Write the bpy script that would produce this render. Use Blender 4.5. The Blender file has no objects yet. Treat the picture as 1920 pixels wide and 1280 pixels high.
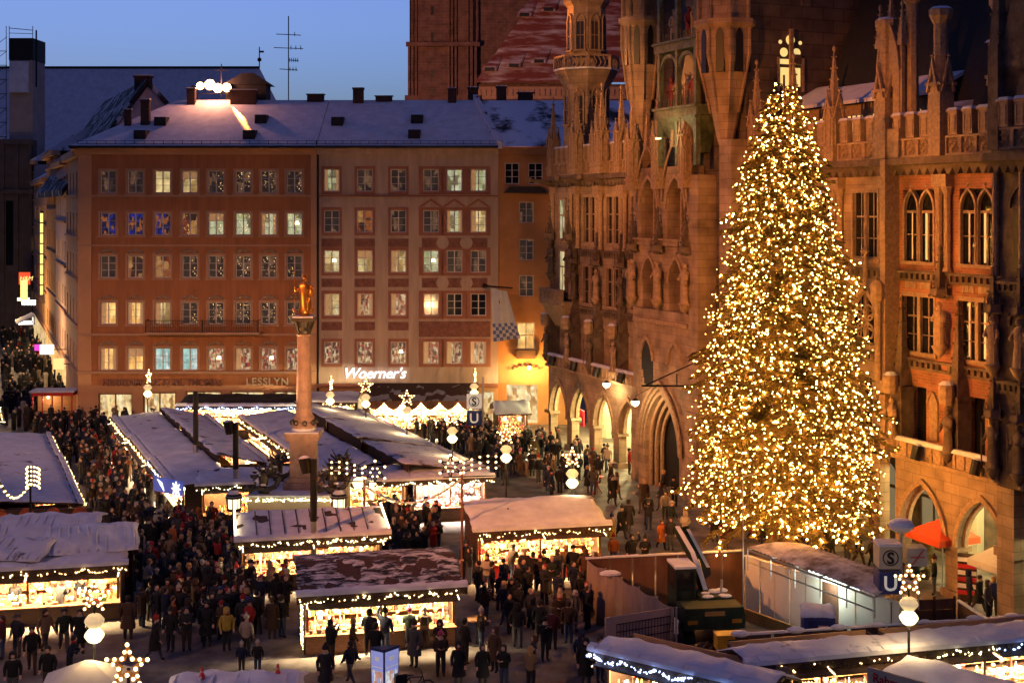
import bpy, bmesh, math, random
from mathutils import Vector, Matrix
random.seed(7)
SC = bpy.context.scene
C = SC.collection
F = 2530.0; HZ = 390.0; CH = 18.0          # focal length in photo pixels, horizon row, camera height
R = math.radians
# ---------------------------------------------------------------- camera
cam_d = bpy.data.cameras.new('camera'); cam = bpy.data.objects.new('camera', cam_d); C.objects.link(cam)
cam.location = (0, 0, CH); cam.rotation_euler = (R(90), 0, 0)
cam_d.sensor_width = 36; cam_d.lens = F / 1920 * 36; cam_d.shift_y = -(640 - HZ) / 1920
cam_d.clip_start = 0.5; cam_d.clip_end = 3000
SC.camera = cam
# ---------------------------------------------------------------- sky
W = bpy.data.worlds.new('World'); SC.world = W; W.use_nodes = True
wn = W.node_tree.nodes; wl = W.node_tree.links
bg = wn['Background']
sky = wn.new('ShaderNodeTexSky'); sky.sky_type = 'NISHITA'; sky.sun_disc = False
SUN_EL = -2.5; SUN_AZ = -20.0
sky.sun_elevation = R(SUN_EL); sky.sun_rotation = R(SUN_AZ); sky.altitude = 500
sky.air_density = 1.0; sky.dust_density = 3.0; sky.ozone_density = 4.2
hsv = wn.new('ShaderNodeHueSaturation'); hsv.inputs['Saturation'].default_value = 0.84
wl.new(sky.outputs[0], hsv.inputs['Color']); wl.new(hsv.outputs[0], bg.inputs[0]); bg.inputs[1].default_value = 0.115
SC.view_settings.view_transform = 'Standard'; SC.view_settings.look = 'None'
SC.view_settings.gamma = 1; SC.view_settings.exposure = 4.65; SC.view_settings.use_curve_mapping = False

K = 1 / 28.0                                # one unit of K is display white at this exposure
SC.cycles.use_denoising = True
SC.cycles.denoiser = 'OPENIMAGEDENOISE'
SC.cycles.max_bounces = 5; SC.cycles.diffuse_bounces = 3; SC.cycles.glossy_bounces = 3
SC.cycles.transmission_bounces = 4; SC.cycles.transparent_max_bounces = 6
SC.cycles.sample_clamp_indirect = 0.25; SC.cycles.caustics_reflective = False; SC.cycles.caustics_refractive = False
SC.cycles.use_light_tree = True


def spot(name, loc, aim, power, col, angle=60, blend=0.6, size=0.3, parent=None):
    d = bpy.data.lights.new(name, 'SPOT'); d.energy = power; d.color = col; d.spot_size = R(angle)
    d.spot_blend = blend; d.shadow_soft_size = size
    o = bpy.data.objects.new(name, d); C.objects.link(o); o.location = loc
    o.rotation_euler = (Vector(aim) - Vector(loc)).to_track_quat('-Z', 'Y').to_euler()
    return o


def area(name, loc, rot, sx, sy, power, col, parent=None):
    d = bpy.data.lights.new(name, 'AREA'); d.shape = 'RECTANGLE'; d.size = sx; d.size_y = sy; d.energy = power; d.color = col
    o = bpy.data.objects.new(name, d); C.objects.link(o); o.location = loc; o.rotation_euler = rot
    if parent: o.parent = parent
    return o


SODIUM = (1.0, 0.30, 0.05); AMBER = (1.0, 0.5, 0.26); WARM = (1.0, 0.66, 0.3)
# flood lamps of the square (the first cluster is seen on the roof of the corner house, the others stand unseen out of the frame)
FLOODS = [((-26.2, 120.6, 29.2), (8, 90, 10), 42000, SODIUM, 40), ((-26.8, 120.6, 29.2), (6, 100, 25), 12000, SODIUM, 30), ((-25.0, 120.6, 29.2), (19, 67, 6), 36000, SODIUM, 38),
          ((-44.0, 22.0, 31.0), (-20, 112, 8), 4300, AMBER, 29), ((-43.0, 21.0, 31.0), (13, 78, 10), 8600, SODIUM, 32), ((-43.6, 21.2, 31.0), (5, 100, 26), 11000, (1, .42, .13), 15), ((-44.3, 22.3, 31.0), (-33.8, 124.5, 28), 34000, AMBER, 5), ((-42.0, 20.0, 29.0), (-4, 66, 0), 900, (1, .5, .3), 44)]  # last two are added: a narrow gable spot and a square fill
for i, (l, a, p, c, an) in enumerate(FLOODS):
    spot("flood_light", l, a, p, c, an, 0.55, 0.1)
# ---------------------------------------------------------------- helpers
def G(px, py, z=0.0):
    Y = F * (CH - z) / (py - HZ)
    return ((px - 960) * Y / F, Y)


def XZ(px, py, Y):
    return ((px - 960) * Y / F, CH - (py - HZ) * Y / F)


class MB:
    """collects shapes, then links them as ONE mesh object"""
    def __init__(s, M=None):
        s.v = []; s.f = []; s.m = []; s.M = M or Matrix()

    def add(s, vs, fs, mi=0):
        b = len(s.v); M = s.M
        s.v += [tuple(M @ Vector(p)) for p in vs]
        s.f += [tuple(b + i for i in f) for f in fs]; s.m += [mi] * len(fs)

    def box(s, x0, x1, y0, y1, z0, z1, mi=0):
        s.add([(x0, y0, z0), (x1, y0, z0), (x1, y1, z0), (x0, y1, z0), (x0, y0, z1), (x1, y0, z1), (x1, y1, z1), (x0, y1, z1)],
              [(3, 2, 1, 0), (4, 5, 6, 7), (0, 1, 5, 4), (1, 2, 6, 5), (2, 3, 7, 6), (3, 0, 4, 7)], mi)

    def quad(s, a, b, c, d, mi=0):
        s.add([a, b, c, d], [(0, 1, 2, 3)], mi)

    def hexa(s, lo, hi, mi=0):
        """eight corners: four below, four above, both counter-clockwise"""
        s.add(list(lo) + list(hi), [(3, 2, 1, 0), (4, 5, 6, 7), (0, 1, 5, 4), (1, 2, 6, 5), (2, 3, 7, 6), (3, 0, 4, 7)], mi)

    def cyl(s, p0, p1, r0, r1=None, n=8, mi=0, rot=0.0):
        r1 = r0 if r1 is None else r1
        p0 = Vector(p0); p1 = Vector(p1); d = (p1 - p0)
        q = d.to_track_quat('Z', 'Y') if d.length > 1e-6 else Vector((0, 0, 1)).to_track_quat('Z', 'Y')
        vs = []
        for (p, r) in ((p0, r0), (p1, r1)):
            for i in range(n):
                a = 2 * math.pi * i / n + rot
                vs.append(tuple(p + q @ Vector((r * math.cos(a), r * math.sin(a), 0))))
        fs = [(i, (i + 1) % n, n + (i + 1) % n, n + i) for i in range(n)]
        fs += [tuple(range(n - 1, -1, -1)), tuple(range(n, 2 * n))]
        s.add(vs, fs, mi)

    def tube(s, pts, r, n=5, mi=0):
        for a, b in zip(pts[:-1], pts[1:]): s.cyl(a, b, r, r, n, mi)

    def lathe(s, prof, n=12, c=(0, 0, 0), mi=0, rot=0.0):
        vs = []
        for r, z in prof:
            for i in range(n):
                a = 2 * math.pi * i / n + rot
                vs.append((c[0] + r * math.cos(a), c[1] + r * math.sin(a), c[2] + z))
        fs = []
        for k in range(len(prof) - 1):
            for i in range(n):
                fs.append((k * n + i, k * n + (i + 1) % n, (k + 1) * n + (i + 1) % n, (k + 1) * n + i))
        fs.append(tuple(range(n - 1, -1, -1))); fs.append(tuple((len(prof) - 1) * n + i for i in range(n)))
        s.add(vs, fs, mi)

    def ball(s, c, r, n=8, k=5, mi=0, sc=(1, 1, 1)):
        prof = [(max(0.02 * r, r * math.sin(math.pi * i / k)), -r * math.cos(math.pi * i / k)) for i in range(k + 1)]
        old = s.M; s.M = old @ Matrix.Translation(c) @ Matrix.Diagonal((sc[0], sc[1], sc[2], 1)); s.lathe(prof, n, (0, 0, 0), mi); s.M = old

    def octa(s, c, r, mi=0):
        x, y, z = c
        s.add([(x + r, y, z), (x - r, y, z), (x, y + r, z), (x, y - r, z), (x, y, z + r), (x, y, z - r)],
              [(0, 2, 4), (2, 1, 4), (1, 3, 4), (3, 0, 4), (2, 0, 5), (1, 2, 5), (3, 1, 5), (0, 3, 5)], mi)

    def prism(s, poly, y0, y1, mi=0):
        """polygon of (x, z), extruded along y"""
        n = len(poly)
        s.add([(x, y0, z) for x, z in poly] + [(x, y1, z) for x, z in poly],
              [tuple(range(n)), tuple(range(2 * n - 1, n - 1, -1))] + [(i, n + i, n + (i + 1) % n, (i + 1) % n) for i in range(n)], mi)

    def mesh(s, name, mats, smooth=False):
        me = bpy.data.meshes.new(name); me.from_pydata(s.v, [], s.f)
        for m in (mats if isinstance(mats, (list, tuple)) else [mats]): me.materials.append(m)
        if any(s.m): me.polygons.foreach_set('material_index', s.m)
        if smooth: me.polygons.foreach_set('use_smooth', [True] * len(me.polygons))
        me.update(); return me

    def build_each(s, name, mats, parent=None, loc=(0, 0, 0), rz=0.0, smooth=False):
        """one object for each shape collected"""
        out = []; par = {}
        def find(a):
            while par.setdefault(a, a) != a: a = par[a]
            return a
        for f in s.f:
            for i in f[1:]: par[find(i)] = find(f[0])
        groups = {}
        for f, mi in zip(s.f, s.m): groups.setdefault(find(f[0]), []).append((f, mi))
        for fs in groups.values():
            q = MB(); ids = {}
            for f, mi in fs:
                for i in f:
                    if i not in ids: ids[i] = len(q.v); q.v.append(s.v[i])
                q.f.append(tuple(ids[i] for i in f)); q.m.append(mi)
            out.append(q.build(name, mats, parent, loc, rz, smooth))
        return out

    def build(s, name, mats, parent=None, loc=(0, 0, 0), rz=0.0, smooth=False, kind=None):
        return inst(name, s.mesh(name, mats, smooth), parent, loc, rz, kind)


def inst(name, me, parent=None, loc=(0, 0, 0), rz=0.0, kind=None, mat=None, sc=None):
    o = bpy.data.objects.new(name, me); C.objects.link(o); o.location = loc; o.rotation_euler = (0, 0, rz)
    if sc: o.scale = sc
    if parent: o.parent = parent
    if kind: o['kind'] = kind
    if mat:
        for i, m in enumerate(mat if isinstance(mat, (list, tuple)) else [mat]):
            o.material_slots[i].link = 'OBJECT'; o.material_slots[i].material = m
    return o


def tag(o, label, cat, group=None):
    o['label'] = label; o['category'] = cat
    if group: o['group'] = group
    return o


def thing(name, label, cat, loc=(0, 0, 0), rz=0.0, group=None):
    o = bpy.data.objects.new(name, None); C.objects.link(o); o.location = loc; o.rotation_euler = (0, 0, rz)
    o.empty_display_size = 0.2
    return tag(o, label, cat, group)


def copy_tree(o, parent=None):
    c = o.copy(); C.objects.link(c)
    if parent: c.parent = parent
    for ch in list(o.children): copy_tree(ch, c)
    return c


def struct(mb, name, mats, **k):
    o = mb.build(name, mats, **k); o['kind'] = 'structure'; return o


# ---------------------------------------------------------------- materials
MATS = {}


def mat(name, col, rough=0.8, var=0.18, scale=2.0, bump=0.0, metal=0.0, emit=None, es=0.0, stretch=(1, 1, 1), sample=True, spec=0.3):
    m = bpy.data.materials.new(name); m.use_nodes = True; n = m.node_tree.nodes; l = m.node_tree.links
    p = n['Principled BSDF']; p.inputs['Roughness'].default_value = rough; p.inputs['Metallic'].default_value = metal
    p.inputs['Specular IOR Level'].default_value = spec
    p.inputs['Base Color'].default_value = (*col, 1)
    if var > 0 or bump > 0:
        tc = n.new('ShaderNodeTexCoord'); mp = n.new('ShaderNodeMapping'); mp.inputs['Scale'].default_value = stretch
        nz = n.new('ShaderNodeTexNoise'); nz.inputs['Scale'].default_value = scale; nz.inputs['Detail'].default_value = 6; nz.inputs['Roughness'].default_value = 0.65
        l.new(tc.outputs['Object'], mp.inputs[0]); l.new(mp.outputs[0], nz.inputs['Vector'])
        if var > 0:
            mr = n.new('ShaderNodeMapRange'); mr.inputs[1].default_value = 0.3; mr.inputs[2].default_value = 0.7
            mr.inputs[3].default_value = 1 - var; mr.inputs[4].default_value = 1 + var
            mx = n.new('ShaderNodeMix'); mx.data_type = 'RGBA'; mx.blend_type = 'MULTIPLY'; mx.inputs[0].default_value = 1
            l.new(nz.outputs[0], mr.inputs[0]); mx.inputs[6].default_value = (*col, 1); l.new(mr.outputs[0], mx.inputs[7]); l.new(mx.outputs[2], p.inputs['Base Color'])
        if bump > 0:
            b = n.new('ShaderNodeBump'); b.inputs['Strength'].default_value = bump; b.inputs['Distance'].default_value = 0.05
            l.new(nz.outputs[0], b.inputs['Height']); l.new(b.outputs[0], p.inputs['Normal'])
    if emit:
        p.inputs['Emission Color'].default_value = (*emit, 1); p.inputs['Emission Strength'].default_value = es * K
        if not sample: m.cycles.emission_sampling = 'NONE'
    MATS[name] = m
    return m


def two_tone(name, c1, c2, lo, hi, scale=1.0, rough=0.85, stretch=(1, 1, 1), detail=6, bump=0.0):
    """two colours mixed by a noise with a soft threshold (snow lying thin over boards, wet patches on paving)"""
    m = mat(name, c1, rough, 0, 1)
    n = m.node_tree.nodes; l = m.node_tree.links; p = n['Principled BSDF']
    tc = n.new('ShaderNodeTexCoord'); mp = n.new('ShaderNodeMapping'); mp.inputs['Scale'].default_value = stretch
    nz = n.new('ShaderNodeTexNoise'); nz.inputs['Scale'].default_value = scale; nz.inputs['Detail'].default_value = detail
    nz.inputs['Roughness'].default_value = 0.6
    mr = n.new('ShaderNodeMapRange'); mr.inputs[1].default_value = lo; mr.inputs[2].default_value = hi
    mx = n.new('ShaderNodeMix'); mx.data_type = 'RGBA'; mx.inputs[6].default_value = (*c1, 1); mx.inputs[7].default_value = (*c2, 1)
    l.new(tc.outputs['Object'], mp.inputs[0]); l.new(mp.outputs[0], nz.inputs['Vector']); l.new(nz.outputs[0], mr.inputs[0])
    l.new(mr.outputs[0], mx.inputs[0]); l.new(mx.outputs[2], p.inputs['Base Color'])
    if bump > 0:
        b = n.new('ShaderNodeBump'); b.inputs['Strength'].default_value = bump; b.inputs['Distance'].default_value = 0.1
        l.new(nz.outputs[0], b.inputs['Height']); l.new(b.outputs[0], p.inputs['Normal'])
    return m


def bricked(name, c1, c2, cm, bw, bh, rough=0.85, mortar=0.03, axis='XZ', bump=0.25, warp=0.35):
    m = mat(name, c1, rough, 0, 1)
    n = m.node_tree.nodes; l = m.node_tree.links; p = n['Principled BSDF']
    tc = n.new('ShaderNodeTexCoord'); sx = n.new('ShaderNodeSeparateXYZ'); cx = n.new('ShaderNodeCombineXYZ')
    ad = n.new('ShaderNodeMath'); ad.operation = 'ADD'
    l.new(tc.outputs['Object'], sx.inputs[0]); l.new(sx.outputs[0], ad.inputs[0]); l.new(sx.outputs[1], ad.inputs[1])
    l.new(ad.outputs[0], cx.inputs[0]); l.new(sx.outputs[2], cx.inputs[1])
    br = n.new('ShaderNodeTexBrick'); br.inputs['Scale'].default_value = 1; br.inputs['Brick Width'].default_value = bw
    br.inputs['Row Height'].default_value = bh; br.inputs['Mortar Size'].default_value = mortar; br.inputs['Color1'].default_value = (*c1, 1)
    br.inputs['Color2'].default_value = (*c2, 1); br.inputs['Mortar'].default_value = (*cm, 1); br.inputs['Bias'].default_value = 0.1
    l.new(cx.outputs[0], br.inputs['Vector'])
    nz = n.new('ShaderNodeTexNoise'); nz.inputs['Scale'].default_value = 0.8; nz.inputs['Detail'].default_value = 7
    l.new(tc.outputs['Object'], nz.inputs['Vector'])
    mr = n.new('ShaderNodeMapRange'); mr.inputs[1].default_value = 0.3; mr.inputs[2].default_value = 0.7; mr.inputs[3].default_value = 1 - warp; mr.inputs[4].default_value = 1 + warp
    l.new(nz.outputs[0], mr.inputs[0])
    mx = n.new('ShaderNodeMix'); mx.data_type = 'RGBA'; mx.blend_type = 'MULTIPLY'; mx.inputs[0].default_value = 1
    l.new(br.outputs['Color'], mx.inputs[6]); l.new(mr.outputs[0], mx.inputs[7]); l.new(mx.outputs[2], p.inputs['Base Color'])
    b = n.new('ShaderNodeBump'); b.inputs['Strength'].default_value = bump; b.inputs['Distance'].default_value = 0.03
    l.new(mx.outputs[2], b.inputs['Height']); l.new(b.outputs[0], p.inputs['Normal'])
    return m


def lit_room(name, cols, es, scale=3.0, seed=0.0):
    """a lamp-lit room behind a pane: blocks of curtain, shelf and wall colours that glow"""
    m = mat(name, (0.05, 0.05, 0.05), 0.15, 0, 1)
    n = m.node_tree.nodes; l = m.node_tree.links; p = n['Principled BSDF']
    tc = n.new('ShaderNodeTexCoord'); oi = n.new('ShaderNodeObjectInfo'); mp = n.new('ShaderNodeMapping'); mp.inputs['Scale'].default_value = (1, 1, .55); l.new(tc.outputs['Object'], mp.inputs[0]); ad = n.new('ShaderNodeVectorMath'); ad.operation = 'ADD'
    mu = n.new('ShaderNodeVectorMath'); mu.operation = 'SCALE'; mu.inputs['Scale'].default_value = 37.0
    cb = n.new('ShaderNodeCombineXYZ'); l.new(oi.outputs['Random'], cb.inputs[0]); l.new(oi.outputs['Random'], cb.inputs[2])
    l.new(cb.outputs[0], mu.inputs[0]); l.new(mp.outputs[0], ad.inputs[0]); l.new(mu.outputs[0], ad.inputs[1])
    vo = n.new('ShaderNodeTexVoronoi'); vo.inputs['Scale'].default_value = scale; vo.distance = 'CHEBYCHEV'
    l.new(ad.outputs[0], vo.inputs['Vector'])
    cr = n.new('ShaderNodeValToRGB'); cr.color_ramp.interpolation = 'CONSTANT'
    e = cr.color_ramp.elements
    while len(e) < len(cols): e.new(0.5)
    for i, c in enumerate(cols): e[i].position = i / len(cols); e[i].color = (*c, 1)
    sp = n.new('ShaderNodeSeparateColor'); l.new(vo.outputs['Color'], sp.inputs[0]); l.new(sp.outputs[0], cr.inputs[0])
    nz = n.new('ShaderNodeTexNoise'); nz.inputs['Scale'].default_value = scale * 1.7; nz.inputs['Detail'].default_value = 4
    l.new(ad.outputs[0], nz.inputs['Vector']); mr = n.new('ShaderNodeMapRange'); mr.inputs[1].default_value = .3; mr.inputs[2].default_value = .7; mr.inputs[3].default_value = .5; mr.inputs[4].default_value = 1.35
    l.new(nz.outputs[0], mr.inputs[0]); mx = n.new('ShaderNodeMix'); mx.data_type = 'RGBA'; mx.blend_type = 'MULTIPLY'; mx.inputs[0].default_value = 1
    l.new(cr.outputs[0], mx.inputs[6]); l.new(mr.outputs[0], mx.inputs[7])
    l.new(mx.outputs[2], p.inputs['Emission Color']); p.inputs['Emission Strength'].default_value = es * K
    m.cycles.emission_sampling = 'NONE'
    return m


snow = mat('snow', (0.58, 0.59, 0.63), 0.9, 0.16, 1.3, 0.6)
snow_thin = two_tone('thin_snow', (0.04, 0.033, 0.03), (0.58, 0.58, 0.62), 0.33, 0.44, 1.1, bump=0.3)
snow_patchy = two_tone('patchy_snow', (0.018, 0.017, 0.022), (0.5, 0.5, 0.56), 0.45, 0.6, 2.6, stretch=(0.6, 1.8, 1), bump=0.3)
snow_tile = two_tone('snow_on_tile', (0.16, 0.04, 0.03), (0.55, 0.5, 0.52), 0.47, 0.75, 0.5, bump=0.2, stretch=(.35, .6, 2.2))
sandstone = bricked('sandstone', (0.31, 0.22, 0.145), (0.24, 0.165, 0.105), (0.15, 0.1, 0.065), 1.1, 0.48, mortar=0.014, bump=0.25, warp=0.4)
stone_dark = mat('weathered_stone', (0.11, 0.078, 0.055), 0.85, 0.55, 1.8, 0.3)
carved = mat('carved_stone', (0.29, 0.195, 0.12), 0.85, 0.35, 5.0, 0.25)
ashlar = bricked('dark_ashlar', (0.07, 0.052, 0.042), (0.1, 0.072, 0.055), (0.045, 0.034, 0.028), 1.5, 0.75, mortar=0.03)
brick = bricked('red_brick', (0.33, 0.115, 0.06), (0.22, 0.075, 0.04), (0.26, 0.15, 0.09), 0.42, 0.14, mortar=0.025)
church_brick = bricked('church_brick', (0.15, 0.075, 0.055), (0.11, 0.055, 0.042), (0.14, 0.09, 0.07), 1.2, 0.5, mortar=0.04)
slate = mat('slate', (0.018, 0.017, 0.019), 0.7, 0.3, 3)
copper = mat('green_copper', (0.1, 0.115, 0.07), 0.6, 0.5, 2.5, 0.3)
ochre = mat('ochre_plaster', (0.37, 0.145, 0.058), 0.9, 0.22, 1.0, stretch=(1.6, 1, .22))
ochre_pale = mat('pale_ochre_plaster', (0.52, 0.28, 0.14), 0.9, 0.1, 0.6)
beige = mat('beige_plaster', (0.42, 0.3, 0.22), 0.9, 0.22, 1.0, stretch=(1.6, 1, .22))
rust = mat('rust_painted_plaster', (0.30, 0.12, 0.075), 0.9, 0.15, 1.5)
rust_dark = mat('dark_painted_plaster', (0.2, 0.085, 0.06), 0.9, 0.4, 2.5)
peach = mat('peach_plaster', (0.62, 0.42, 0.34), 0.9, 0.08, 0.5)
amber_wall = mat('yellow_plaster', (0.42, 0.2, 0.08), 0.9, 0.2, 0.5)
grey_wall = mat('grey_plaster', (0.36, 0.3, 0.27), 0.9, 0.15, 0.5)
trim = mat('pale_trim', (0.46, 0.26, 0.15), 0.85, 0.1, 1)
white_wood = mat('white_frame', (0.62, 0.56, 0.5), 0.6, 0.06, 2)
iron = mat('black_iron', (0.02, 0.02, 0.022), 0.5, 0.2, 5, metal=0.6)
dark_wood = mat('dark_wood', (0.055, 0.03, 0.019), 0.75, 0.35, 3, 0.3, stretch=(1, 1, 6))
mid_wood = mat('wood', (0.22, 0.105, 0.05), 0.7, 0.3, 3, 0.2, stretch=(1, 6, 6))
pale_wood = mat('pale_wood', (0.36, 0.2, 0.09), 0.7, 0.2, 2, 0.1, stretch=(1, 6, 6))
ply = mat('plywood', (0.1, 0.046, 0.028), 0.75, 0.45, 1.1, 0.1, stretch=(1, 1, 0.4))
steel = mat('galvanised_steel', (0.38, 0.38, 0.38), 0.4, 0.15, 3, metal=0.7)
tin = mat('tin_roof', (0.3, 0.31, 0.32), 0.5, 0.2, 1.5, metal=0.3)
glass = mat('dark_glass', (0.012, 0.012, 0.014), 0.08, 0, 1, spec=0.5)
gold = mat('gilding', (0.6, 0.28, 0.06), 0.38, 0.15, 4, metal=0.9)
marble = mat('red_marble', (0.31, 0.195, 0.14), 0.5, 0.35, 1.8, 0.1)
bronze = mat('dark_bronze', (0.07, 0.06, 0.045), 0.45, 0.3, 5, metal=0.5)
cream = mat('cream_board', (0.55, 0.45, 0.3), 0.8, 0.08, 1)
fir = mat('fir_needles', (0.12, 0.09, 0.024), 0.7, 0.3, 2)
bark = mat('bark', (0.09, 0.05, 0.03), 0.9, 0.3, 6, 0.5)
white_p = mat('white_paint', (0.75, 0.74, 0.7), 0.6, 0.04, 2)
red_p = mat('red_paint', (0.5, 0.03, 0.03), 0.55, 0.1, 2)
black_p = mat('black_paint', (0.012, 0.012, 0.013), 0.45, 0.1, 2)
blue_p = mat('blue_paint', (0.02, 0.035, 0.16), 0.5, 0.1, 2)
green_p = mat('green_paint', (0.012, 0.024, 0.012), 0.8, 0.5, 2)
yellow_p = mat('yellow_paint', (0.6, 0.35, 0.03), 0.5, 0.2, 2)
orange_c = mat('orange_canvas', (0.55, 0.075, 0.025), 0.8, 0.08, 2)
grey_c = mat('grey_canvas', (0.5, 0.47, 0.43), 0.85, 0.08, 2)
tarp = mat('grey_tarpaulin', (0.2, 0.145, 0.11), 0.7, 0.25, 1.0, 0.6, stretch=(2, 2, 0.4))
panel_w = mat('white_panel', (0.6, 0.6, 0.55), 0.6, 0.08, 0.8)
bulb_w = mat('warm_bulb', (1, 0.8, 0.5), 0.4, 0, 1, emit=(1.0, 0.6, 0.22), es=9)
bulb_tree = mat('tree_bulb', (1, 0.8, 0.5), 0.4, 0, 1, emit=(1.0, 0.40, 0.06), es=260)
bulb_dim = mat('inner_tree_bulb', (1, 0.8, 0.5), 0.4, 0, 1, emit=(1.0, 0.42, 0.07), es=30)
bulb_b = mat('blue_white_bulb', (0.8, 0.85, 1), 0.4, 0, 1, emit=(0.35, 0.5, 1.0), es=14)
bulb_g = mat('pale_bulb', (0.9, 1, 0.8), 0.4, 0, 1, emit=(1.0, 0.85, 0.42), es=12)
tube_w = mat('warm_tube', (1, 0.8, 0.5), 0.4, 0, 1, emit=(1.0, 0.72, 0.36), es=9)
neon_w = mat('white_neon', (1, 1, 1), 0.4, 0, 1, emit=(0.95, 0.97, 1.0), es=2)
lens_on = mat('lit_lens', (0.9, 0.8, 0.5), 0.3, 0, 1, emit=(1.0, 0.76, 0.36), es=3.2)
lens_off = mat('dim_lens', (0.8, 0.7, 0.45), 0.3, 0.05, 6, emit=(1.0, 0.7, 0.33), es=0.55)
flood_m = mat('flood_glass', (1, 0.9, 0.7), 0.3, 0, 1, emit=(1.0, 0.5, 0.16), es=22)
# ---------------------------------------------------------------- ground
paving = two_tone('trodden_snow_paving', (0.065, 0.052, 0.045), (0.23, 0.2, 0.18), 0.36, 0.68, 0.6, 0.7, bump=0.25)
mb = MB(); n = 40
mb.add([(-500 + 1000 * i / n, -100 + 1300 * j / n, 0) for j in range(n + 1) for i in range(n + 1)],
       [(j * (n + 1) + i, j * (n + 1) + i + 1, (j + 1) * (n + 1) + i + 1, (j + 1) * (n + 1) + i) for j in range(n) for i in range(n)])
struct(mb, 'ground', paving)
# ---------------------------------------------------------------- windows shared by the plastered houses
WY = 112.0; WS = WY / F                       # depth of the west front and metres per photo pixel there


def wx(px): return (px - 960) * WS


def wz(py): return CH - (py - HZ) * WS


def pierced(mb, x0, x1, z0, z1, holes, y0=0.0, y1=0.45, mi=0):
    """a wall from solid pieces round rectangular holes (hx0, hx1, hz0, hz1)"""
    cuts = sorted(set([z0, z1] + [h[2] for h in holes] + [h[3] for h in holes]))
    cuts = [c for c in cuts if z0 <= c <= z1]
    for a, b in zip(cuts[:-1], cuts[1:]):
        if b - a < 1e-4: continue
        m = (a + b) / 2; hs = sorted((h[0], h[1]) for h in holes if h[2] <= m <= h[3]); x = x0
        for h0, h1 in hs:
            if h0 > x + 1e-4: mb.box(x, h0, y0, y1, a, b, mi)
            x = max(x, h1)
        if x < x1 - 1e-4: mb.box(x, x1, y0, y1, a, b, mi)


def frame_mesh(w, h, bars=3, t=0.075):
    m = MB()
    m.box(-w / 2, -w / 2 + t, .1, .18, 0, h); m.box(w / 2 - t, w / 2, .1, .18, 0, h)
    m.box(-w / 2 + t, w / 2 - t, .1, .18, 0, t); m.box(-w / 2 + t, w / 2 - t, .1, .18, h - t, h)
    m.box(-t * .6, t * .6, .09, .17, t, h - t)
    for s in (-1, 1):
        for k in range(1, bars):
            z = t + (h - 2 * t) * k / bars
            xa, xb = (-w / 2 + t, -t * .6) if s < 0 else (t * .6, w / 2 - t)
            m.box(xa, xb, .11, .16, z - .018, z + .018)
    return m.mesh('window', white_wood)


def pane_mesh(w, h):
    m = MB(); m.box(-w / 2 + .04, w / 2 - .04, .20, .23, .04, h - .04); return m.mesh('pane', glass)


def sparkle_mesh(w, h, seed, half=0):  # reflected tree lights in a pane, made as small glowing bodies
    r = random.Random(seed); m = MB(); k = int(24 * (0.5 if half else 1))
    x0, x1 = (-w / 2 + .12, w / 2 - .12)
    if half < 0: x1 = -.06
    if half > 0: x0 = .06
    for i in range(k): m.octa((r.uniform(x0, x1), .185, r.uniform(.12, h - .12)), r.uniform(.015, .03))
    return m.mesh('reflection_glints', glint_m)


glint_m = mat('reflection_glint', (1, 0.8, 0.5), 0.4, 0, 1, emit=(1.0, 0.58, 0.2), es=3, sample=False)  # glow imitates the fir tree's lights mirrored in the panes
r_yel = lit_room('lit_room_yellow', [(1, .62, .2), (.95, .5, .14), (1, .72, .3), (.9, .45, .12)], 1.15, 1.3)
r_cream = lit_room('lit_room_cream', [(.95, .7, .3), (.85, .6, .25), (.5, .3, .1), (.9, .75, .4)], .75, 1.4)
r_green = lit_room('lit_room_pale', [(.75, .75, .4), (.6, .62, .3), (.3, .25, .12), (.8, .8, .5)], .6, 1.6)
r_shop = lit_room('lit_room_shop', [(.9, .6, .3), (.55, .07, .04), (.25, .09, .05), (.95, .75, .45), (.12, .05, .04), (.7, .4, .2)], .7, 6.5)
r_red = lit_room('lit_room_red', [(.35, .06, .02), (.6, .16, .04), (.08, .03, .02), (.85, .4, .12)], .42, 2.2)
r_dim = lit_room('dim_room', [(.05, .025, .015), (.02, .012, .01), (.16, .08, .04), (.03, .02, .015), (.02, .012, .01)], .8, 2.4)
r_cyan = lit_room('lit_room_cool', [(.5, .85, .75), (.7, .9, .85), (.35, .6, .55), (.9, .95, .9)], .8, 1.6)
r_blue = lit_room('lit_room_blue', [(.03, .06, .8), (.02, .02, .06), (.9, .25, .04), (.02, .03, .3)], .32, 5.0)
r_glow = lit_room('lit_shop_front', [(1, .72, .32), (1, .8, .45), (.95, .6, .25), (.55, .28, .1), (1, .75, .35)], 1.0, 2.6)
ROOM = dict(Y=r_yel, c=r_cream, g=r_green, s=r_shop, r=r_red, d=r_dim, C=r_cyan, b=r_blue, k=glass, G=r_glow)
FM = frame_mesh(1.3, 1.85); PM = pane_mesh(1.3, 1.85)
SPK = [sparkle_mesh(1.3, 1.85, i) for i in range(4)]; SPL = sparkle_mesh(1.3, 1.85, 9, -1); SPR = sparkle_mesh(1.3, 1.85, 10, 1)


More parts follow.
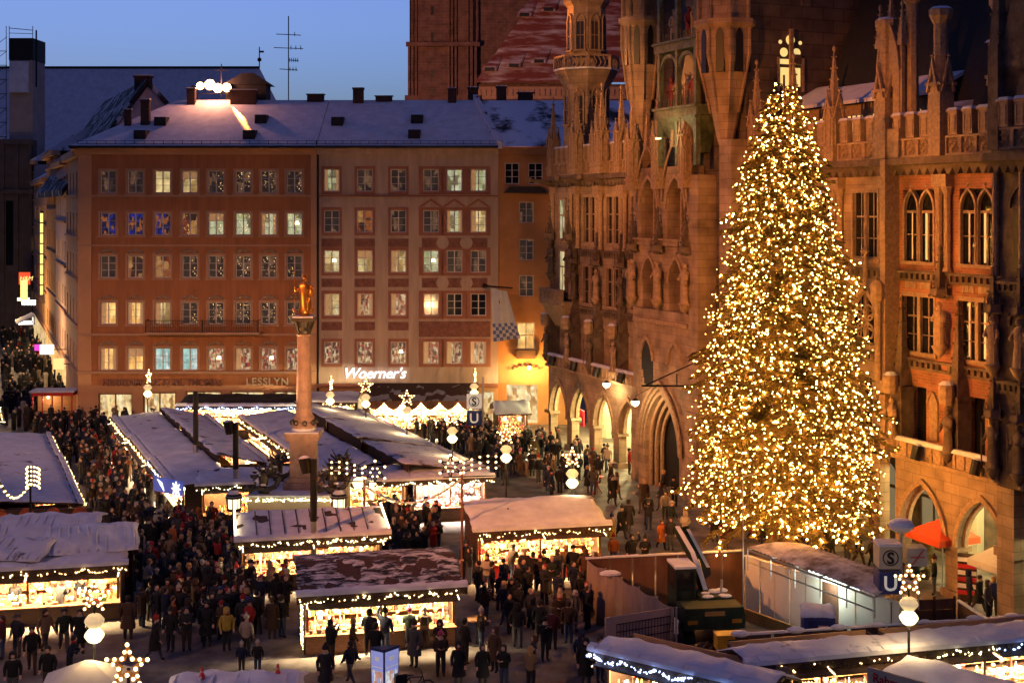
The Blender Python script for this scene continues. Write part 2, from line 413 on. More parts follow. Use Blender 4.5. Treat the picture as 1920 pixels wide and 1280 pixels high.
RW = random.Random(5)
shade_m = mat('glowing_curtain', (.5, .4, .3), .9, 0, 1, emit=(.8, .42, .14), es=.3, sample=False)  # room light through the cloth is put in as a weak glow
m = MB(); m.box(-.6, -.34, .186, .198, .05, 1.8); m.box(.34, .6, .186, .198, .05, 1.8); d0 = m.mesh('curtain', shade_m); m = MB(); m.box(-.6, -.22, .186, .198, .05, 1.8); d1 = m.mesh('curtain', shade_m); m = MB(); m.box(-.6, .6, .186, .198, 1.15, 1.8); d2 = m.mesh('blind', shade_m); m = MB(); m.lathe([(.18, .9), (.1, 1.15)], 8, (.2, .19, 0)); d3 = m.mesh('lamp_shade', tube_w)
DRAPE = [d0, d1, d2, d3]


def window(parent, x, z, code, fm=FM, pm=PM, y=0.0, sc=None, rz=0.0):
    f = inst('window', fm, parent, (x, y, z), rz, sc=sc)
    inst('pane', pm, f, mat=ROOM[code[0]])
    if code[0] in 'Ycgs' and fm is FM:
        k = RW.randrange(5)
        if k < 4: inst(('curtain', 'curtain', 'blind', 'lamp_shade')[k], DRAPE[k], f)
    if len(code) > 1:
        inst('reflection_glints', {'*': SPK[int(abs(x * 7 + z)) % 4], '<': SPL, '>': SPR}[code[1]], f, kind='stuff')
    return f


def carve(mb, x, z, w, h, y, seed):
    r = random.Random(seed)
    for k in range(7):
        t = (k - 3) / 3; mb.ball((x + t * w / 2, y, z + (1 - t * t) * h * .5), .1 + r.random() * .06, 6, 4, 0, (1, .5, 1))


# ---------------------------------------------------------------- ochre corner house
X0 = wx(147); X1 = wx(594); WD = X1 - X0
house = thing('corner_house', 'orange plastered corner house with five rows of windows and a snowy roof', 'building', (X0, WY, 0))
cols = [wx(p) - X0 for p in (203, 254, 305, 356, 405, 456, 504, 552)]
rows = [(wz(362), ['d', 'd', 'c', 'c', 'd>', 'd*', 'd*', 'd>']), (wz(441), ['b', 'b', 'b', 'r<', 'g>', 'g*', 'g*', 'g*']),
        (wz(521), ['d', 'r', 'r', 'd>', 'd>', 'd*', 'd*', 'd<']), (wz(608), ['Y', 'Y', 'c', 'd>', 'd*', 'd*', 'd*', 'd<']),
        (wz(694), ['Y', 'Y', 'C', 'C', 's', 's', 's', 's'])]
zeave = wz(290)
holes = [(c - .65, c + .65, z, z + 1.85) for z, _ in rows for c in cols]
shops = [(wx(184) - X0, wx(248) - X0, .3, wz(737)), (wx(268) - X0, wx(330) - X0, .1, wz(735)), (wx(348) - X0, wx(415) - X0, .8, wz(733)),
         (wx(432) - X0, wx(496) - X0, .8, wz(733)), (wx(512) - X0, wx(560) - X0, .8, wz(733))]
mb = MB(); pierced(mb, wx(172) - X0, wx(583) - X0, 3.3, zeave, holes)
mb.build('wall', ochre, house)
mb = MB(); pierced(mb, 0, WD, 0, 3.297, shops); mb.build('ground_floor_wall', ochre_pale, house)
mb = MB(); mb.box(0.0, wx(172) - X0 - .003, -.12, .5, 3.3, zeave); mb.box(wx(583) - X0 + .003, WD, -.12, .5, 3.3, zeave)
mb.build_each('pilaster', ochre_pale, house)
for q, h in enumerate(shops):
    f = MB(); f.box(h[0], h[0] + .1, .1, .25, h[2], h[3]); f.box(h[1] - .1, h[1], .1, .25, h[2], h[3]); f.box(h[0] + .1, h[1] - .1, .1, .25, h[3] - .12, h[3])
    mid = (h[0] + h[1]) / 2; f.box(mid - .05, mid + .05, .1, .2, h[2], h[3] - .12)
    fo = f.build('shop_window', mid_wood, house)
    g_ = MB(); g_.box(h[0] + .1, h[1] - .1, .3, .34, h[2], h[3] - .12); g_.build('pane', r_glow, fo)
for z, cs in rows:
    for c, x in zip(cs, cols): window(house, x, z, c)
mb = MB()
for z, _ in rows:
    for x in cols:
        a = .17
        for bx in ((x - .65 - a, x - .65, z - .05, z + 1.85 + a), (x + .65, x + .65 + a, z - .05, z + 1.85 + a), (x - .65, x + .65, z + 1.85, z + 1.85 + a)):
            mb.box(bx[0], bx[1], -.06, .0 - .003, bx[2], bx[3])
        mb.box(x - .9, x + .9, -.14, -.003, z - .17, z - .052)
mb.build_each('window_surround', trim, house)
mb = MB()
for k in (2, 3, 4):
    for i, x in enumerate(cols): carve(mb, x, rows[k][0] + 2.12, 1.1, .35, -.06, k * 10 + i)
mb.build('cartouches', carved, house, kind='stuff')
for zz, hh, oo in ((wz(369), .14, .12), (wz(462), .16, .16), (wz(629), .2, .25), (wz(700), .22, .3)):
    m2 = MB(); m2.box(.0, WD, -oo, -.125, zz, zz + hh); m2.build('string_course', trim, house)
m2 = MB(); m2.box(-.25, WD, -.25, .5, zeave + .003, zeave + .4); m2.box(-.5, WD, -.55, .5, zeave + .403, zeave + .65); m2.build('cornice', ochre_pale, house)
# balcony over the first floor
bz = wz(621)
mb = MB(); mb.box(wx(278) - X0, wx(490) - X0, -1.1, -.003, bz - .18, bz); mb.build('balcony_floor', trim, house)
mb = MB(); xa, xb = wx(279) - X0, wx(489) - X0
mb.box(xa, xb, -1.1, -1.06, bz + .95, bz + 1.0)
for i in range(64): x = xa + (xb - xa) * i / 63; mb.box(x - .012, x + .012, -1.09, -1.065, bz, bz + .95)
for x in (xa, xa + (xb - xa) / 2, xb - .06): mb.box(x, x + .06, -1.1, -1.05, bz, bz + 1.05)
mb.box(xa, xa + .04, -1.05, -.05, bz + .95, bz + 1.0); mb.box(xb - .04, xb, -1.05, -.05, bz + .95, bz + 1.0)
mb.build('balcony_railing', iron, house)


def text_obj(name, s, size, mats, parent, loc, rot, extrude=.03, shear=0.0, offset=0.0, spacing=1.0, align='LEFT'):
    cu = bpy.data.curves.new(name, 'FONT'); cu.body = s; cu.size = size; cu.extrude = extrude; cu.shear = shear; cu.offset = offset
    cu.space_character = spacing; cu.align_x = align; cu.resolution_u = 3
    t = bpy.data.objects.new(name, cu); C.objects.link(t); bpy.context.view_layer.update()
    me = bpy.data.meshes.new_from_object(t.evaluated_get(bpy.context.evaluated_depsgraph_get()))
    bpy.data.objects.remove(t); bpy.data.curves.remove(cu); me.name = name
    me.materials.clear(); me.materials.append(mats)
    o = inst(name, me, parent, loc); o.rotation_euler = rot; return o


FRONT = (R(90), 0, 0)
text_obj('lettering', 'LESSLYN', .86, cream, house, (wx(462) - X0, -.2, wz(721)), FRONT, .04, 0, .012, 1.12)
text_obj('lettering', 'HERRENMODE KARL THOMAS', .74, rust_dark, house, (wx(193) - X0, -.2, wz(722)), FRONT, .04, 0, .02, .98)
# hipped roof under snow
zr = wz(206) + 1.4; ez = zeave + .66
mb = MB()
mb.add([(-.6, -.65, ez), (WD, -.65, ez), (WD, 7.5, zr), (6.4, 7.5, zr), (-.6, 15.6, ez), (WD, 15.6, ez)], [(0, 1, 2, 3), (0, 3, 4), (3, 2, 5, 4)])
mb.add([(-.6, -.65, ez - .1), (WD, -.65, ez - .1), (WD, 15.6, ez - .1), (-.6, 15.6, ez - .1)], [(0, 3, 2, 1)])
roof = mb.build('roof', snow, house)


def roof_z(y): return ez + (zr - ez) * (y + .65) / 8.15


mb = MB()
for i in range(26): mb.box(i * WD / 25 - .02, i * WD / 25 + .02, -.3, -.26, ez, ez + .5)
mb.box(0, WD, -.3, -.27, ez + .2, ez + .24); mb.box(0, WD, -.3, -.27, ez + .44, ez + .48); mb.build('snow_guard', iron, roof)
mb = MB(); mb.box(-.6, WD, -.72, -.655, ez - .14, ez + .06); mb.build('gutter', iron, roof)
for i, (px, y) in enumerate(((352, 6.6), (392, 6.9), (456, 6.5))):
    pass
ch = MB(); ch.box(-.45, .45, -.35, .35, -.4, 1.7); ch.box(-.52, .52, -.42, .42, 1.7, 1.85); ch.box(-.5, .5, -.4, .4, 1.853, 1.95, 1)
chim = ch.mesh('chimney', [mat('chimney_brick', (.055, .032, .028), .9, .3, 3), snow])
for px, y, sc in ((273, 3.2, (.8, .8, 1.1)), (240, 3.0, (.6, .6, .7)), (359, 6.9, (.8, .9, .7)), (457, 7.0, (2.5, 1, .6)), (592, 7.4, (1.6, 1, .3))):
    x = wx(px) * (WY + y) / WY - X0; inst('chimney', chim, roof, (x, y, roof_z(y) if y < 7.5 else zr), sc=sc)
hat = MB(); hat.hexa([(-.5, -.4, -.3), (.5, -.4, -.3), (.5, .9, .1), (-.5, .9, .1)], [(-.5, -.4, .55), (.5, -.4, .55), (.5, .9, .6), (-.5, .9, .6)])
hatm = hat.mesh('roof_light', slate)
for px, y in ((264, .9), (302, 3.2), (468, .9), (490, 3.6), (633, 3.0)):
    if px < 590: inst('roof_light', hatm, roof, (wx(px) * (WY + y) / WY - X0, y, roof_z(y)))
# side of the corner house along the street
SD = Vector((-0.403, 1.0, 0)).normalized()        # direction of the shopping street
side = thing('street_side', 's', 's'); bpy.data.objects.remove(side)
ang = math.atan2(SD.y, SD.x)


def street_front(name, label, p0, length, h, wall, nwin, nfl, lit, thick=7.0, wmat=None):
    """a house along the street: its front runs from p0 in the street direction, its body lies to the right of it"""
    o = thing(name, label, 'building', (p0[0], p0[1], 0), ang)
    # local x runs up the street, local -y is to the right (towards the block): the front is at y=0 facing +y
    hs = []
    for f in range(nfl):
        for i in range(nwin):
            x = (i + .5) * length / nwin; z = 4.6 + f * (h - 5.2) / nfl; hs.append((x - .65, x + .65, z, z + 1.85))
    m = MB(); pierced(m, 0, length, 0, h, hs, -.45, 0); m.box(0, length, -thick, -.453, 0, h); m.build('wall', wall, o)
    r = random.Random(name + label)
    for hh in hs:
        f = inst('window', FM, o, ((hh[0] + hh[1]) / 2, 0, hh[2]), math.pi); inst('pane', PM, f, mat=ROOM[r.choice(lit)])
    m = MB()
    for f in range(nfl + 1):
        z = 4.0 + f * (h - 5.2) / nfl
        m.box(0, length, .003, .18, z, z + .18)
    m.build('string_course', trim, o)
    m = MB(); m.box(-.2, length, -.4, .6, h, h + .5); m.build('cornice', ochre_pale, o)
    m = MB(); m.add([(0, .7, h + .503), (length, .7, h + .503), (length, -5, h + 4.2), (0, -5, h + 4.2), (0, -9, h + .503), (length, -9, h + .503)], [(0, 3, 2, 1), (0, 4, 3), (1, 2, 5), (3, 4, 5, 2)])
    m.build('roof', snow_thin, o)
    m = MB(); k = max(2, int(length / 3.2))
    for i in range(k):
        a = i * length / k + .25; m.box(a, a + length / k - .5, .01, .06, .3, 3.3)
    m.build('shop_window', ROOM[lit[-1]], o)
    return o


# first stretch belongs to the corner house itself
L1 = 15.0
m = MB(Matrix.Rotation(ang, 4, 'Z')); hs = [((i + .5) * L1 / 4 - .6, (i + .5) * L1 / 4 + .6, z, z + 1.85) for z, _ in rows for i in range(4)]
pierced(m, .02, L1, 0, zeave, hs, -.45, 0); m.build('side_wall', ochre_pale, house)
m = MB(Matrix.Rotation(ang, 4, 'Z'))
for z, _ in rows: m.box(0.2, L1, .003, .2, z - .3, z - .12)
m.box(0, L1, .003, .5, zeave - .2, zeave + .4); m.build('side_string_course', trim, house)
for h_ in hs:
    v = Matrix.Rotation(ang, 4, 'Z') @ Vector(((h_[0] + h_[1]) / 2, 0, h_[2])); f = inst('window', FM, house, v, ang + math.pi); inst('pane', PM, f, mat=r_dim)
p = Vector((X0, WY, 0)) + SD * (L1 + .05)
for nm, lab, ln, h, wall, nw, nf, lit in (
        ('shop_house', 'pale shop house next up the street from the orange corner house', 16, 22.0, peach, 5, 4, 'ddcY'),
        ('shop_house', 'brightly lit yellow shop house with a vertical light strip in the shopping street', 18, 23.5, amber_wall, 5, 4, 'cYdY'),
        ('shop_house', 'shop house with a red sign further up the shopping street', 30, 21.0, ochre_pale, 8, 4, 'dcdG'),
        ('shop_house', 'farthest pale shop house at the end of the shopping street', 60, 24.0, grey_wall, 10, 5, 'dddG')):
    street_front(nm, lab, p, ln, h, wall, nw, nf, lit); p = p + SD * (ln + .05)
# ---------------------------------------------------------------- the house with painted window frames
A0 = wx(595); A1 = wx(934); AW = A1 - A0
h2 = thing('painted_house', 'beige house with rust painted window frames, gables and round medallions', 'building', (A0, WY, 0))
c2 = [wx(p) - A0 for p in (622, 684, 747, 808, 852, 897)]
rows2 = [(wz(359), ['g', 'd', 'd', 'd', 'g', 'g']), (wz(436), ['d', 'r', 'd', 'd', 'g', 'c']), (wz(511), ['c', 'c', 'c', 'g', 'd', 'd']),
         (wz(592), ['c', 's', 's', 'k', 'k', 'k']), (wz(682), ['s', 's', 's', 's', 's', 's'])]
ze2 = wz(290); holes = [(c - .65, c + .65, z, z + 1.85) for z, _ in rows2 for c in c2]
mb = MB(); pierced(mb, .0, AW, wz(722), ze2, holes); mb.build('wall', beige, h2)
mb = MB(); sh2 = [(wx(610) - A0, wx(680) - A0, .2, wz(735)), (wx(700) - A0, wx(870) - A0, .2, wz(735)), (wx(905) - A0, wx(925) - A0, .1, wz(735))]
pierced(mb, 0, AW, 0, wz(722) - .003, sh2); mb.build('ground_floor_wall', ochre_pale, h2)
for h in sh2:
    g_ = MB(); g_.box(h[0], h[1], .3, .34, h[2], h[3]); g_.build('shop_window', r_glow, h2)
for z, cs in rows2:
    for c, x in zip(cs, c2): window(h2, x, z, c)
mb = MB(); md = MB()
for k, (z, _) in enumerate(rows2):
    for i, x in enumerate(c2):
        a = .24; a2 = .2 if i < 3 else .36
        for bx in ((x - .65 - a2, x - .65, z - .25, z + 1.85 + a), (x + .65, x + .65 + a2, z - .25, z + 1.85 + a), (x - .65, x + .65, z + 1.85, z + 1.85 + a), (x - .65, x + .65, z - .25, z - .002)):
            mb.box(bx[0], bx[1], -.05, -.003, bx[2], bx[3])
        if k in (1, 2, 3) and i < 3: md.box(x - .85, x + .85, -.04, -.003, z - 1.2, z - .5)
        if k in (1, 2) and i >= 3: md.box(x - .75, x + .75, -.04, -.003, z - 1.25, z - .45)
    if k == 1:
        for x in c2[3:]: mb.prism([(x - 1.05, z + 2.12), (x, z + 2.85), (x + 1.05, z + 2.12), (x + .75, z + 2.12), (x, z + 2.62), (x - .75, z + 2.12)], -.12, -.003)
z3 = rows2[3][0]; md.box(c2[3] - 1, c2[5] + 1, -.04, -.003, z3 - 1.75, z3 - .45)
mb.build_each('window_surround', rust, h2); md.build_each('painted_panel', rust_dark, h2)
mb = MB()
for k in (1, 2, 4):
    for a, b in ((3, 4), (4, 5)):
        x = (c2[a] + c2[b]) / 2; mb.cyl((x, -.003, rows2[k][0] - .85), (x, -.09, rows2[k][0] - .85), .52, .52, 16)
mb.build_each('medallion', beige, h2)
mb = MB(); mb.box(0, AW, -.15, -.003, wz(369), wz(366)); mb.box(0, AW, -.3, -.003, wz(726), wz(719)); mb.build_each('string_course', rust, h2)
mb = MB(); mb.box(0, AW, -.3, .5, ze2 + .003, ze2 + .4); mb.box(0, AW, -.55, .5, ze2 + .403, ze2 + .65); mb.build('cornice', beige, h2)
mb = MB(); mb.tube([(.05, -.1, ze2), (.05, -.1, 0.3)], .09, 6); mb.build('drainpipe', iron, h2)
mb = MB(); AE = AW + .0
mb.add([(.003, -.65, ez), (AE, -.65, ez), (AE - 2.2, 7.5, zr), (.003, 7.5, zr), (.003, 15.6, ez), (AE, 15.6, ez)], [(0, 1, 2, 3), (3, 2, 5, 4), (1, 5, 2)])
roof2 = mb.build('roof', snow, h2)
mb = MB(); mb.hexa([(AE - .1, -.6, ez - .2), (AE + .35, -.6, ez - .2), (AE - 1.9, 7.6, zr - .2), (AE - 2.3, 7.6, zr - .2)], [(AE - .1, -.6, ez + .45), (AE + .35, -.6, ez + .45), (AE - 1.9, 7.6, zr + .5), (AE - 2.3, 7.6, zr + .5)])
mb.build('gable_parapet', snow_thin, roof2)
mb = MB()
for i in range(22): mb.box(i * AW / 21 - .02, i * AW / 21 + .02, -.3, -.26, ez, ez + .5)
mb.box(0, AW, -.3, -.27, ez + .2, ez + .24); mb.box(0, AW, -.3, -.27, ez + .44, ez + .48); mb.build('snow_guard', iron, roof2)
mb = MB(); mb.box(.003, AE, -.72, -.655, ez - .14, ez + .06); mb.build('gutter', iron, roof2)
for px, y, sc in ((672, 7.2, (1.0, 1, .6)), (720, 7.5, (1.6, 1, .25)), (848, 7.3, (.8, 1, .6)), (887, 8.5, (1, 1, .7))):
    inst('chimney', chim, roof2, (wx(px) * (WY + y) / WY - A0, y, zr - .1), sc=sc)
for px, y in ((633, 3.2), (777, 1.0), (782, 3.6)): inst('roof_light', hatm, roof2, (wx(px) * (WY + y) / WY - A0, y, roof_z(y)))
sg = text_obj('neon_sign', "Woerner's", 1.22, neon_w, h2, (wx(643) - A0, -.25, wz(708)), FRONT, .05, .32, .012, .96)
# ---------------------------------------------------------------- yellow house on the narrow lane
B0 = wx(934) + .01; B1 = wx(1085); BW = B1 - B0
h3 = thing('lane_house', 'yellow house with a flat bay beside the town hall corner', 'building', (B0, WY + .3, 0))
win3 = [(960, 345, 'k'), (1004, 345, 'k'), (987, 418, 'd'), (987, 488, 'd'), (987, 556, 'd')]
hs = [(wx(p) - B0 - .6, wx(p) - B0 + .6, wz(y), wz(y) + 1.75) for p, y, _ in win3] + [(wx(986) - B0 - .75, wx(986) - B0 + .75, wz(656), wz(605)), (wx(950) - B0, wx(1008) - B0, .1, wz(722))]
bayx0 = wx(950) - B0
mb = MB(); pierced(mb, 0, BW, 0, wz(290), hs); mb.build('wall', amber_wall, h3)
for (p_, y, c) in win3: window(h3, wx(p_) - B0, wz(y), c, sc=(.92, 1, .95))
for bx in ((hs[5], r_yel), (hs[6], r_glow)):
    g_ = MB(); h = bx[0]; g_.box(h[0], h[1], .3, .34, h[2], h[3]); g_.build('shop_window', bx[1], h3)
f = MB(); h = hs[5]
for x in (h[0], (h[0] + h[1]) / 2 - .05, h[1] - .1): f.box(x, x + .1, .05, .2, h[2], h[3])
for z in (h[2], (h[2] + h[3]) / 2, h[3] - .1): f.box(h[0], h[1], .06, .19, z, z + .1)
f.build('window_frame', white_wood, h3)
mb = MB(); mb.prism([(bayx0 - .3, wz(362)), (bayx0 + .3, wz(350)), (wx(1020) - B0 - .3, wz(350)), (wx(1020) - B0 + .2, wz(362))], -.9, -.003); mb.build('bay_roof', slate, h3)
mb = MB(); mb.box(wx(968) - B0, wx(1004) - B0, -.5, -.003, wz(672), wz(656)); carve(mb, wx(986) - B0, wz(690), 2.2, .5, -.25, 5); mb.build('window_box', dark_wood, h3)
mb = MB(); mb.box(0, BW, -.4, .4, wz(290) + .003, wz(290) + .6); mb.build('cornice', amber_wall, h3)
mb = MB(); mb.add([(0.4, -.65, ez), (BW + 8, -.65, ez), (BW + 8, 7.5, zr), (-2.0, 7.5, zr)], [(0, 1, 2, 3)]); mb.build('roof', two_tone('melting_snow', (.03, .028, .03), (.7, .71, .75), .40, .50, .35, bump=.2), h3)
for px, y, sc in ((940, 8.2, (1, 1, .8)), (985, 8.0, (1.5, 1, .5))): inst('chimney', chim, h3, (wx(px) * (WY + y) / WY - B0, y, zr - .2), sc=sc)
lamp = MB(); lamp.ball((wx(992) - B0, -.8, wz(688)), .16, 8, 5); lb = lamp.build('wall_lamp', mat('sodium_globe', (1, .7, .3), .4, 0, 1, emit=(1, .5, .1), es=30), h3)
lp = bpy.data.lights.new('wall_lamp_light', 'POINT'); lp.energy = 48; lp.color = (1, .45, .1); lp.shadow_soft_size = .2
lo = bpy.data.objects.new('wall_lamp_light', lp); C.objects.link(lo); lo.parent = h3; lo.location = (wx(992) - B0, -1.2, wz(690))
# ---------------------------------------------------------------- flood lamps on the roof, antenna and the far roofs
fl = thing('roof_floodlights', 'cluster of round glowing floodlights on the snowy roof ridge', 'floodlights', (-26.4, WY + 7.6, zr))
m = MB(); m.box(-2.2, 2.4, -.05, .05, .55, .62); m.box(-1.5, -1.42, -.05, .05, 0, .55); m.box(1.4, 1.48, -.05, .05, 0, .55); m.box(.6, .68, -.05, .05, 0, 3.2); m.box(.1, 1.18, -.05, .05, 2.6, 2.68)
m.build('rack', iron, fl)
for x, z, r_, on in ((-1.2, 1.25, .36, 1), (-.35, 1.35, .5, 1), (.35, 1.05, .44, 1), (1.15, 1.1, .42, 1), (-1.8, 1.0, .3, 0)):
    m = MB(); m.cyl((x, .25, z), (x, -.12, z), r_ * .5, r_, 12); lh = m.build('lamp_housing', iron, fl)
    m = MB(); m.cyl((x, -.125, z), (x, -.17, z), r_ * .93, r_ * .93, 12); m.build('lens', flood_m if on else glass, lh)
d = bpy.data.lights.new('flood_spill', 'POINT'); d.energy = 45; d.color = (1, .36, .2); d.shadow_soft_size = .4; l = bpy.data.objects.new('flood_spill', d); C.objects.link(l); l.parent = fl; l.location = (.2, -1.0, 1.5)
hut = thing('roof_hut', 'small dark hut with a shallow roof on the snowy ridge', 'roof hut', (wx(464) * (WY + 8) / WY, WY + 8.8, zr - .5))
m = MB(); m.box(-1.9, 1.7, -1, 1.2, 0, 1.9); m.build('wall', slate, hut)
m = MB(); m.prism([(-2.2, 1.903), (-.4, 2.9), (.6, 2.9), (2.1, 1.903)], -1.2, 1.4); m.build('roof', slate, hut)
ant = thing('aerial_mast', 'tall thin television aerial mast standing on the roof against the sky', 'aerial', (wx(541) * (WY + 8) / WY, WY + 8, zr - .1))
m = MB(); zt = 7.6
m.tube([(0, 0, -.3), (0, 0, zt)], .05, 5); m.build('mast', iron, ant)
for z, w, n_ in ((6.0, 1.1, 1), (4.8, 1.3, 3), (3.7, .9, 5), (2.9, .8, 3)):
    m = MB(); m.tube([(-w if z != 3.7 else 0, 0, z), (w, 0, z - .1)], .035, 4)
    for k in range(n_): x = (k + .5) * w / n_; m.tube([(x, -.35, z), (x, .35, z)], .025, 4); m.tube([(x, 0, z - .2), (x, 0, z + .2)], .025, 4)
    m.build('antenna', iron, ant)
# gabled house behind the corner house
gh = thing('gabled_house', 'peach gable end of a steep roofed house rising behind the corner roof', 'building', (-33.5, 124.5, 0))
m = MB(); zg = CH + (390 - 160) * 125 / F; zb = 22
m.prism([(-7.2, zb - 2), (0, zg), (4.2, zb + 2.6), (4.2, zb - 4), (-7.2, zb - 4)], 0, .5); m.build('gable_wall', peach, gh)
m = MB(); m.hexa([(-7.9, -.3, zb - 2.9), (-.1, -.3, zg - .1), (-12, 26, zg - .1), (-19.5, 26, zb - 2.9)], [(-7.9, -.3, zb - 2.3), (-.1, -.3, zg + .5), (-12, 26, zg + .5), (-19.5, 26, zb - 2.3)])
m.hexa([(0, -.3, zg - .1), (4.6, -.3, zb + 2.2), (-7, 26, zb + 2.2), (-12, 26, zg - .1)], [(0, -.3, zg + .5), (4.6, -.3, zb + 2.8), (-7, 26, zb + 2.8), (-12, 26, zg + .5)]); m.build('roof', two_tone('dark_snowy_roof', (.02, .018, .02), (.5, .5, .55), .52, .6, .7), gh)
inst('chimney', chim, gh, (-1.2, 2.5, zg - .8), sc=(1.7, 1, 1))
# long church roof
cz = CH + (390 - 112) * 200 / F
chx0 = (-60 - 960) * 200 / F; chx1 = (458 - 960) * 200 / F; chx2 = (528 - 960) * 200 / F
cr = thing('church_roof', 'huge plain snow covered church roof filling the skyline at the left', 'church', (0, 200, 0))
m = MB(); m.add([(chx0, 12, cz), (chx1, 12, cz), (chx0, 0, 22), (chx2 + 2.2, 0, 22), (chx0, 24, 22), (chx2 + 2.2, 24, 22)], [(2, 3, 1, 0), (3, 5, 1), (0, 1, 5, 4)]); m.build('roof', snow, cr)
m = MB(); m.box(chx0, chx2 + 2, .5, 23, 0, 21.9); m.build('wall', grey_wall, cr)
m = MB(); m.box(chx0, chx1, 11.8, 12.2, cz - .05, cz + .25); m.tube([(chx1, 12, cz), (chx1, 12, cz + 3.3)], .09, 5); m.ball((chx1, 12, cz + 1.3), .35, 8, 5); m.box(chx1 - .05, chx1 + .7, 11.97, 12.03, cz + 2.4, cz + 2.7); m.build('ridge_and_weather_vane', iron, cr)
ext = thing('low_roof', 'low flat snowy roof to the right of the long church roof', 'building', ((585 - 960) * 190 / F, 190, 0))
m = MB(); m.box(-9, 5.2, 0, 10, 0, 31.6); m.build('wall', grey_wall, ext); m = MB(); m.add([(-9.3, -.3, 31.6), (5.4, -.3, 31.6), (4.4, 5, 33.2), (-9.3, 5, 33.2)], [(0, 1, 2, 3)]); m.build('roof', snow, ext)
# scaffolded tower at the left edge
tw = thing('scaffolded_tower', 'dark flat topped tower with scaffolding at the left edge of the picture', 'tower', ((40 - 960) * 190 / F, 190, 0))
m = MB(); m.box(-1.7, 1.6, 0, 5, 0, 41.6); m.build('shaft', grey_wall, tw)
m = MB(); m.box(-1.75, 1.65, -.05, 5.05, 38.8, 41.9); m.build('cap', slate, tw)
m = MB(); m.hexa([(-1.5, -.9, 34.2), (1.2, -.9, 34.2), (1.2, -.06, 34.2), (-1.5, -.06, 34.2)], [(-1.5, -.3, 38.6), (1.2, -.3, 38.6), (1.2, -.06, 38.6), (-1.5, -.06, 38.6)]); m.build('snowy_slope', snow, tw)
m = MB()
for z in range(0, 42, 2):
    m.tube([(-4.4, -.6, z), (-1.8, -.6, z)], .05, 4); m.tube([(-4.4, -.6, z), (-1.8, -.6, z + 2)], .04, 4)
for x in (-4.4, -3.1, -1.9): m.tube([(x, -.6, 0), (x, -.6, 43.5)], .05, 4)
for x in (-1.7, 1.6): m.tube([(x, 0, 41.9), (x, 0, 43.6)], .05, 4)
m.tube([(-1.7, 0, 43.3), (1.6, 0, 43.0)], .05, 4); m.tube([(-1.7, 0, 42.6), (1.6, 0, 42.5)], .04, 4); m.tube([(2.1, 0, 35), (2.1, 0, 43)], .12, 4); m.build('scaffolding', iron, tw)
m = MB(); m.box(-12, 2.2, -1.2, -.05, 0, 27.5); m.build('lower_front', mat('dim_plaster', (.11, .085, .075), .9, .3, .5), tw); m = MB()
for x in (-3.6, -2.4, -.4, 1.5): m.box(x, x + .5, -1.5, -1.203, 0, 27)
m.box(-12, 2.2, -1.7, -1.503, 20.0, 20.6); m.box(-12, 2.2, -1.7, -1.503, 26.9, 27.6); m.build_each('pilaster', MATS['dim_plaster'], tw); m = MB(); m.box(-1.7, -.7, -1.25, -1.203, 10, 19); m.build('tall_window', glass, tw)
# ---------------------------------------------------------------- the brick cathedral behind
FY = 215.0


def fx(px): return (px - 960) * FY / F


def fz(py): return CH - (py - HZ) * FY / F


ca = thing('brick_cathedral', 'dark red brick cathedral tower and steep snow dusted roof behind the houses', 'church', (0, FY, 0))
m = MB(); m.box(fx(768), fx(884), 0, 13, 0, fz(-60)); m.build('tower_wall', church_brick, ca); m = MB(); m.box(fx(884) + .01, fx(1075), 1.2, 13, 0, fz(-60)); m.build('tower_side', church_brick, ca)
m = MB()
for a, b in ((764, 784), (838, 858), (872, 896)):
    for k in range(3):
        q = (b - a) / 3; m.box(fx(a + q * k) + .12, fx(a + q * (k + 1)) - .12, -.7 - .12 * (k % 2), -.003, 0, fz(88)); m.box(fx(a + q * k + 3) + .12, fx(a + q * (k + 1)) - .12, -.6 - .1 * (k % 2), -.003, fz(82), fz(-60))
m.build_each('buttress_strip', church_brick, ca)
m = MB(); m.box(fx(762), fx(900), -1.0, -.003, fz(88), fz(80)); m.box(fx(760), fx(900), -1.2, -.003, fz(192), fz(180)); m.build_each('string_course', church_brick, ca)
m = MB()
for y in (20, 70, 138, 175): m.box(fx(808), fx(813), -.06, -.003, fz(y + 8), fz(y - 8))
m.build_each('slit_window', black_p, ca)
m = MB(); m.box(fx(890), fx(1300), .2, 14, 0, fz(158)); m.build('nave_wall', church_brick, ca)
m = MB(); m.box(fx(893), fx(1300), -.2, .19, fz(186), fz(163))
for i in range(40): x = fx(898) + i * .85; m.box(x, x + .3, -.5, -.203, fz(180), fz(168))
m.build('frieze', mat('pale_brick', (.36, .22, .15), .9, .2, 2), ca)
m = MB(); m.add([(fx(890), -1.2, fz(156)), (fx(1300), -1.2, fz(156)), (fx(1300), 1.1, fz(-70)), (fx(1050), 1.1, fz(-70))], [(0, 1, 2, 3)]); nr = m.build('nave_roof', snow_tile, ca)
for px, py in ((920, 125), (965, 118), (1012, 110), (985, 22), (1030, 12), (1085, 105)):
    m = MB(); t = (fz(py) - fz(156)) / (fz(-70) - fz(156)); y = -1.2 + 2.3 * t; x = fx(px) * (1 + y / FY); z = fz(py) + y * .02
    m.hexa([(x - 1.4, y - .7, z - .9), (x + .9, y - .7, z - .9), (x + 1.5, y + .4, z + .9), (x + .6, y + .4, z + .9)], [(x - 1.2, y - .8, z - .2), (x + .8, y - .8, z - .2), (x + 2.2, y + .4, z + 2.2), (x + 1.2, y + .4, z + 2.2)])
    d = m.build('dormer', snow_tile, nr)
    m = MB(); m.box(x - .9, x + .6, y - .86, y - .75, z - .85, z - .3); m.build('opening', black_p, d)
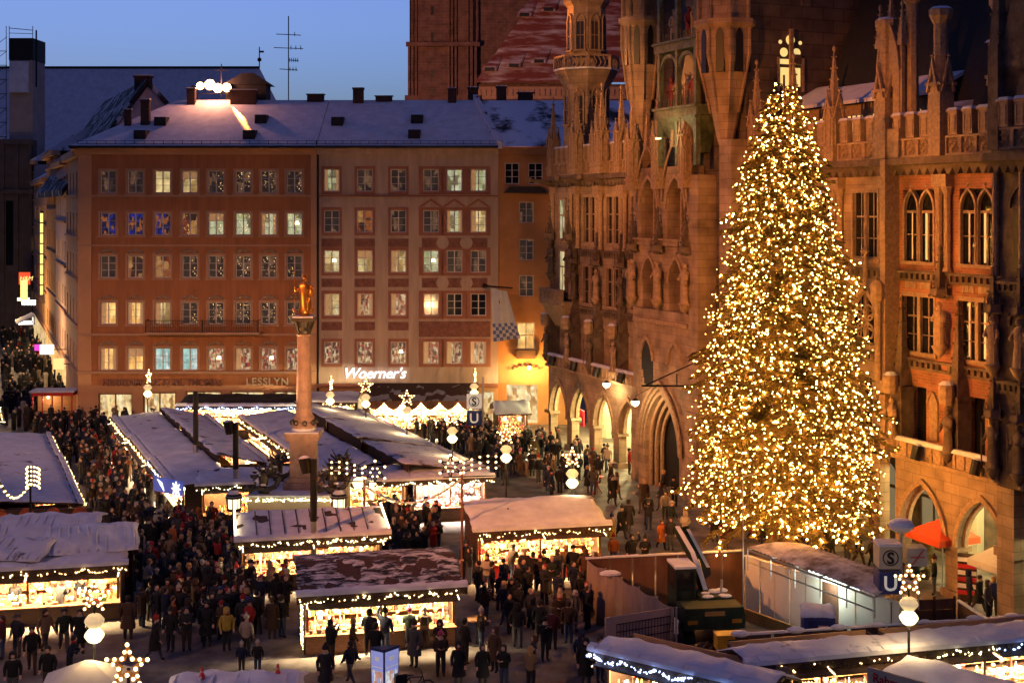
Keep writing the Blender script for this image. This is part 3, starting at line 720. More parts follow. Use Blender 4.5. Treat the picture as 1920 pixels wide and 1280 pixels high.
m = MB(); m.add([(fx(880), -6, fz(216)), (fx(1300), -6, fz(216)), (fx(1300), -.6, fz(190)), (fx(896), -.6, fz(190))], [(0, 1, 2, 3)]); m.box(fx(880), fx(1300), -5.8, -.7, 0, fz(217)); m.build('aisle_roof', snow_tile, ca)
spot('church_flood', (-25, 150, 30), (fx(880), FY, 38), 3800, (1, .42, .22), 60, .8, .4)
# ---------------------------------------------------------------- the gothic town hall (local x runs along the front towards the camera, local -y is the square)
TH_RZ = math.atan2(-0.9223, 0.3865)
TH = thing('town_hall', 'floodlit neo gothic town hall with arcades, statues, pinnacles and a clock tower base', 'town hall', (2.9, 104.0, 0), TH_RZ)
THM = Matrix.Translation((2.9, 104.0, 0)) @ Matrix.Rotation(TH_RZ, 4, 'Z')


def ogive(w, rise, n=7):
    """left half then right half of a pointed arch, from (-w/2, 0) over (0, rise) to (w/2, 0)"""
    a = w / 2; rr = (a * a + rise * rise) / (2 * a)
    t = math.asin(min(1, rise / rr)); pts = []
    for i in range(n + 1):
        q = t * i / n; pts.append((-a + rr - rr * math.cos(q), rr * math.sin(q)))
    return pts + [(-x, z) for x, z in pts[-2::-1]]


def arch_slab(mb, x0, x1, z0, z1, cx, ow, zs, rise, y0, y1, mi=0, n=7):
    """a wall slab with a pointed opening standing on z0"""
    pts = [(cx + x, zs + z) for x, z in ogive(ow, rise, n)]
    mb.box(x0, cx - ow / 2, y0, y1, z0, zs, mi); mb.box(cx + ow / 2, x1, y0, y1, z0, zs, mi)
    k = len(pts) // 2
    L = [(x0, zs)] + pts[:k + 1] + [(cx, z1), (x0, z1)]
    Rr = [(cx, z1)] + pts[k:] + [(x1, zs), (x1, z1)]
    mb.prism(L, y0, y1, mi); mb.prism(Rr, y0, y1, mi)


def arch_rib(mb, cx, ow, zs, rise, y0, y1, t, mi=0, n=7):
    """a moulding following a pointed arch, t thick on the outside"""
    a = [(cx + x, zs + z) for x, z in ogive(ow, rise, n)]; b = [(cx + x, zs + z) for x, z in ogive(ow + 2 * t, rise + t * 1.3, n)]
    for i in range(len(a) - 1): mb.prism([a[i], b[i], b[i + 1], a[i + 1]], y0, y1, mi)


def crocket_spire(mb, x, y, z0, h, r, n=4, mi=0, k=5):
    mb.lathe([(r, z0), (r * .12, z0 + h), (r * .3, z0 + h + .08), (r * .3, z0 + h + .2), (.02, z0 + h + .32)], n, (x, y, 0), mi, math.pi / 4)
    for i in range(k):
        t = (i + .5) / k; rr = r * (1 - t * .86)
        for q in range(4):
            a = q * math.pi / 2 + math.pi / 4; mb.octa((x + (rr + .03) * math.cos(a), y + (rr + .03) * math.sin(a), z0 + h * t), .09 * r / .4, mi)


def pinnacle_mesh(h=6.0, r=.38, name='pinnacle'):
    m = MB(); b = h * .46
    m.box(-r, r, -r, r, 0, b); m.box(-r * 1.25, r * 1.25, -r * 1.25, r * 1.25, .5, .62); m.box(-r * 1.2, r * 1.2, -r * 1.2, r * 1.2, b, b + .1)
    for q in range(4):
        old = m.M; m.M = Matrix.Rotation(q * math.pi / 2, 4, 'Z')
        m.prism([(-r, b - .5), (0, b + .85), (r, b - .5), (r * .7, b - .5), (0, b + .4), (-r * .7, b - .5)], -r - .1, -r - .003)
        m.box(-r * .6, -r * .45, -r - .06, -r - .003, .8, b - .5); m.box(r * .45, r * .6, -r - .06, -r - .003, .8, b - .5); m.octa((0, -r - .06, b + .95), .1)
        m.M = old
    crocket_spire(m, 0, 0, b + .1, h - b - .3, r * .85)
    return m.mesh(name, carved)


def chimney_pinnacle():
    m = MB(); m.box(-.42, .42, -.42, .42, 0, 3.4); m.box(-.52, .52, -.52, .52, 3.3, 3.45)
    for q in range(4):
        old = m.M; m.M = Matrix.Rotation(q * math.pi / 2, 4, 'Z'); m.prism([(-.42, 3.0), (0, 4.6), (.42, 3.0), (.3, 3.0), (0, 4.1), (-.3, 3.0)], -.55, -.423); m.octa((0, -.5, 4.7), .12); m.M = old
    m.lathe([(.36, 3.4), (.33, 6.2), (.55, 6.6), (.55, 6.9)], 8, mi=0); m.lathe([(.53, 6.903), (.4, 7.02), (.05, 7.05)], 8, mi=1)
    return m.mesh('pinnacle', [carved, snow])


def statue_mesh(seed=0, h=1.9, m_=None):
    """a robed stone figure on a corbel, head, shoulders, folded arms and robe folds"""
    r = random.Random(seed); m = MB()
    m.lathe([(.05, -.5), (.2, -.3), (.34, -.06), (.36, 0)], 8)
    prof = [(.3, 0), (.27, .25), (.25, .55), (.22, .85), (.26, 1.15), (.29, 1.38), (.24, 1.5), (.09, 1.58), (.08, 1.62)]
    vs = []; n = 10
    for rr, z in prof:
        for i in range(n):
            a = 2 * math.pi * i / n; f = 1 + .12 * math.sin(a * 4 + seed + z); vs.append((rr * f * math.cos(a), rr * f * .72 * math.sin(a), z))
    m.add(vs, [(k * n + i, k * n + (i + 1) % n, (k + 1) * n + (i + 1) % n, (k + 1) * n + i) for k in range(len(prof) - 1) for i in range(n)])
    m.ball((0, -.03, 1.74), .125, 8, 6, 0, (1, 1.05, 1.2)); m.ball((0, -.15, 1.73), .03, 5, 4)
    s = 1 if seed % 2 else -1
    m.tube([(s * .27, -.02, 1.38), (s * .33, -.14, 1.08), (s * .1, -.3, 1.12)], .07, 6); m.tube([(-s * .27, -.02, 1.38), (-s * .36, -.08, 1.05), (-s * .34, -.22, .85)], .07, 6)
    if seed % 3 == 0: m.tube([(-s * .34, -.26, .05), (-s * .34, -.26, 1.7)], .03, 5)
    if seed % 3 == 1: m.lathe([(.14, 1.85), (.16, 1.95), (.03, 2.0)], 6)
    return m.mesh('statue', m_ or carved, True)


def canopy_mesh():
    m = MB(); m.lathe([(.12, -.1), (.42, .05), (.42, .35), (.3, .4)], 6)
    for q in range(6):
        a = q * math.pi / 3; m.octa((.44 * math.cos(a), .44 * math.sin(a), .02), .1); m.cyl((.38 * math.cos(a), .38 * math.sin(a), .3), (.36 * math.cos(a), .36 * math.sin(a), .75), .06, .01, 4)
    crocket_spire(m, 0, 0, .4, 1.7, .27)
    return m.mesh('canopy', stone_dark)


PIN = pinnacle_mesh(); PINS = pinnacle_mesh(4.6, .3); PINC = chimney_pinnacle(); STAT = [statue_mesh(i, 1.9, stone_dark if i % 2 else None) for i in range(4)]; CAN = canopy_mesh()


def twin_rect_mesh(w, h):
    m = MB()
    m.box(-w / 2 - .12, w / 2 + .12, -.1, .16, h - .02, h + .2); m.box(-w / 2 - .12, -w / 2, -.08, .14, 0, h - .022); m.box(w / 2, w / 2 + .12, -.08, .14, 0, h - .022)
    m.box(-.11, .11, -.02, .34, 0, h - .022); m.box(-w / 2 - .2, w / 2 + .2, -.16, .35, -.2, 0)
    for s in (-1, 1):
        m.box(s * w / 4 - .035, s * w / 4 + .035, .3, .36, 0, h - .02); m.box(s * w / 4 - w / 4 + .12, s * w / 4 + w / 4 - .12, .3, .36, h * .62, h * .62 + .09)
        m.box(s * w / 4 - w / 4 + .12, s * w / 4 + w / 4 - .12, .3, .36, h * .3, h * .3 + .05)
    return m.mesh('window', carved)


def twin_arch_mesh(w, h):
    m = MB(); ow = w / 2 - .22; zs = h - .95
    for s in (-1, 1):
        arch_rib(m, s * w / 4, ow, zs, .85, -.08, .3, .12); m.box(s * w / 4 - ow / 2 - .12, s * w / 4 - ow / 2, -.08, .3, 0, zs); m.box(s * w / 4 + ow / 2, s * w / 4 + ow / 2 + .12, -.08, .3, 0, zs)
        m.box(s * w / 4 - .03, s * w / 4 + .03, .26, .32, 0, zs - .15); m.box(s * w / 4 - ow / 2, s * w / 4 + ow / 2, .25, .33, zs - .2, zs - .06); m.box(s * w / 4 - ow / 2, s * w / 4 + ow / 2, .26, .32, zs * .5, zs * .5 + .05)
        m.octa((s * w / 4, -.05, h + .18), .12)
    m.box(-.04, .04, -.2, .2, -.1, h - .6); m.box(-w / 2 - .1, w / 2 + .1, -.2, .35, -.16, 0)
    return m.mesh('window', carved)


def opn(mb, w, h, mi=0): mb.box(-w / 2, w / 2, .38, .42, .0, h, mi)


TR = twin_rect_mesh(2.2, 2.7); TR3 = twin_rect_mesh(2.0, 3.4); TA = twin_arch_mesh(2.3, 3.5)
mb = MB(); opn(mb, 2.2, 2.7); TRP = mb.mesh('pane', glass); mb = MB(); opn(mb, 2.3, 3.4); TAP = mb.mesh('pane', glass)
slit_on = mat('curtain_lit_glass', (.3, .2, .1), .3, 0, 1, emit=(1, .5, .16), es=1.1, sample=False)
mb = MB(); mb.box(.28, .42, .36, .375, .1, 2.5); mb.box(-.72, -.62, .36, .375, .1, 2.5); SLIT = mb.mesh('curtain_gap', slit_on)
dent = MB()
for i in range(9): dent.box(-1.55 + i * .35, -1.4 + i * .35, -.16, -.003, 0, .26)
dent.box(-1.75, 1.75, -.22, -.003, .263, .4); dent.box(-1.75, 1.75, -.12, -.003, -.14, -.003); DENT = dent.mesh('string_course', stone_dark)
cor = MB()
for i in range(7): cor.prism([(-1.75 + i * .5, 0), (-1.75 + i * .5, .5), (-1.25 + i * .5, .5), (-1.25 + i * .5, 0), (-1.33 + i * .5, 0), (-1.5 + i * .5, .32), (-1.67 + i * .5, 0)], -.42, -.003)
cor.box(-1.75, 1.75, -.75, .3, .503, .85); CORN = cor.mesh('cornice', stone_dark)


def quatre_mesh():
    m = MB(); m.box(-.5, .5, -.04, .1, 0, .1); m.box(-.5, .5, -.04, .1, .82, .92); m.box(-.5, -.4, -.04, .1, .1, .82); m.box(.4, .5, -.04, .1, .1, .82)
    for q in range(4):
        a = q * math.pi / 2; c = (.17 * math.cos(a), .46 + .17 * math.sin(a)); pts = [(c[0] + .17 * math.cos(t * math.pi / 4), .03, c[1] + .17 * math.sin(t * math.pi / 4)) for t in range(9)]
        m.tube(pts, .035, 4)
    m.box(-.4, .4, .1, .14, .1, .82); return m.mesh('balustrade_panel', carved)


def merlon_mesh():
    m = MB(); m.box(-.3, .3, -.12, .22, 0, 1.05); m.box(-.36, .36, -.18, .28, 1.05, 1.14); m.hexa([(-.36, -.18, 1.143), (.36, -.18, 1.143), (.36, .28, 1.143), (-.36, .28, 1.143)], [(-.28, -.1, 1.27), (.28, -.1, 1.27), (.28, .2, 1.27), (-.28, .2, 1.27)], 1)
    m.box(-.22, -.18, -.16, -.123, .1, .9); m.box(.18, .22, -.16, -.123, .1, .9); return m.mesh('merlon', [carved, snow])


QUA = quatre_mesh(); MER = merlon_mesh()
UY = 0.75                                        # the upper wall stands back behind the balcony
arc_lit = mat('vault_plaster', (.55, .5, .36), .9, .1, 1)


def buttress(s, brickish):
    m = MB(); m.box(-.42, .42, 0, .8, 6.0, 9.3)
    m.box(-.5, .5, -.08, .88, 9.1, 9.3); m.lathe([(.5, 9.3), (.42, 9.9), (.3, 10.2)], 4, (0, .4, 0), 0, math.pi / 4); crocket_spire(m, 0, .4, 10.0, 3.4, .36)
    m.hexa([(-.2, .8, 8.0), (.2, .8, 8.0), (.2, UY + .1, 8.9), (-.2, UY + .1, 8.9)], [(-.2, .8, 8.9), (.2, .8, 8.9), (.2, UY + .1, 9.9), (-.2, UY + .1, 9.9)])
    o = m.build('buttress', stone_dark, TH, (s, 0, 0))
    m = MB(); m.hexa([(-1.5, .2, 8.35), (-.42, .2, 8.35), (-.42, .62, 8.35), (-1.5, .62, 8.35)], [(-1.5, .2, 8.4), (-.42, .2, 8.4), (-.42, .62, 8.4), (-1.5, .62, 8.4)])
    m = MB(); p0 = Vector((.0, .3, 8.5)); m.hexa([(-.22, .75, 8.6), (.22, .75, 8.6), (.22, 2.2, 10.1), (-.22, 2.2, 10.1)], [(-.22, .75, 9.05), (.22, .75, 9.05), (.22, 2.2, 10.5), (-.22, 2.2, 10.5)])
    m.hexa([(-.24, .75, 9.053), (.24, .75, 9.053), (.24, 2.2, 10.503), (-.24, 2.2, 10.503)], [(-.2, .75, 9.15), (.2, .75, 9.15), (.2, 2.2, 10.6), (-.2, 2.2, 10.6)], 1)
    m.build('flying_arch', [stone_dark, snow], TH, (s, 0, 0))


def bay(s, w, style, i):
    """one bay of the front: arcade arch, balcony, three upper floors, cornice and parapet"""
    wall_m = brick if style == 'brick' else sandstone; cx = s + w / 2
    m = MB(); arch_slab(m, s, s + w, 0, 5.85, cx, w - .85, 2.4, 2.45, 0, .6); m.build('arcade_arch', sandstone, TH)
    m = MB(); arch_rib(m, cx, w - .85, 2.4, 2.45, -.14, -.003, .22); arch_rib(m, cx, w - 1.15, 2.4, 2.3, .25, .45, .15); m.build('arch_moulding', carved, TH)
    m = MB(); m.box(s - .54, s + .54, -.12, .72, 2.2, 2.42); m.box(s - .58, s + .58, -.16, .76, 0, .35); m.build_each('pier_capital', sandstone, TH)
    m = MB(); m.box(s, s + w, -.3, 1.15, 5.853, 6.05); m.box(s + .3, s + w - .3, -.22, .05, 6.053, 6.75)
    for k in range(6): x = s + .5 + (w - 1) * k / 5; m.box(x - .06, x + .06, -.28, -.223, 6.1, 6.7)
    m.build('balcony_rail', carved, TH)
    m = MB(); m.hexa([(s + .3, -.3, 6.753), (s + w - .3, -.3, 6.753), (s + w - .3, .12, 6.753), (s + .3, .12, 6.753)], [(s + .35, -.2, 6.92), (s + w - .35, -.2, 6.92), (s + w - .35, .05, 6.92), (s + .35, .05, 6.92)]); m.build('snow_cap', snow, TH)
    # upper wall with real openings
    s0 = s
    if style == 'brick': s = s - 1.2; cx = cx - 1.2
    f1 = (cx - .55, cx + .55, 6.06, 9.3)
    f2 = (cx - 1.1, cx + 1.1, 11.0, 13.7); f3 = (cx - 1.15, cx + 1.15, 15.4, 18.9) if style == 'brick' else (cx - 1.0, cx + 1.0, 15.5, 18.9)
    m = MB(); pierced(m, s, s + w, 6.055, 19.6, [f1, f2, f3], UY, UY + .5); m.build('wall', wall_m, TH)
    win = inst('window', TR, TH, (cx, UY, 11.0), sc=(1, .5, 1)); inst('pane', TRP, win)
    if style == 'brick' and i % 2 == 0: inst('curtain_gap', SLIT, win)
    win = inst('window', TA if style == 'brick' else TR3, TH, (cx, UY, 15.4), sc=(1, .5, 1)); inst('pane', TAP, win)
    if style == 'brick': inst('curtain_gap', SLIT, win, sc=(1, 1, .95))
    m = MB(); m.box(cx - .55, cx + .55, UY + .4, UY + .44, 6.06, 9.3); d = m.build('balcony_door', glass, TH)
    if i % 2 == 0: m = MB(); m.box(cx + .25, cx + .35, UY + .36, UY + .39, 6.4, 8.6); m.build('lit_gap', slit_on, d)
    inst('string_course', DENT, TH, (cx, UY, 10.3), sc=(w / 3.5, 1, 1)); inst('string_course', DENT, TH, (cx, UY, 14.55), sc=(w / 3.5, 1, 1)); inst('cornice', CORN, TH, (cx, UY, 19.6), sc=(w / 3.5, 1, 1))
    if style == 'brick':
        m = MB(); arch_rib(m, cx - 1.0 + 2.0, .6, 8.6, .5, UY - .06, UY - .003, .1); m.prism([(cx + .85, 6.9), (cx + .85, 8.7), (cx + 1.15, 9.2), (cx + 1.45, 8.7), (cx + 1.45, 6.9)], UY - .1, UY - .003); m.build('plaque', carved, TH)
        for q in (-1, 1):
            m = MB()
            for k in range(7): a = math.pi * (k - 3) / 14; x = cx + q * .55 + .55 * math.sin(a); m.box(x - .05, x + .05, UY - .05, UY - .003, 13.95 + .15 * math.cos(a), 14.3 + .12 * math.cos(a))
            m.build('brick_arch', carved, TH)
    # parapet
    k = 3
    for q in range(k):
        x = s + .5 + (w - 1) * (q + .5) / k; inst('balustrade_panel', QUA, TH, (x, UY - .5, 20.46), sc=((w - 1) / k, 1, 1)); inst('merlon', MER, TH, (x, UY - .42, 21.4))
    # boundary: column shafts, statue with canopy, pinnacle
    m = MB()
    for q in (-.28, .28): m.cyl((s + q, UY - .2, 15.2), (s + q, UY - .2, 18.6), .17, .17, 8); m.cyl((s + q, UY - .2, 15.0), (s + q, UY - .2, 15.2), .26, .2, 8); m.cyl((s + q, UY - .2, 18.6), (s + q, UY - .2, 19.0), .18, .3, 8)
    m.box(s - .5, s + .5, UY - .5, UY - .003, 19.0, 19.6); m.build_each('column_shaft', carved, TH)
    st = inst('statue', STAT[i % 4], TH, (s, UY - .42, 11.5), sc=(1.1, 1.1, 1.1)); inst('canopy', CAN, TH, (s, UY - .4, 13.85), sc=(1.1, 1.1, 1.0))
    s_up = s; s = s0
    buttress(s, style == 'brick')
    inst('statue', STAT[(i + 1) % 4], TH, (s, -.22, 6.75), sc=(1.05, 1.05, 1.05))
    c = MB(); c.lathe([(.3, 8.95), (.36, 9.25), (.36, 9.75), (.3, 9.85)], 8, (0, -.3, 0)); c.lathe([(.36, 9.853), (.2, 10.0), (.03, 10.02)], 8, (0, -.3, 0), 1); c.build('canopy', [carved, snow], TH, (s, 0, 0))
    inst('pinnacle', PINC if style == 'brick' else PIN, TH, (s_up, UY - .35, 20.46))


# bays: sandstone wing on the far left, then the tower, then the sandstone bay beside it and the brick wing
LEFT = [(3.8 * k, 3.8, 'stone') for k in range(4)]
for i, (s, w, st) in enumerate(LEFT): bay(s - .2, w, st, i)
RIGHT = [(28.2, 3.7, 'stone'), (31.9, 3.7, 'stone'), (35.6, 4.3, 'stone'), (41.1, 4.0, 'brick'), (45.1, 4.0, 'brick'), (49.1, 4.0, 'dark'), (53.1, 4.0, 'brick')]
for i, (s, w, st) in enumerate(RIGHT): bay(s, w, 'brick' if st != 'stone' else 'stone', i)
# ends and body behind the wall
m = MB(); m.box(-.2, 15.0, UY + .55, 14, 6.0, 20.4); m.box(27.0, 58, UY + .55, 14, 6.0, 20.4); m.box(-.2, 15, 5.2, 14, 0, 5.99); m.box(27, 58, 5.2, 14, 0, 5.99)
m.build('body', stone_dark, TH)
m = MB(); m.box(-.2, 15, .95, 5.19, 5.6, 5.84); m.box(27, 58, .95, 5.19, 5.6, 5.84); m.build('arcade_vault', arc_lit, TH)
m = MB()
for s in (0, 3.8, 7.6, 11.4, 28.2, 31.9, 35.6, 41.1, 45.1, 49.1): m.box(s - .35, s + .35, .95, 5.1, 5.0, 5.597); m.box(s - .4, s + .4, 4.7, 5.15, 0, 5.0)
m.build_each('vault_rib', arc_lit, TH)
shop_lit = mat('lit_shop_glass', (.8, .8, .6), .3, 0, 1, emit=(.95, 1.0, .62), es=2.6); shop_dk = mat('dim_shop_glass', (.1, .1, .08), .2, 0, 1, emit=(.8, .6, .3), es=.25, sample=False)
for s, w, mm in ((9.4, 1.4, shop_lit), (5.6, 1.0, shop_lit), (12.2, 1.6, shop_dk), (1.4, 1.6, shop_dk), (43.6, 1.3, shop_lit), (47.4, 2.4, shop_lit), (51, 2.5, shop_dk), (37, 2, shop_dk), (33, 2, shop_dk), (29, 2, shop_dk)):
    m = MB(); m.box(s, s + w, 5.02, 5.1, .4, 2.7); arch_slab
    m.prism([(s, 2.85)] + [(s + w / 2 + x, 2.85 + z) for x, z in ogive(w, w * .6, 5)], 5.02, 5.1); o = m.build('shop_window', mm, TH)
    m = MB(); m.box(s + w / 2 - .05, s + w / 2 + .05, 4.94, 5.0, .4, 3.6); m.box(s, s + w, 4.94, 5.0, 2.7, 2.85); m.box(s - .1, s, 4.94, 5.1, .4, 2.85); m.box(s + w, s + w + .1, 4.94, 5.1, .4, 2.85); m.build('window_frame', dark_wood, o)
# lamps hung in the arcade vault
for i, s in enumerate((1.7, 5.5, 9.3, 13.0, 43.1, 47.1, 51.1)):
    m = MB(); m.lathe([(.05, .3), (.2, .15), (.24, -.1), (.1, -.2)], 10); m.build('vault_lamp', lens_on, TH, (s, 2.6, 5.2))
    d = bpy.data.lights.new('vault_lamp_light', 'POINT'); d.energy = 95 if i < 4 else 34; d.color = (1, .84, .36); d.shadow_soft_size = .25
    o = bpy.data.objects.new('vault_lamp_light', d); C.objects.link(o); o.parent = TH; o.location = (s, 2.6, 4.75)
# red notice screen under the far arches
m = MB(); m.box(2.4, 4.0, .95, 1.05, 1.7, 2.9); o = m.build('notice_board', mat('red_screen', (.5, .02, .03), .4, 0, 1, emit=(.6, .02, .03), es=.5), TH)
m = MB(); m.prism([(2.9, 1.95), (3.15, 2.4), (3.4, 1.95)], .9, .945); m.prism([(3.5, 1.95), (3.6, 2.3), (3.75, 1.95)], .9, .945); m.build('emblem', mat('green_print', (.1, .6, .2), .5, 0, 1, emit=(.1, .6, .2), es=.5), o)
# floodlight cans on the balcony
can = MB(); can.cyl((0, -.1, .1), (0, .1, .75), .24, .26, 10); can.cyl((0, .1, .753), (0, .13, .86), .24, .1, 10, 1); can.box(-.3, .3, -.04, .04, .3, .4); CAN_L = can.mesh('floodlight', [black_p, snow])
for s in (1.6, 5.4, 9.2, 12.9, 43.3, 47.3, 51): inst('floodlight', CAN_L, TH, (s, -.55, 6.0))
# attic storey and roof behind the parapet
m = MB(); at_h = [(x, x + 1.7, 22.2, 23.1) for x in (30.0, 32.6, 34.8, 37.4)]; pierced(m, 27.2, 40.4, 20.4, 23.7, at_h, 3.2, 3.6); pierced(m, 8.2, 14.8, 20.4, 23.9, [(9.0, 10, 21.6, 23), (12.4, 13.6, 21.6, 23.2)], 3.2, 3.6); m.build('attic_wall', carved, TH)
m = MB()
for x in (30.0, 32.6, 34.8, 37.4):
    m.box(x, x + 1.7, 3.5, 3.55, 22.2, 23.1)
m.build_each('attic_window', mat('attic_glow', (.8, .6, .3), .4, 0, 1, emit=(1, .66, .26), es=.95, sample=False), TH)
m = MB()
for x in (30.0, 32.6, 34.8, 37.4):
    for q in (0, .42, .84, 1.26, 1.66): m.box(x + q - .02, x + q + .03, 3.42, 3.49, 22.2, 23.1)
m.build('attic_mullions', iron, TH)
m = MB(); m.box(12.4, 13.6, 3.5, 3.55, 21.6, 23.2); m.build('attic_window', r_green, TH)
m = MB(); m.hexa([(27.1, 2.7, 23.703), (40.5, 2.7, 23.703), (40.5, 5.2, 25.0), (27.1, 5.2, 25.0)], [(27.1, 2.7, 23.9), (40.5, 2.7, 23.9), (40.5, 5.2, 25.2), (27.1, 5.2, 25.2)])
m.hexa([(8.0, 2.7, 23.903), (15, 2.7, 23.903), (15, 5, 25.3), (8, 5, 25.3)], [(8, 2.7, 24.1), (15, 2.7, 24.1), (15, 5, 25.5), (8, 5, 25.5)]); m.build_each('snowy_attic_roof', snow, TH)
m = MB(); m.add([(29, 3.0, 20.6), (60, 3.0, 20.6), (60, 11, 40), (29, 11, 40), (29, 19, 20.6), (60, 19, 20.6)], [(0, 1, 2, 3), (3, 2, 5, 4), (0, 3, 4), (1, 5, 2)])
m.add([(6, 4.5, 23), (15, 4.5, 23), (15, 10, 33), (9, 10, 33)], [(0, 1, 2, 3), (0, 3, 2, 1)]); m.build('main_roof', slate, TH)
for s, y, z, w in ((43.8, 4.2, 26.0, 1.1), (45.4, 5.5, 29.0, 1.0), (41.3, 3.4, 23.0, 1.3), (48.0, 6, 27.2, 2.2)):
    m = MB(); m.box(-w * .4, w * .4, -.5, .8, -2.2, 0); m.hexa([(-w * .5, -.6, .003), (w * .5, -.6, .003), (w * .5, .9, .003), (-w * .5, .9, .003)], [(-w * .45, -.5, .14), (w * .45, -.5, .14), (w * .45, .9, .4), (-w * .45, .9, .4)], 1)
    m.build('roof_dormer', [brick, snow], TH, (s, y, z))
# corner pier of the stone bay, shafts beside the brick wing and the traceried ogee window
m = MB(); m.box(40.05, 40.45, -.12, UY, 6.06, 20.4); m.cyl((40.2, -.35, 9.5), (40.2, -.35, 14.2), .16, .16, 8); m.lathe([(.05, 13.2), (.34, 13.5), (.34, 14.2), (.2, 14.4)], 8, (40.2, -.4, 0)); m.build('corner_pier', carved, TH)
m = MB(); arch_rib(m, 38.2, 2.6, 11.4, 2.4, UY - .5, UY - .2, .2); m.tube([(38.2, UY - .35, 13.8), (38.2, UY - .35, 15.6)], .12, 5); m.octa((38.2, UY - .35, 15.8), .3)
for q in range(6):
    a = q * math.pi / 3; c = (38.2 + .55 * math.cos(a), 12.2 + .55 * math.sin(a)); m.tube([(c[0] + .4 * math.cos(t * math.pi / 4), UY - .35, c[1] + .4 * math.sin(t * math.pi / 4)) for t in range(9)], .06, 4)
m.build('ogee_tracery', carved, TH)
# gabled tabernacle on the parapet, between stone and brick
m = MB(); tx = 40.2
for a, b in ((-.85, -.35), (.35, .85)): m.cyl((tx + a, .45, 20.46), (tx + a, .45, 26.0), .14, .14, 4, 0, math.pi / 4); m.cyl((tx + b, .45, 20.46), (tx + b, .45, 26.0), .14, .14, 4, 0, math.pi / 4)
m.build('tabernacle_posts', carved, TH)
m = MB(); arch_slab(m, tx - .8, tx + .8, 22.0, 25.2, tx, 1.0, 23.4, .8, .3, .6); m.prism([(tx - .9, 25.2), (tx, 27.4), (tx + .9, 25.2)], .3, .6); arch_rib(m, tx, 1.5, 24.8, 2.4, .2, .297, .12)
for q in (-.85, .85): crocket_spire(m, tx + q, .45, 26.0, 1.9, .28)
crocket_spire(m, tx, .45, 27.3, 1.5, .2); m.box(tx - 1, tx + 1, .1, .9, 20.46, 21.9); m.build('tabernacle', carved, TH)
m = MB(); m.lathe([(.34, 20.5), (.3, 28.0), (.5, 28.3), (.5, 28.5)], 8, (tx + .9, 1.0, 0)); m.lathe([(.46, 28.503), (.08, 33.5), (.14, 33.6), (.02, 34)], 8, (tx + .9, 1.0, 0)); m.build('stair_turret', carved, TH)
# dark projecting oriel at the right edge of the picture
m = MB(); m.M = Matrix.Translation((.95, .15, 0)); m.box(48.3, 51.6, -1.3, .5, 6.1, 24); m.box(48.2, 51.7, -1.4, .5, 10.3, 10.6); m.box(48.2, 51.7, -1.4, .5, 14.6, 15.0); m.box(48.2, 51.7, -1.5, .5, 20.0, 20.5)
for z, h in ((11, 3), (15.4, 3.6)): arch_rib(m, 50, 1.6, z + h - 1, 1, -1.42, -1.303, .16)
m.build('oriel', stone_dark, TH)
for x in (49.35, 50.9, 52.45):
    q = MB(); q.cyl((x, -1.3, 6.2), (x, -1.3, 10.2), .14, .14, 7); q.cyl((x, -1.3, 10.7), (x, -1.3, 14.5), .14, .14, 7); q.cyl((x, -1.3, 15.1), (x, -1.3, 19.9), .14, .14, 7); q.build_each('column_shaft', carved, TH)
    inst('statue', STAT[0], TH, (x, -1.45, 11.3), sc=(1.1, 1.1, 1.1)); inst('canopy', CAN, TH, (x, -1.4, 13.5)); inst('statue', STAT[3], TH, (x, -1.45, 6.9), sc=(1.1, 1.1, 1.1)); inst('canopy', CAN, TH, (x, -1.4, 9.0))
inst('string_course', DENT, TH, (50.9, -1.2, 14.5), sc=(.95, 1, 1)); inst('string_course', DENT, TH, (50.9, -1.2, 10.25), sc=(.95, 1, 1)); inst('cornice', CORN, TH, (50.9, -1.2, 19.5), sc=(.95, 1, 1))
for k in range(3): inst('balustrade_panel', QUA, TH, (49.9 + k * 1.0, -1.35, 20.5)); inst('merlon', MER, TH, (49.9 + k * 1.0, -1.3, 21.45))
m = MB(Matrix.Translation((.95, .15, 0))); m.box(49.3, 50.7, -1.34, -1.303, 11, 13.2); m.box(49.3, 50.7, -1.34, -1.303, 15.4, 18); m.build_each('oriel_pane', mat('dull_glass', (.012, .011, .012), .45, 0, 1), TH)
m = MB(Matrix.Translation((.95, .15, 0)))
for x in (48.4, 51.5): m.box(x - .3, x + .3, -1.6, -.9, 20.5, 25); crocket_spire(m, x, -1.25, 25, 4.5, .4)
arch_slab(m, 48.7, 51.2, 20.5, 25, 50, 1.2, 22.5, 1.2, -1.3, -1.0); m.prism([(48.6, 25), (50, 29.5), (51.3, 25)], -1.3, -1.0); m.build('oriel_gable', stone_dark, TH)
m = MB(); m.box(49.0, 50.0, -.9, -.21, 0, 6.0); m.box(48.9, 50.1, -1.0, -.211, 3.0, 3.4); m.build('oriel_pier', sandstone, TH)
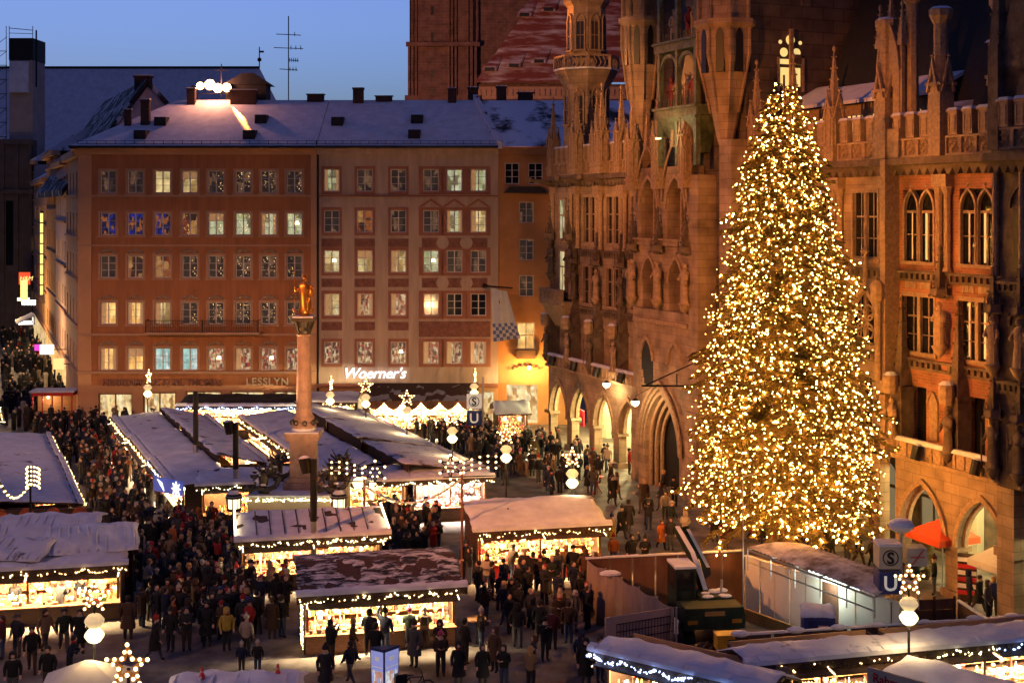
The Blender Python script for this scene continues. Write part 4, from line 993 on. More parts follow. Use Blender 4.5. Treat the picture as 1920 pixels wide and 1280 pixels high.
# ---------------------------------------------------------------- corner oriel and octagonal turret on the far corner
cs = -.2
m = MB(); m.box(cs + .35, cs + 3.45, .35, UY - .003, 11.2, 19.55)
m.build('corner_oriel_wall', sandstone, TH)
for z, code in ((11.8, r_cream), (15.7, r_green)):
    f = MB(); f.box(-.65, -.45, -.1, -.003, 0, 2.9); f.box(.45, .65, -.1, -.003, 0, 2.9); f.box(-.65, .65, -.12, -.003, 2.9, 3.1); f.box(-.45, .45, -.06, -.003, 1.7, 1.8); f.box(-.03, .03, -.05, -.003, 0, 1.7); f.box(-.7, .7, -.2, -.003, -.2, 0)
    wo = f.build('window', carved, TH, (cs + 1.9, .35, z)); g_ = MB(); g_.box(-.45, .45, -.03, -.004, 0, 2.9); g_.build('pane', code, wo)
for x in (cs + .2, cs + 3.5):
    inst('statue', STAT[1], TH, (x, .1, 13.0), sc=(1.25, 1.25, 1.25)); inst('canopy', CAN, TH, (x, .1, 15.6), sc=(1.1, 1.1, 1.3))
    m = MB(); m.cyl((x, .25, 11.2), (x, .25, 12.6), .2, .2, 6); m.cyl((x, .25, 15.6), (x, .25, 19.5), .22, .22, 6); m.build('column_shafts', carved, TH)
m = MB(); m.box(cs - .1, cs + 3.9, -.75, UY - .003, 10.75, 11.0); m.box(cs - .1, cs + 3.9, -.75, -.55, 11.0, 11.9)
m.box(cs - .1, cs + .1, -.55, UY - .003, 11.0, 11.9); m.build('corner_balcony', carved, TH)
m = MB()
for k in range(5): x = cs + .45 + k * .72; m.tube([(x + .3 * math.cos(t * math.pi / 4), -.79, 11.45 + .3 * math.sin(t * math.pi / 4)) for t in range(9)], .05, 4)
m.build('balcony_tracery', carved, TH)
m = MB(); m.hexa([(cs + .6, .3, 9.0), (cs + 3.2, .3, 9.0), (cs + 3.2, UY, 9.0), (cs + .6, UY, 9.0)], [(cs, -.7, 10.745), (cs + 3.8, -.7, 10.745), (cs + 3.8, UY, 10.745), (cs, UY, 10.745)]); m.build('balcony_corbel', carved, TH)
for s_ in (-.6, 4.6, 8.4): m = MB(); m.cyl((0, .4, 0), (0, -1.5, .25), .28, .12, 6); m.ball((0, -1.6, .3), .24, 7, 5); m.build('gargoyle', stone_dark, TH, (s_, UY - .6, 19.9))
tc = (2.35, 2.0)
m = MB(); rt = math.pi / 8
m.lathe([(1.75, 20.4), (1.7, 24.0), (1.72, 26.9), (1.78, 27.2), (2.35, 28.2), (2.4, 28.35)], 8, (*tc, 0), 0, rt); m.lathe([(1.45, 28.36), (1.45, 33.2), (1.75, 33.5), (1.75, 33.8)], 8, (*tc, 0), 0, rt)
m.build('turret', sandstone, TH)
for zt, ht, rr in ((24.3, 2.1, 1.77), (29.9, 2.1, 1.5)):
    for q in range(8):
        a = rt * 2 * q; f = MB(); f.box(-.42, -.3, -.08, .06, 0, ht); f.box(.3, .42, -.08, .06, 0, ht); arch_rib(f, 0, .6, ht, .55, -.08, .06, .12); f.box(-.5, .5, -.16, .06, -.14, -.003)
        f.box(-.3, .3, -.03, .04, ht * .5, ht * .5 + .05); f.box(-.02, .02, -.03, .04, 0, ht)
        r_ = rr * math.cos(rt) + .0; wo = f.build('turret_window', carved, TH, (tc[0] + r_ * math.sin(a), tc[1] - r_ * math.cos(a), zt), a)
        g_ = MB(); g_.box(-.3, .3, -.01, .03, 0, ht); g_.build('pane', mat('sky_glass', (.03, .03, .04), .06, 0, 1, spec=.6) if 'sky_glass' not in MATS else MATS['sky_glass'], wo)
for q in range(8):
    a = rt * 2 * q; f = MB(); ww = 2.3 * math.tan(rt); f.box(-ww, ww, -.06, .06, 0, .1); f.box(-ww, ww, -.1, .1, .95, 1.1); f.box(-ww - .08, -ww + .1, -.1, .1, .1, .95)
    for k in range(5): x = -ww + .25 + k * (2 * ww - .4) / 4; f.tube([(x - .14, 0, .1), (x + .12, 0, .5), (x - .1, 0, .95)], .045, 4)
    f.build('turret_balustrade', carved, TH, (tc[0] + 2.2 * math.sin(a), tc[1] - 2.2 * math.cos(a), 28.36), a)
m = MB(); m.lathe([(2.5, 28.36), (2.5, 28.5), (1.5, 28.55)], 8, (*tc, 0), 0, rt); m.lathe([(1.7, 33.803), (.1, 40)], 8, (*tc, 0), 0, rt); m.build('turret_snow', snow, TH)
for s_ in (5.2, 9.3): inst('pinnacle', PIN, TH, (s_, UY - .9, 20.46), sc=(1, 1, 1.05))
# ---------------------------------------------------------------- the tower
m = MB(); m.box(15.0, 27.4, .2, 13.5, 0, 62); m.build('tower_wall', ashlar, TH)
m = MB(); m.box(15.2, 16.1, -.9, .197, 0, 5.6); m.box(15.25, 16.05, -.8, .197, 5.6, 24); m.box(22.9, 24.2, -1.3, .197, 0, 5.6); m.box(23.0, 24.1, -1.1, .197, 5.6, 20); m.box(26.4, 27.7, -1.0, .197, 0, 22); m.box(27.4, 28.2, .25, 1.15, 0, 22)
m.build_each('tower_buttress', sandstone, TH)
m = MB(); arch_slab(m, 16.1, 22.9, 0, 10.6, 19.5, 4.4, 2.6, 3.6, -1.0, .19)
m.build('gate_wall', sandstone, TH)
m = MB()
for k in range(3): arch_rib(m, 19.5, 4.4 + k * .5, 2.6, 3.6 + k * .35, -1.12 - .1 * k, -1.003 - .1 * k, .18); arch_rib(m, 19.5, 3.9 - k * .5, 2.6, 3.35 - k * .35, -.75 + .28 * k, -.6 + .28 * k, .24); m.box(19.5 - 1.95 + .25 * k - .24, 19.5 - 1.95 + .25 * k, -.75 + .28 * k, -.6 + .28 * k, 0, 2.6); m.box(19.5 + 1.95 - .25 * k, 19.5 + 1.95 - .25 * k + .24, -.75 + .28 * k, -.6 + .28 * k, 0, 2.6)
arch_rib(m, 17.6, 1.5, 8.2, 1.3, -1.16, -1.003, .22); arch_rib(m, 21.2, 1.5, 8.2, 1.3, -1.16, -1.003, .22); m.box(15.9, 22.9, -1.2, .19, 10.603, 10.9); m.build('gate_moulding', carved, TH)
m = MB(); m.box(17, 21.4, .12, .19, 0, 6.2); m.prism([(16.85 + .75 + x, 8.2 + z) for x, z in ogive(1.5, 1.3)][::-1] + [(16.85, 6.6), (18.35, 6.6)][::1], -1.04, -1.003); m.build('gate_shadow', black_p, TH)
m = MB(); m.box(15.9, 22.9, -1.05, .19, 10.903, 11.5)
for cx in (17.6, 21.1): arch_slab(m, cx - 1.75, cx + 1.75, 11.503, 15.6, cx, 1.7, 13.3, 1.5, -.9, .1)
m.box(15.9, 22.9, -1.15, .19, 15.603, 15.95)
for cx in (17.6, 21.1): arch_slab(m, cx - 1.75, cx + 1.75, 15.953, 20.6, cx, 2.3, 17.9, 2.0, -.9, .1)
m.build('loggia_wall', sandstone, TH)
m = MB()
for cx in (17.6, 21.1):
    arch_rib(m, cx, 1.7, 13.3, 1.5, -1.0, -.903, .2); arch_rib(m, cx, 2.3, 17.9, 2.0, -1.02, -.903, .22); arch_rib(m, cx, 3.0, 18.4, 3.6, -1.1, -1.023, .16)
    crocket_spire(m, cx, -1.0, 21.8, 3.2, .3); m.tube([(cx, -.5, 11.5), (cx, -.5, 14.5)], .08, 5); m.tube([(cx, -.5, 16), (cx, -.5, 19)], .08, 5)
m.box(15.9, 22.9, -1.3, -.7, 15.95, 16.05); m.build('loggia_moulding', carved, TH)
for x in (15.9, 19.35, 22.8):
    inst('pinnacle', PIN, TH, (x, -1.2, 19.2), sc=(.9, .9, 1.15)); inst('statue', STAT[2], TH, (x, -1.25, 12.2), sc=(1.3, 1.3, 1.3)); inst('canopy', CAN, TH, (x, -1.2, 15.2), sc=(1.2, 1.2, 1.2))
# clockwork loggia of green copper with its painted figures
GX0, GX1 = 19.6, 24.4
m = MB()
for z in (23.6, 27.7, 31.6): m.box(GX0 - .2, GX1 + .2, -1.5, .19, z, z + .5); m.box(GX0 - .3, GX1 + .3, -1.65, .19, z + .5, z + .65)
for x in (GX0, (GX0 + GX1) / 2 - .15, GX1 - .3): m.box(x, x + .3, -1.4, -1.1, 20.6, 36)
for z in (24.25, 28.35):
    for k in range(13): x = GX0 + .3 + k * .36; m.cyl((x, -1.3, z), (x, -1.3, z + .5), .06, .06, 5)
    for cx in ((GX0 * 3 + GX1) / 4 + .1, (GX0 + GX1 * 3) / 4 - .1): arch_rib(m, cx, 1.8, z + 2.3, .8, -1.35, -1.2, .18)
m.hexa([(GX0 + 1, -.4, 21.4), (GX1 - 1, -.4, 21.4), (GX1 - 1, .19, 21.4), (GX0 + 1, .19, 21.4)], [(GX0, -1.5, 23.597), (GX1, -1.5, 23.597), (GX1, .19, 23.597), (GX0, .19, 23.597)])
m.build('clockwork_loggia', copper, TH)
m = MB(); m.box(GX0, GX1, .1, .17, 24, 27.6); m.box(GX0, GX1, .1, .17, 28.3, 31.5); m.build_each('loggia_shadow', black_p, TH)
figm = [mat('figure_red', (.2, .045, .035), .5, .2, 4), mat('figure_gold', (.35, .22, .09), .5, .2, 4), mat('figure_white', (.3, .27, .22), .5, .2, 4)]
FIG = [statue_mesh(i + 5, 1.9, figm[i]) for i in range(3)]
for k, (x, z) in enumerate(((20.4, 24.25), (21.2, 24.25), (22.6, 24.25), (23.2, 24.25), (23.8, 24.25), (20.7, 28.4), (22.5, 28.4), (23.1, 28.4), (23.7, 28.4))): inst('clockwork_figure', FIG[k % 3], TH, (x, -.8, z + .05), .3 * k)
gl = bpy.data.lights.new('loggia_lamp_light', 'POINT'); gl.energy = 5; gl.color = (1, .78, .36); gl.shadow_soft_size = .2
go = bpy.data.objects.new('loggia_lamp_light', gl); C.objects.link(go); go.parent = TH; go.location = (22.0, -2.6, 22.6)
m = MB(); m.box(21.8, 22.2, -2.75, -2.55, 22.2, 22.3); m.build('loggia_lamp', lens_on, TH)
# the two corner turrets of the tower
for (x, y, zb, rr) in ((15.9, -.5, 22.5, 1.25), (26.3, -.5, 21.0, 1.6)):
    m = MB(); m.lathe([(.2, zb), (.55, zb + 1.2), (.95, zb + 3.2), (rr, zb + 6.0), (rr, zb + 7.4), (rr + .3, zb + 7.7), (rr + .3, zb + 8.0), (rr - .15, zb + 8.05), (rr - .15, 40)], 8, (x, y, 0), 0, rt)
    for q in range(8):
        a = 2 * rt * q + rt; m.cyl((x + .9 * math.cos(a), y + .9 * math.sin(a), zb + 2.6), (x + (rr + .08) * math.cos(a), y + (rr + .08) * math.sin(a), zb + 6.0), .09, .1, 5)
        m.cyl((x + (rr + .08) * math.cos(a), y + (rr + .08) * math.sin(a), zb + 6.0), (x + (rr + .08) * math.cos(a), y + (rr + .08) * math.sin(a), zb + 7.5), .1, .1, 5); m.cyl((x + rr * math.cos(a), y + rr * math.sin(a), zb + 8), (x + rr * math.cos(a), y + rr * math.sin(a), zb + 12), .13, .13, 5)
    m.build('tower_turret', sandstone, TH)
    m = MB()
    for q in range(8):
        a = 2 * rt * q; old = m.M; m.M = Matrix.Translation((x, y, 0)) @ Matrix.Rotation(a, 4, 'Z'); r_ = (rr + .02) * math.cos(rt)
        m.prism([(xx, zb + 6.9 + zz) for xx, zz in ogive(.3 * rr, .6, 4)][::-1] + [(-.15 * rr, zb + 4.9), (.15 * rr, zb + 4.9)], -r_ - .02, -r_ + .2); m.M = old
    m.build('turret_niche', black_p, TH)
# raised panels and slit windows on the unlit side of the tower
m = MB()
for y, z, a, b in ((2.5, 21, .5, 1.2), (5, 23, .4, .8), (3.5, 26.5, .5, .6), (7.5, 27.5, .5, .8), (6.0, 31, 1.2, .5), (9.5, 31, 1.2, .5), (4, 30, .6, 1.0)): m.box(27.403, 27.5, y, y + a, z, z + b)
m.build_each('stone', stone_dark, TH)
rs = random.Random(2); m = MB()
for k in range(11):
    for j in range(2 + k % 2):
        n_ = 2 + k % 2; a, b = 15.2 + .9 * j / n_ + .008, 15.2 + .9 * (j + 1) / n_ - .008; m.box(a, b, -.92 - .03 * rs.random(), -.903, .02 + k * .5, .5 + k * .5)
for k in range(20):
    for j in range(3):
        a = 16.12 + .33 * j + (.12 if k % 2 else 0); m.box(a, a + .3, -1.02 - .03 * rs.random(), -1.003, .02 + k * .5, .49 + k * .5)
m.build_each('stone', sandstone, TH)
m = MB(Matrix.Translation((0, -3.2, -.4)))
for y, z, r_ in ((6.45, 28.35, .3), (6.0, 27.6, .27), (6.9, 27.6, .27), (5.75, 28.2, .12), (7.15, 28.2, .12)): m.cyl((27.403, y, z), (27.43, y, z), r_, r_, 14)
m.box(27.403, 27.43, 5.65, 7.25, 26.9, 27.2); m.box(27.403, 27.43, 5.75, 7.15, 25.6, 26.7); o = m.build('tracery_window', mat('tracery_glow', (.8, .7, .3), .4, 0, 1, emit=(1, .75, .25), es=.9, sample=False), TH)
m = MB(Matrix.Translation((0, -3.2, -.4))); m.box(27.432, 27.6, 6.33, 6.57, 25.3, 29.0); m.box(27.432, 27.5, 5.5, 5.66, 25.3, 27.3); m.box(27.432, 27.5, 7.24, 7.4, 25.3, 27.3)
m.build('tracery', carved, o)
# hanging lamps and bracket arm in front of the gate
for s, y, z in ((11.7, -1.0, 5.95), (18.9, -2.6, 5.75)):
    m = MB(); m.lathe([(.04, .2), (.16, .14), (.24, .05)], 12); o = m.build('hanging_lamp', iron, TH, (s, y, z)); m = MB(); m.lathe([(.24, .045), (.27, -.08), (.2, -.22), (.06, -.3)], 12); m.build('lamp_glass', mat('white_lamp', (1, .9, .7), .4, 0, 1, emit=(1, .78, .42), es=9) if 'white_lamp' not in MATS else MATS['white_lamp'], o)
    m = MB(); m.tube([(0, 0, .3), (0, 1.0 - y * .6, 1.5)], .015, 4); m.build('cable', iron, o)
    d = bpy.data.lights.new('hanging_lamp_light', 'POINT'); d.energy = 15; d.color = (1, .66, .3); d.shadow_soft_size = .2
    lo = bpy.data.objects.new('hanging_lamp_light', d); C.objects.link(lo); lo.parent = TH; lo.location = (s, y, z - .4)
m = MB(); m.tube([(23.5, -1, 7.2), (23.5, -4.6, 7.4)], .06, 5); m.tube([(23.5, -1, 8.6), (23.5, -4.4, 7.4)], .04, 5); m.tube([(23.5, -2.2, 7.3), (23.5, -2.2, 8.0)], .04, 5); m.build('bracket_arm', iron, TH)
# ---------------------------------------------------------------- the great fir tree
TX, TY = 12.7, 63.0
TREE = thing('christmas_tree', 'tall fir tree covered in warm fairy lights in front of the town hall', 'christmas tree', (TX, TY, 0))
PROF = [(3.2, 3.9), (4.2, 4.6), (5, 4.75), (8, 4.6), (10, 4.35), (12.5, 3.9), (15, 3.3), (18, 2.65), (20, 2.1), (21.5, 1.65), (23.2, .85), (24.3, .15)]


def tree_r(z):
    for (z0, r0), (z1, r1) in zip(PROF[:-1], PROF[1:]):
        if z0 <= z <= z1: return r0 + (r1 - r0) * (z - z0) / (z1 - z0)
    return .1


m = MB(); m.lathe([(.34, 0), (.3, 4), (.2, 14), (.05, 24.2)], 9); m.build('trunk', bark, TREE)
m = MB(); m.lathe([(1.3, 0), (1.3, .5), (.7, .9), (.4, 1.0)], 12); m.build('stand', cream, TREE)
rt_ = random.Random(11); ndl = MB(); brn = MB(); bulbs = []; small = []
NB = 560
for k in range(NB):
    u = (k + rt_.random()) / NB; z = 3.7 + 20.4 * (1 - (1 - u) ** .62)
    a = k * 2.39996 + rt_.uniform(-.3, .3); L = tree_r(min(z, 24.2)) * rt_.uniform(.72, 1.03) * (1.0 + .1 * math.sin(3 * a + z))
    if rt_.random() < .06: L *= 1.08
    droop = .10 + .16 * (1 - z / 24); ca, sa = math.cos(a), math.sin(a)
    pts = []
    for i in range(6):
        t = i / 5; pts.append(Vector((ca * L * t, sa * L * t, z + .35 * L * .3 * t - droop * L * t * t * 1.5)))
    brn.tube(pts[1:5], .018, 3)
    nt = int(10 + L * 15)
    for j in range(nt):
        t = .18 + .82 * (j + rt_.random()) / nt; q = t * 5; i0 = min(4, int(q)); p = pts[i0].lerp(pts[i0 + 1], q - i0)
        side = 1 if j % 2 else -1; ln = (.28 + .42 * (1 - t) + .1) * rt_.uniform(.7, 1.2) * min(1, L / 2 + .35)
        d = Vector((ca, sa, 0)) * rt_.uniform(.35, .8) + Vector((-sa, ca, 0)) * side * rt_.uniform(.4, 1.0) + Vector((0, 0, rt_.uniform(-.75, .1)))
        d.normalize(); e = p + d * ln; w = d.cross(Vector((rt_.uniform(-1, 1), rt_.uniform(-1, 1), 1))).normalized() * rt_.uniform(.05, .1); w2 = d.cross(w).normalized() * .06
        mid = p.lerp(e, .45)
        ndl.add([tuple(p), tuple(mid + w), tuple(e), tuple(mid - w), tuple(mid + w2), tuple(mid - w2)], [(0, 1, 2, 3), (0, 4, 2, 5)])
    for j in range(int(3 + L * 1.8)):
        t = rt_.uniform(.42, 1.0); q = t * 5; i0 = min(4, int(q)); p = pts[i0].lerp(pts[i0 + 1], q - i0)
        bulbs.append(p + Vector((rt_.uniform(-.3, .3), rt_.uniform(-.3, .3), rt_.uniform(-.25, .12))))
    if rt_.random() < .7: bulbs.append(pts[5] + Vector((0, 0, .05)))
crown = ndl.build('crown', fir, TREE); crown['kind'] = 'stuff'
brn.build('branches', bark, TREE, kind='stuff')
LTS = thing('tree_fairy_lights', 'hundreds of warm white fairy light bulbs strung over the tall fir tree', 'fairy lights', (TX, TY, 0))
m = MB(); m.ball((0, 0, 0), .036, 6, 4); BULB = m.mesh('bulb', bulb_tree)
for k in range(2600):
    z = 3.6 + 20.2 * (1 - (1 - rt_.random()) ** .6); a = rt_.uniform(0, 6.283); q = tree_r(min(z, 24.2)) * rt_.uniform(.35, .98); small.append(Vector((q * math.cos(a), q * math.sin(a), z + rt_.uniform(-.2, .1))))
bulbs.sort(key=lambda p: p.y * .8 + rt_.random() * 2)
for p in bulbs[:300]: inst('bulb', BULB, LTS, p)
m = MB()
for p in bulbs[300:]: m.octa(tuple(p), .035 * rt_.uniform(.5, 1.35))
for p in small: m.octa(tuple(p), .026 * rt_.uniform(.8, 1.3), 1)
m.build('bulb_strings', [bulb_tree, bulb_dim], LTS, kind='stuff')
for k in range(0):
    q = bulbs[int(k * len(bulbs) / 70)]; d = bpy.data.lights.new('fairy_light', 'POINT'); d.energy = 15; d.color = (1, .46, .1); d.shadow_soft_size = .25
    l = bpy.data.objects.new('fairy_light', d); C.objects.link(l); l.parent = LTS; l.location = (q.x * .85, q.y * .85, q.z)
# ---------------------------------------------------------------- the column of the gilded statue
COL = thing('statue_column', 'red marble column carrying a gilded crowned statue with a child', 'monument', (-11.25, 73.0, 0)); COL.scale = (.86, .86, 1)
m = MB(); m.box(-3.0, 2.6, -2.6, 2.6, 0, 2.85); m.build('terrace_boards', cream, COL)
m = MB(); m.box(-3.1, 2.7, -2.7, 2.7, 2.853, 2.95); m.build('terrace_snow', snow, COL)
m = MB(); m.box(-1.15, 1.15, -1.15, 1.15, 2.953, 3.3); m.box(-.78, .78, -.78, .78, 3.3, 5.5); m.box(-.95, .95, -.95, .95, 3.3, 3.55); m.box(-.98, .98, -.98, .98, 5.5, 5.75); m.box(-1.08, 1.08, -1.08, 1.08, 5.753, 5.95); m.build('pedestal', marble, COL)
m = MB(); m.box(-1.06, 1.06, -1.06, 1.06, 5.953, 6.0); m.lathe([(.78, 6.02), (.8, 6.15), (.6, 6.25)], 14); m.build('snow_cap', snow, COL)
m = MB(); m.lathe([(.75, 5.96), (.78, 6.3), (.62, 6.5), (.66, 6.7), (.55, 6.85), (.5, 7.0), (.42, 11.1), (.47, 11.15), (.47, 11.2)], 18); m.build('shaft', marble, COL, smooth=False)
for q in range(8):
    a = q * math.pi / 4 + .2; mm = MB(); mm.ball((.74 * math.cos(a), .74 * math.sin(a), 6.45), .17, 7, 5, 0, (1, 1, .9)); mm.build('carved_head', bronze, COL)
m = MB(); m.lathe([(.4, 11.2), (.46, 11.4), (.42, 11.55), (.6, 11.95)], 12)
for q in range(8):
    a = q * math.pi / 4; m.hexa([(.42 * math.cos(a - .2), .42 * math.sin(a - .2), 11.2), (.42 * math.cos(a + .2), .42 * math.sin(a + .2), 11.2), (.3 * math.cos(a + .2), .3 * math.sin(a + .2), 11.2), (.3 * math.cos(a - .2), .3 * math.sin(a - .2), 11.2)], [(.7 * math.cos(a - .15), .7 * math.sin(a - .15), 11.9), (.7 * math.cos(a + .15), .7 * math.sin(a + .15), 11.9), (.5 * math.cos(a + .15), .5 * math.sin(a + .15), 11.9), (.5 * math.cos(a - .15), .5 * math.sin(a - .15), 11.9)])
m.box(-.68, .68, -.68, .68, 11.9, 12.1); m.build('capital', bronze, COL)
m = MB(); m.box(-.66, .66, -.66, .66, 12.103, 12.17); m.build('snow_cap', snow, COL)
S = MB(); n = 14
prof = [(.3, 12.17), (.42, 12.3), (.4, 12.6), (.34, 13.0), (.28, 13.3), (.3, 13.55), (.33, 13.75), (.28, 13.9), (.12, 14.0), (.1, 14.03)]
vs = []
for i_, (rr, z) in enumerate(prof):
    for i in range(n):
        a = 2 * math.pi * i / n; f = 1 + .16 * math.sin(a * 3 + z * 3) + .06 * math.sin(a * 7); vs.append((rr * f * math.cos(a) + .06 * math.sin((z - 12) * 2), rr * f * .8 * math.sin(a), z))
S.add(vs, [(k * n + i, k * n + (i + 1) % n, (k + 1) * n + (i + 1) % n, (k + 1) * n + i) for k in range(len(prof) - 1) for i in range(n)])
S.ball((.03, -.03, 14.16), .13, 10, 7, 0, (1, 1.05, 1.2)); S.ball((.02, -.16, 14.15), .03, 5, 4)
S.tube([(-.3, 0, 13.75), (-.5, -.15, 13.5), (-.55, -.3, 13.75)], .085, 7); S.tube([(.3, 0, 13.75), (.48, -.12, 13.4), (.35, -.3, 13.35)], .085, 7)
st = S.build('statue', gold, COL, smooth=True)
m = MB(); m.lathe([(.13, 14.27), (.17, 14.42), (.02, 14.44)], 8, (.03, -.03, 0))
for q in range(6): m.octa((.03 + .16 * math.cos(q), -.03 + .16 * math.sin(q), 14.44), .04)
m.build('crown', gold, st)
m = MB(); m.tube([(-.57, -.33, 12.8), (-.55, -.3, 14.75)], .025, 6); m.build('sceptre', gold, st)
m = MB(); m.ball((.48, -.25, 13.75), .11, 8, 6); m.lathe([(.1, 13.2), (.17, 13.35), (.14, 13.6), (.05, 13.68)], 8, (.48, -.24, 0)); m.tube([(.4, -.3, 13.55), (.25, -.38, 13.6)], .045, 5); m.tube([(.56, -.28, 13.55), (.66, -.38, 13.75)], .045, 5); m.tube([(.45, -.3, 13.3), (.42, -.42, 13.05)], .05, 5); m.build('child_figure', gold, st, smooth=True)
m = MB()
for k in range(9): a = math.pi * k / 8; m.octa((.62 * math.cos(a), -.35, 12.55 - .25 * math.sin(a)), .09)
m.build('crescent', gold, st)
for (x, y) in ((-1.9, -1.6), (1.75, -1.6), (-1.7, 1.7), (1.7, 1.7)):
    g = thing('bronze_cherub', 'snow dusted winged bronze cherub fighting a beast on the column terrace, %s corner' % {(-1.9, -1.6): 'front left', (1.75, -1.6): 'front right', (-1.7, 1.7): 'back left', (1.7, 1.7): 'back right'}[(x, y)], 'statue', (COL.location.x + x, COL.location.y + y, 2.95))
    m = MB(); rr = random.Random(x)
    m.lathe([(.28, 0), (.24, .4), (.27, .8), (.2, 1.05), (.08, 1.15)], 9); m.ball((0, -.05, 1.3), .17, 8, 6); m.tube([(.22, 0, .95), (.5, -.2, 1.25), (.42, -.35, 1.6)], .075, 6); m.tube([(-.22, 0, .95), (-.48, -.2, .75), (-.35, -.45, .6)], .075, 6); m.tube([(.1, 0, .2), (.3, -.35, .0)], .1, 6)
    m.build('figure', bronze, g, smooth=True)
    m = MB(); m.tube([(-.7, -.3, .15), (-.3, -.5, .35), (.2, -.5, .2), (.7, -.2, .4), (.85, 0, .8)], .14, 6); m.ball((-.75, -.35, .3), .2, 7, 5); m.build('beast', bronze, g)
    for s in (-1, 1):
        m = MB()
        for k in range(4): t = k / 3; m.hexa([(s * .12, .12, .8 + .1 * k), (s * .2, .2, .8 + .1 * k), (s * (.75 - .1 * k), .3, .75 + .28 * k), (s * (.7 - .1 * k), .22, .7 + .28 * k)], [(s * .12, .12, .9 + .1 * k), (s * .2, .2, .9 + .1 * k), (s * (.8 - .1 * k), .3, .9 + .28 * k), (s * (.75 - .1 * k), .22, .87 + .28 * k)])
        m.build('wing', bronze, g)
    m = MB()
    for k in range(11): m.ball((rr.uniform(-.6, .6), rr.uniform(-.45, .3), rr.uniform(.15, 1.4)), rr.uniform(.06, .14), 6, 4, 0, (1.3, 1, .6))
    m.build('snow_clumps', snow, g, kind='stuff')
for x in (-2.95, 2.5):
    l = thing('terrace_lantern', 'black many sided lantern with glowing panes on the %s corner of the column terrace' % ('left' if x < 0 else 'right'), 'lantern', (COL.location.x + x - .25, 70.1, 0), group='terrace lanterns')
    m = MB(); m.cyl((0, 0, 0), (0, 0, 2.3), .12, .1, 8); m.lathe([(.36, 2.3), (.4, 2.38), (.36, 2.42)], 8); m.lathe([(.46, 2.95), (.42, 3.1), (.15, 3.35), (.05, 3.5)], 8)
    for q in range(8): a = q * math.pi / 4; m.cyl((.36 * math.cos(a), .36 * math.sin(a), 2.42), (.38 * math.cos(a), .38 * math.sin(a), 2.95), .03, .03, 4)
    m.build('case', iron, l); m = MB(); m.lathe([(.3, 2.43), (.31, 2.94)], 8); m.build('panes', lens_on, l); m = MB(); m.lathe([(.44, 3.06), (.2, 3.33), (.06, 3.42)], 8); m.build('snow_cap', snow, l)
m = MB(); r = random.Random(3)
for k in range(150): x = r.uniform(-3.05, 2.6); m.octa((x, -2.72 - r.random() * .05, 2.9 - r.random() * .18), r.uniform(.02, .035))
tag(m.build('icicle_lights', bulb_g, None, (-11.25, 73, 0), kind='thing'), 'string of icicle lights along the top of the column terrace boards', 'fairy lights')
# ---------------------------------------------------------------- market stalls
GOODC = [mat('goods_red', (.6, .05, .04), .5, .1, 3), mat('goods_gold', (.7, .42, .12), .4, .1, 3), mat('goods_cream', (.75, .65, .45), .6, .1, 3), mat('goods_wood', (.35, .18, .08), .7, .1, 3),
         mat('goods_white', (.8, .78, .72), .5, .05, 3), mat('goods_green', (.12, .25, .08), .6, .1, 3), mat('goods_dark', (.06, .04, .035), .6, .1, 3)]


def goods_mesh(seed, w=6.0, weights=(5, 4, 3, 5, 2, 2, 5)):
    """shelves full of small wares: boxes, balls, bells, framed things and hanging ornaments (x 0..w, back wall at y=1.7)"""
    r = random.Random(seed); m = MB()
    for z in (1.15, 1.6, 2.05): m.box(0.1, w - .1, 1.45, 1.7, z - .03, z, 3)
    idx = [i for i, k in enumerate(weights) for _ in range(k)]
    for z in (1.15, 1.6, 2.05):
        x = .15
        while x < w - .2:
            s = r.uniform(.06, .17); c = r.choice(idx); q = r.random()
            if q < .4: m.box(x, x + s, 1.48, 1.6, z, z + r.uniform(.1, .33), c)
            elif q < .7: m.ball((x + s / 2, 1.52, z + s * .55), s * .55, 6, 4, c)
            else: m.lathe([(s * .4, z), (s * .5, z + .1), (s * .2, z + .22), (.02, z + .3)], 6, (x + s / 2, 1.53, 0), c)
            x += s + r.uniform(.02, .07)
    for y, z in ((.08, .88), (.35, .96), (.62, 1.05)):
        x = .12
        while x < w - .2:
            s = r.uniform(.07, .2); c = r.choice(idx); q = r.random()
            if q < .5: m.box(x, x + s, y, y + .2, z - .04, z + r.uniform(.02, .14), c)
            elif q < .75: m.ball((x + s / 2, y + .1, z + s * .4), s * .45, 6, 4, c)
            else: m.lathe([(s * .4, z), (s * .3, z + .15), (.02, z + .28)], 6, (x + s / 2, y + .1, 0), c)
            x += s + r.uniform(.02, .06)
    for i in range(int(w * 20)):
        x = r.uniform(.1, w - .1); z = r.uniform(1.15, 2.25); c = r.choice(idx)
        if r.random() < .5: m.ball((x, r.uniform(.6, 1.4), z), r.uniform(.05, .12), 6, 4, c)
        else: s = r.uniform(.06, .15); y = r.uniform(.6, 1.4); m.prism([(x - s, z), (x, z - s * 1.4), (x + s, z), (x + s * .5, z + s * .6), (x, z + s * .2), (x - s * .5, z + s * .6)], y, y + .03, c)
    return m.mesh('goods', GOODC)


GOODS = [goods_mesh(1), goods_mesh(2, 6, (6, 5, 3, 5, 1, 2, 5)), goods_mesh(3, 6, (4, 4, 4, 4, 3, 2, 4)), goods_mesh(4, 6, (6, 2, 2, 2, 6, 0, 1)), goods_mesh(5, 6, (4, 6, 3, 5, 1, 2, 5))]


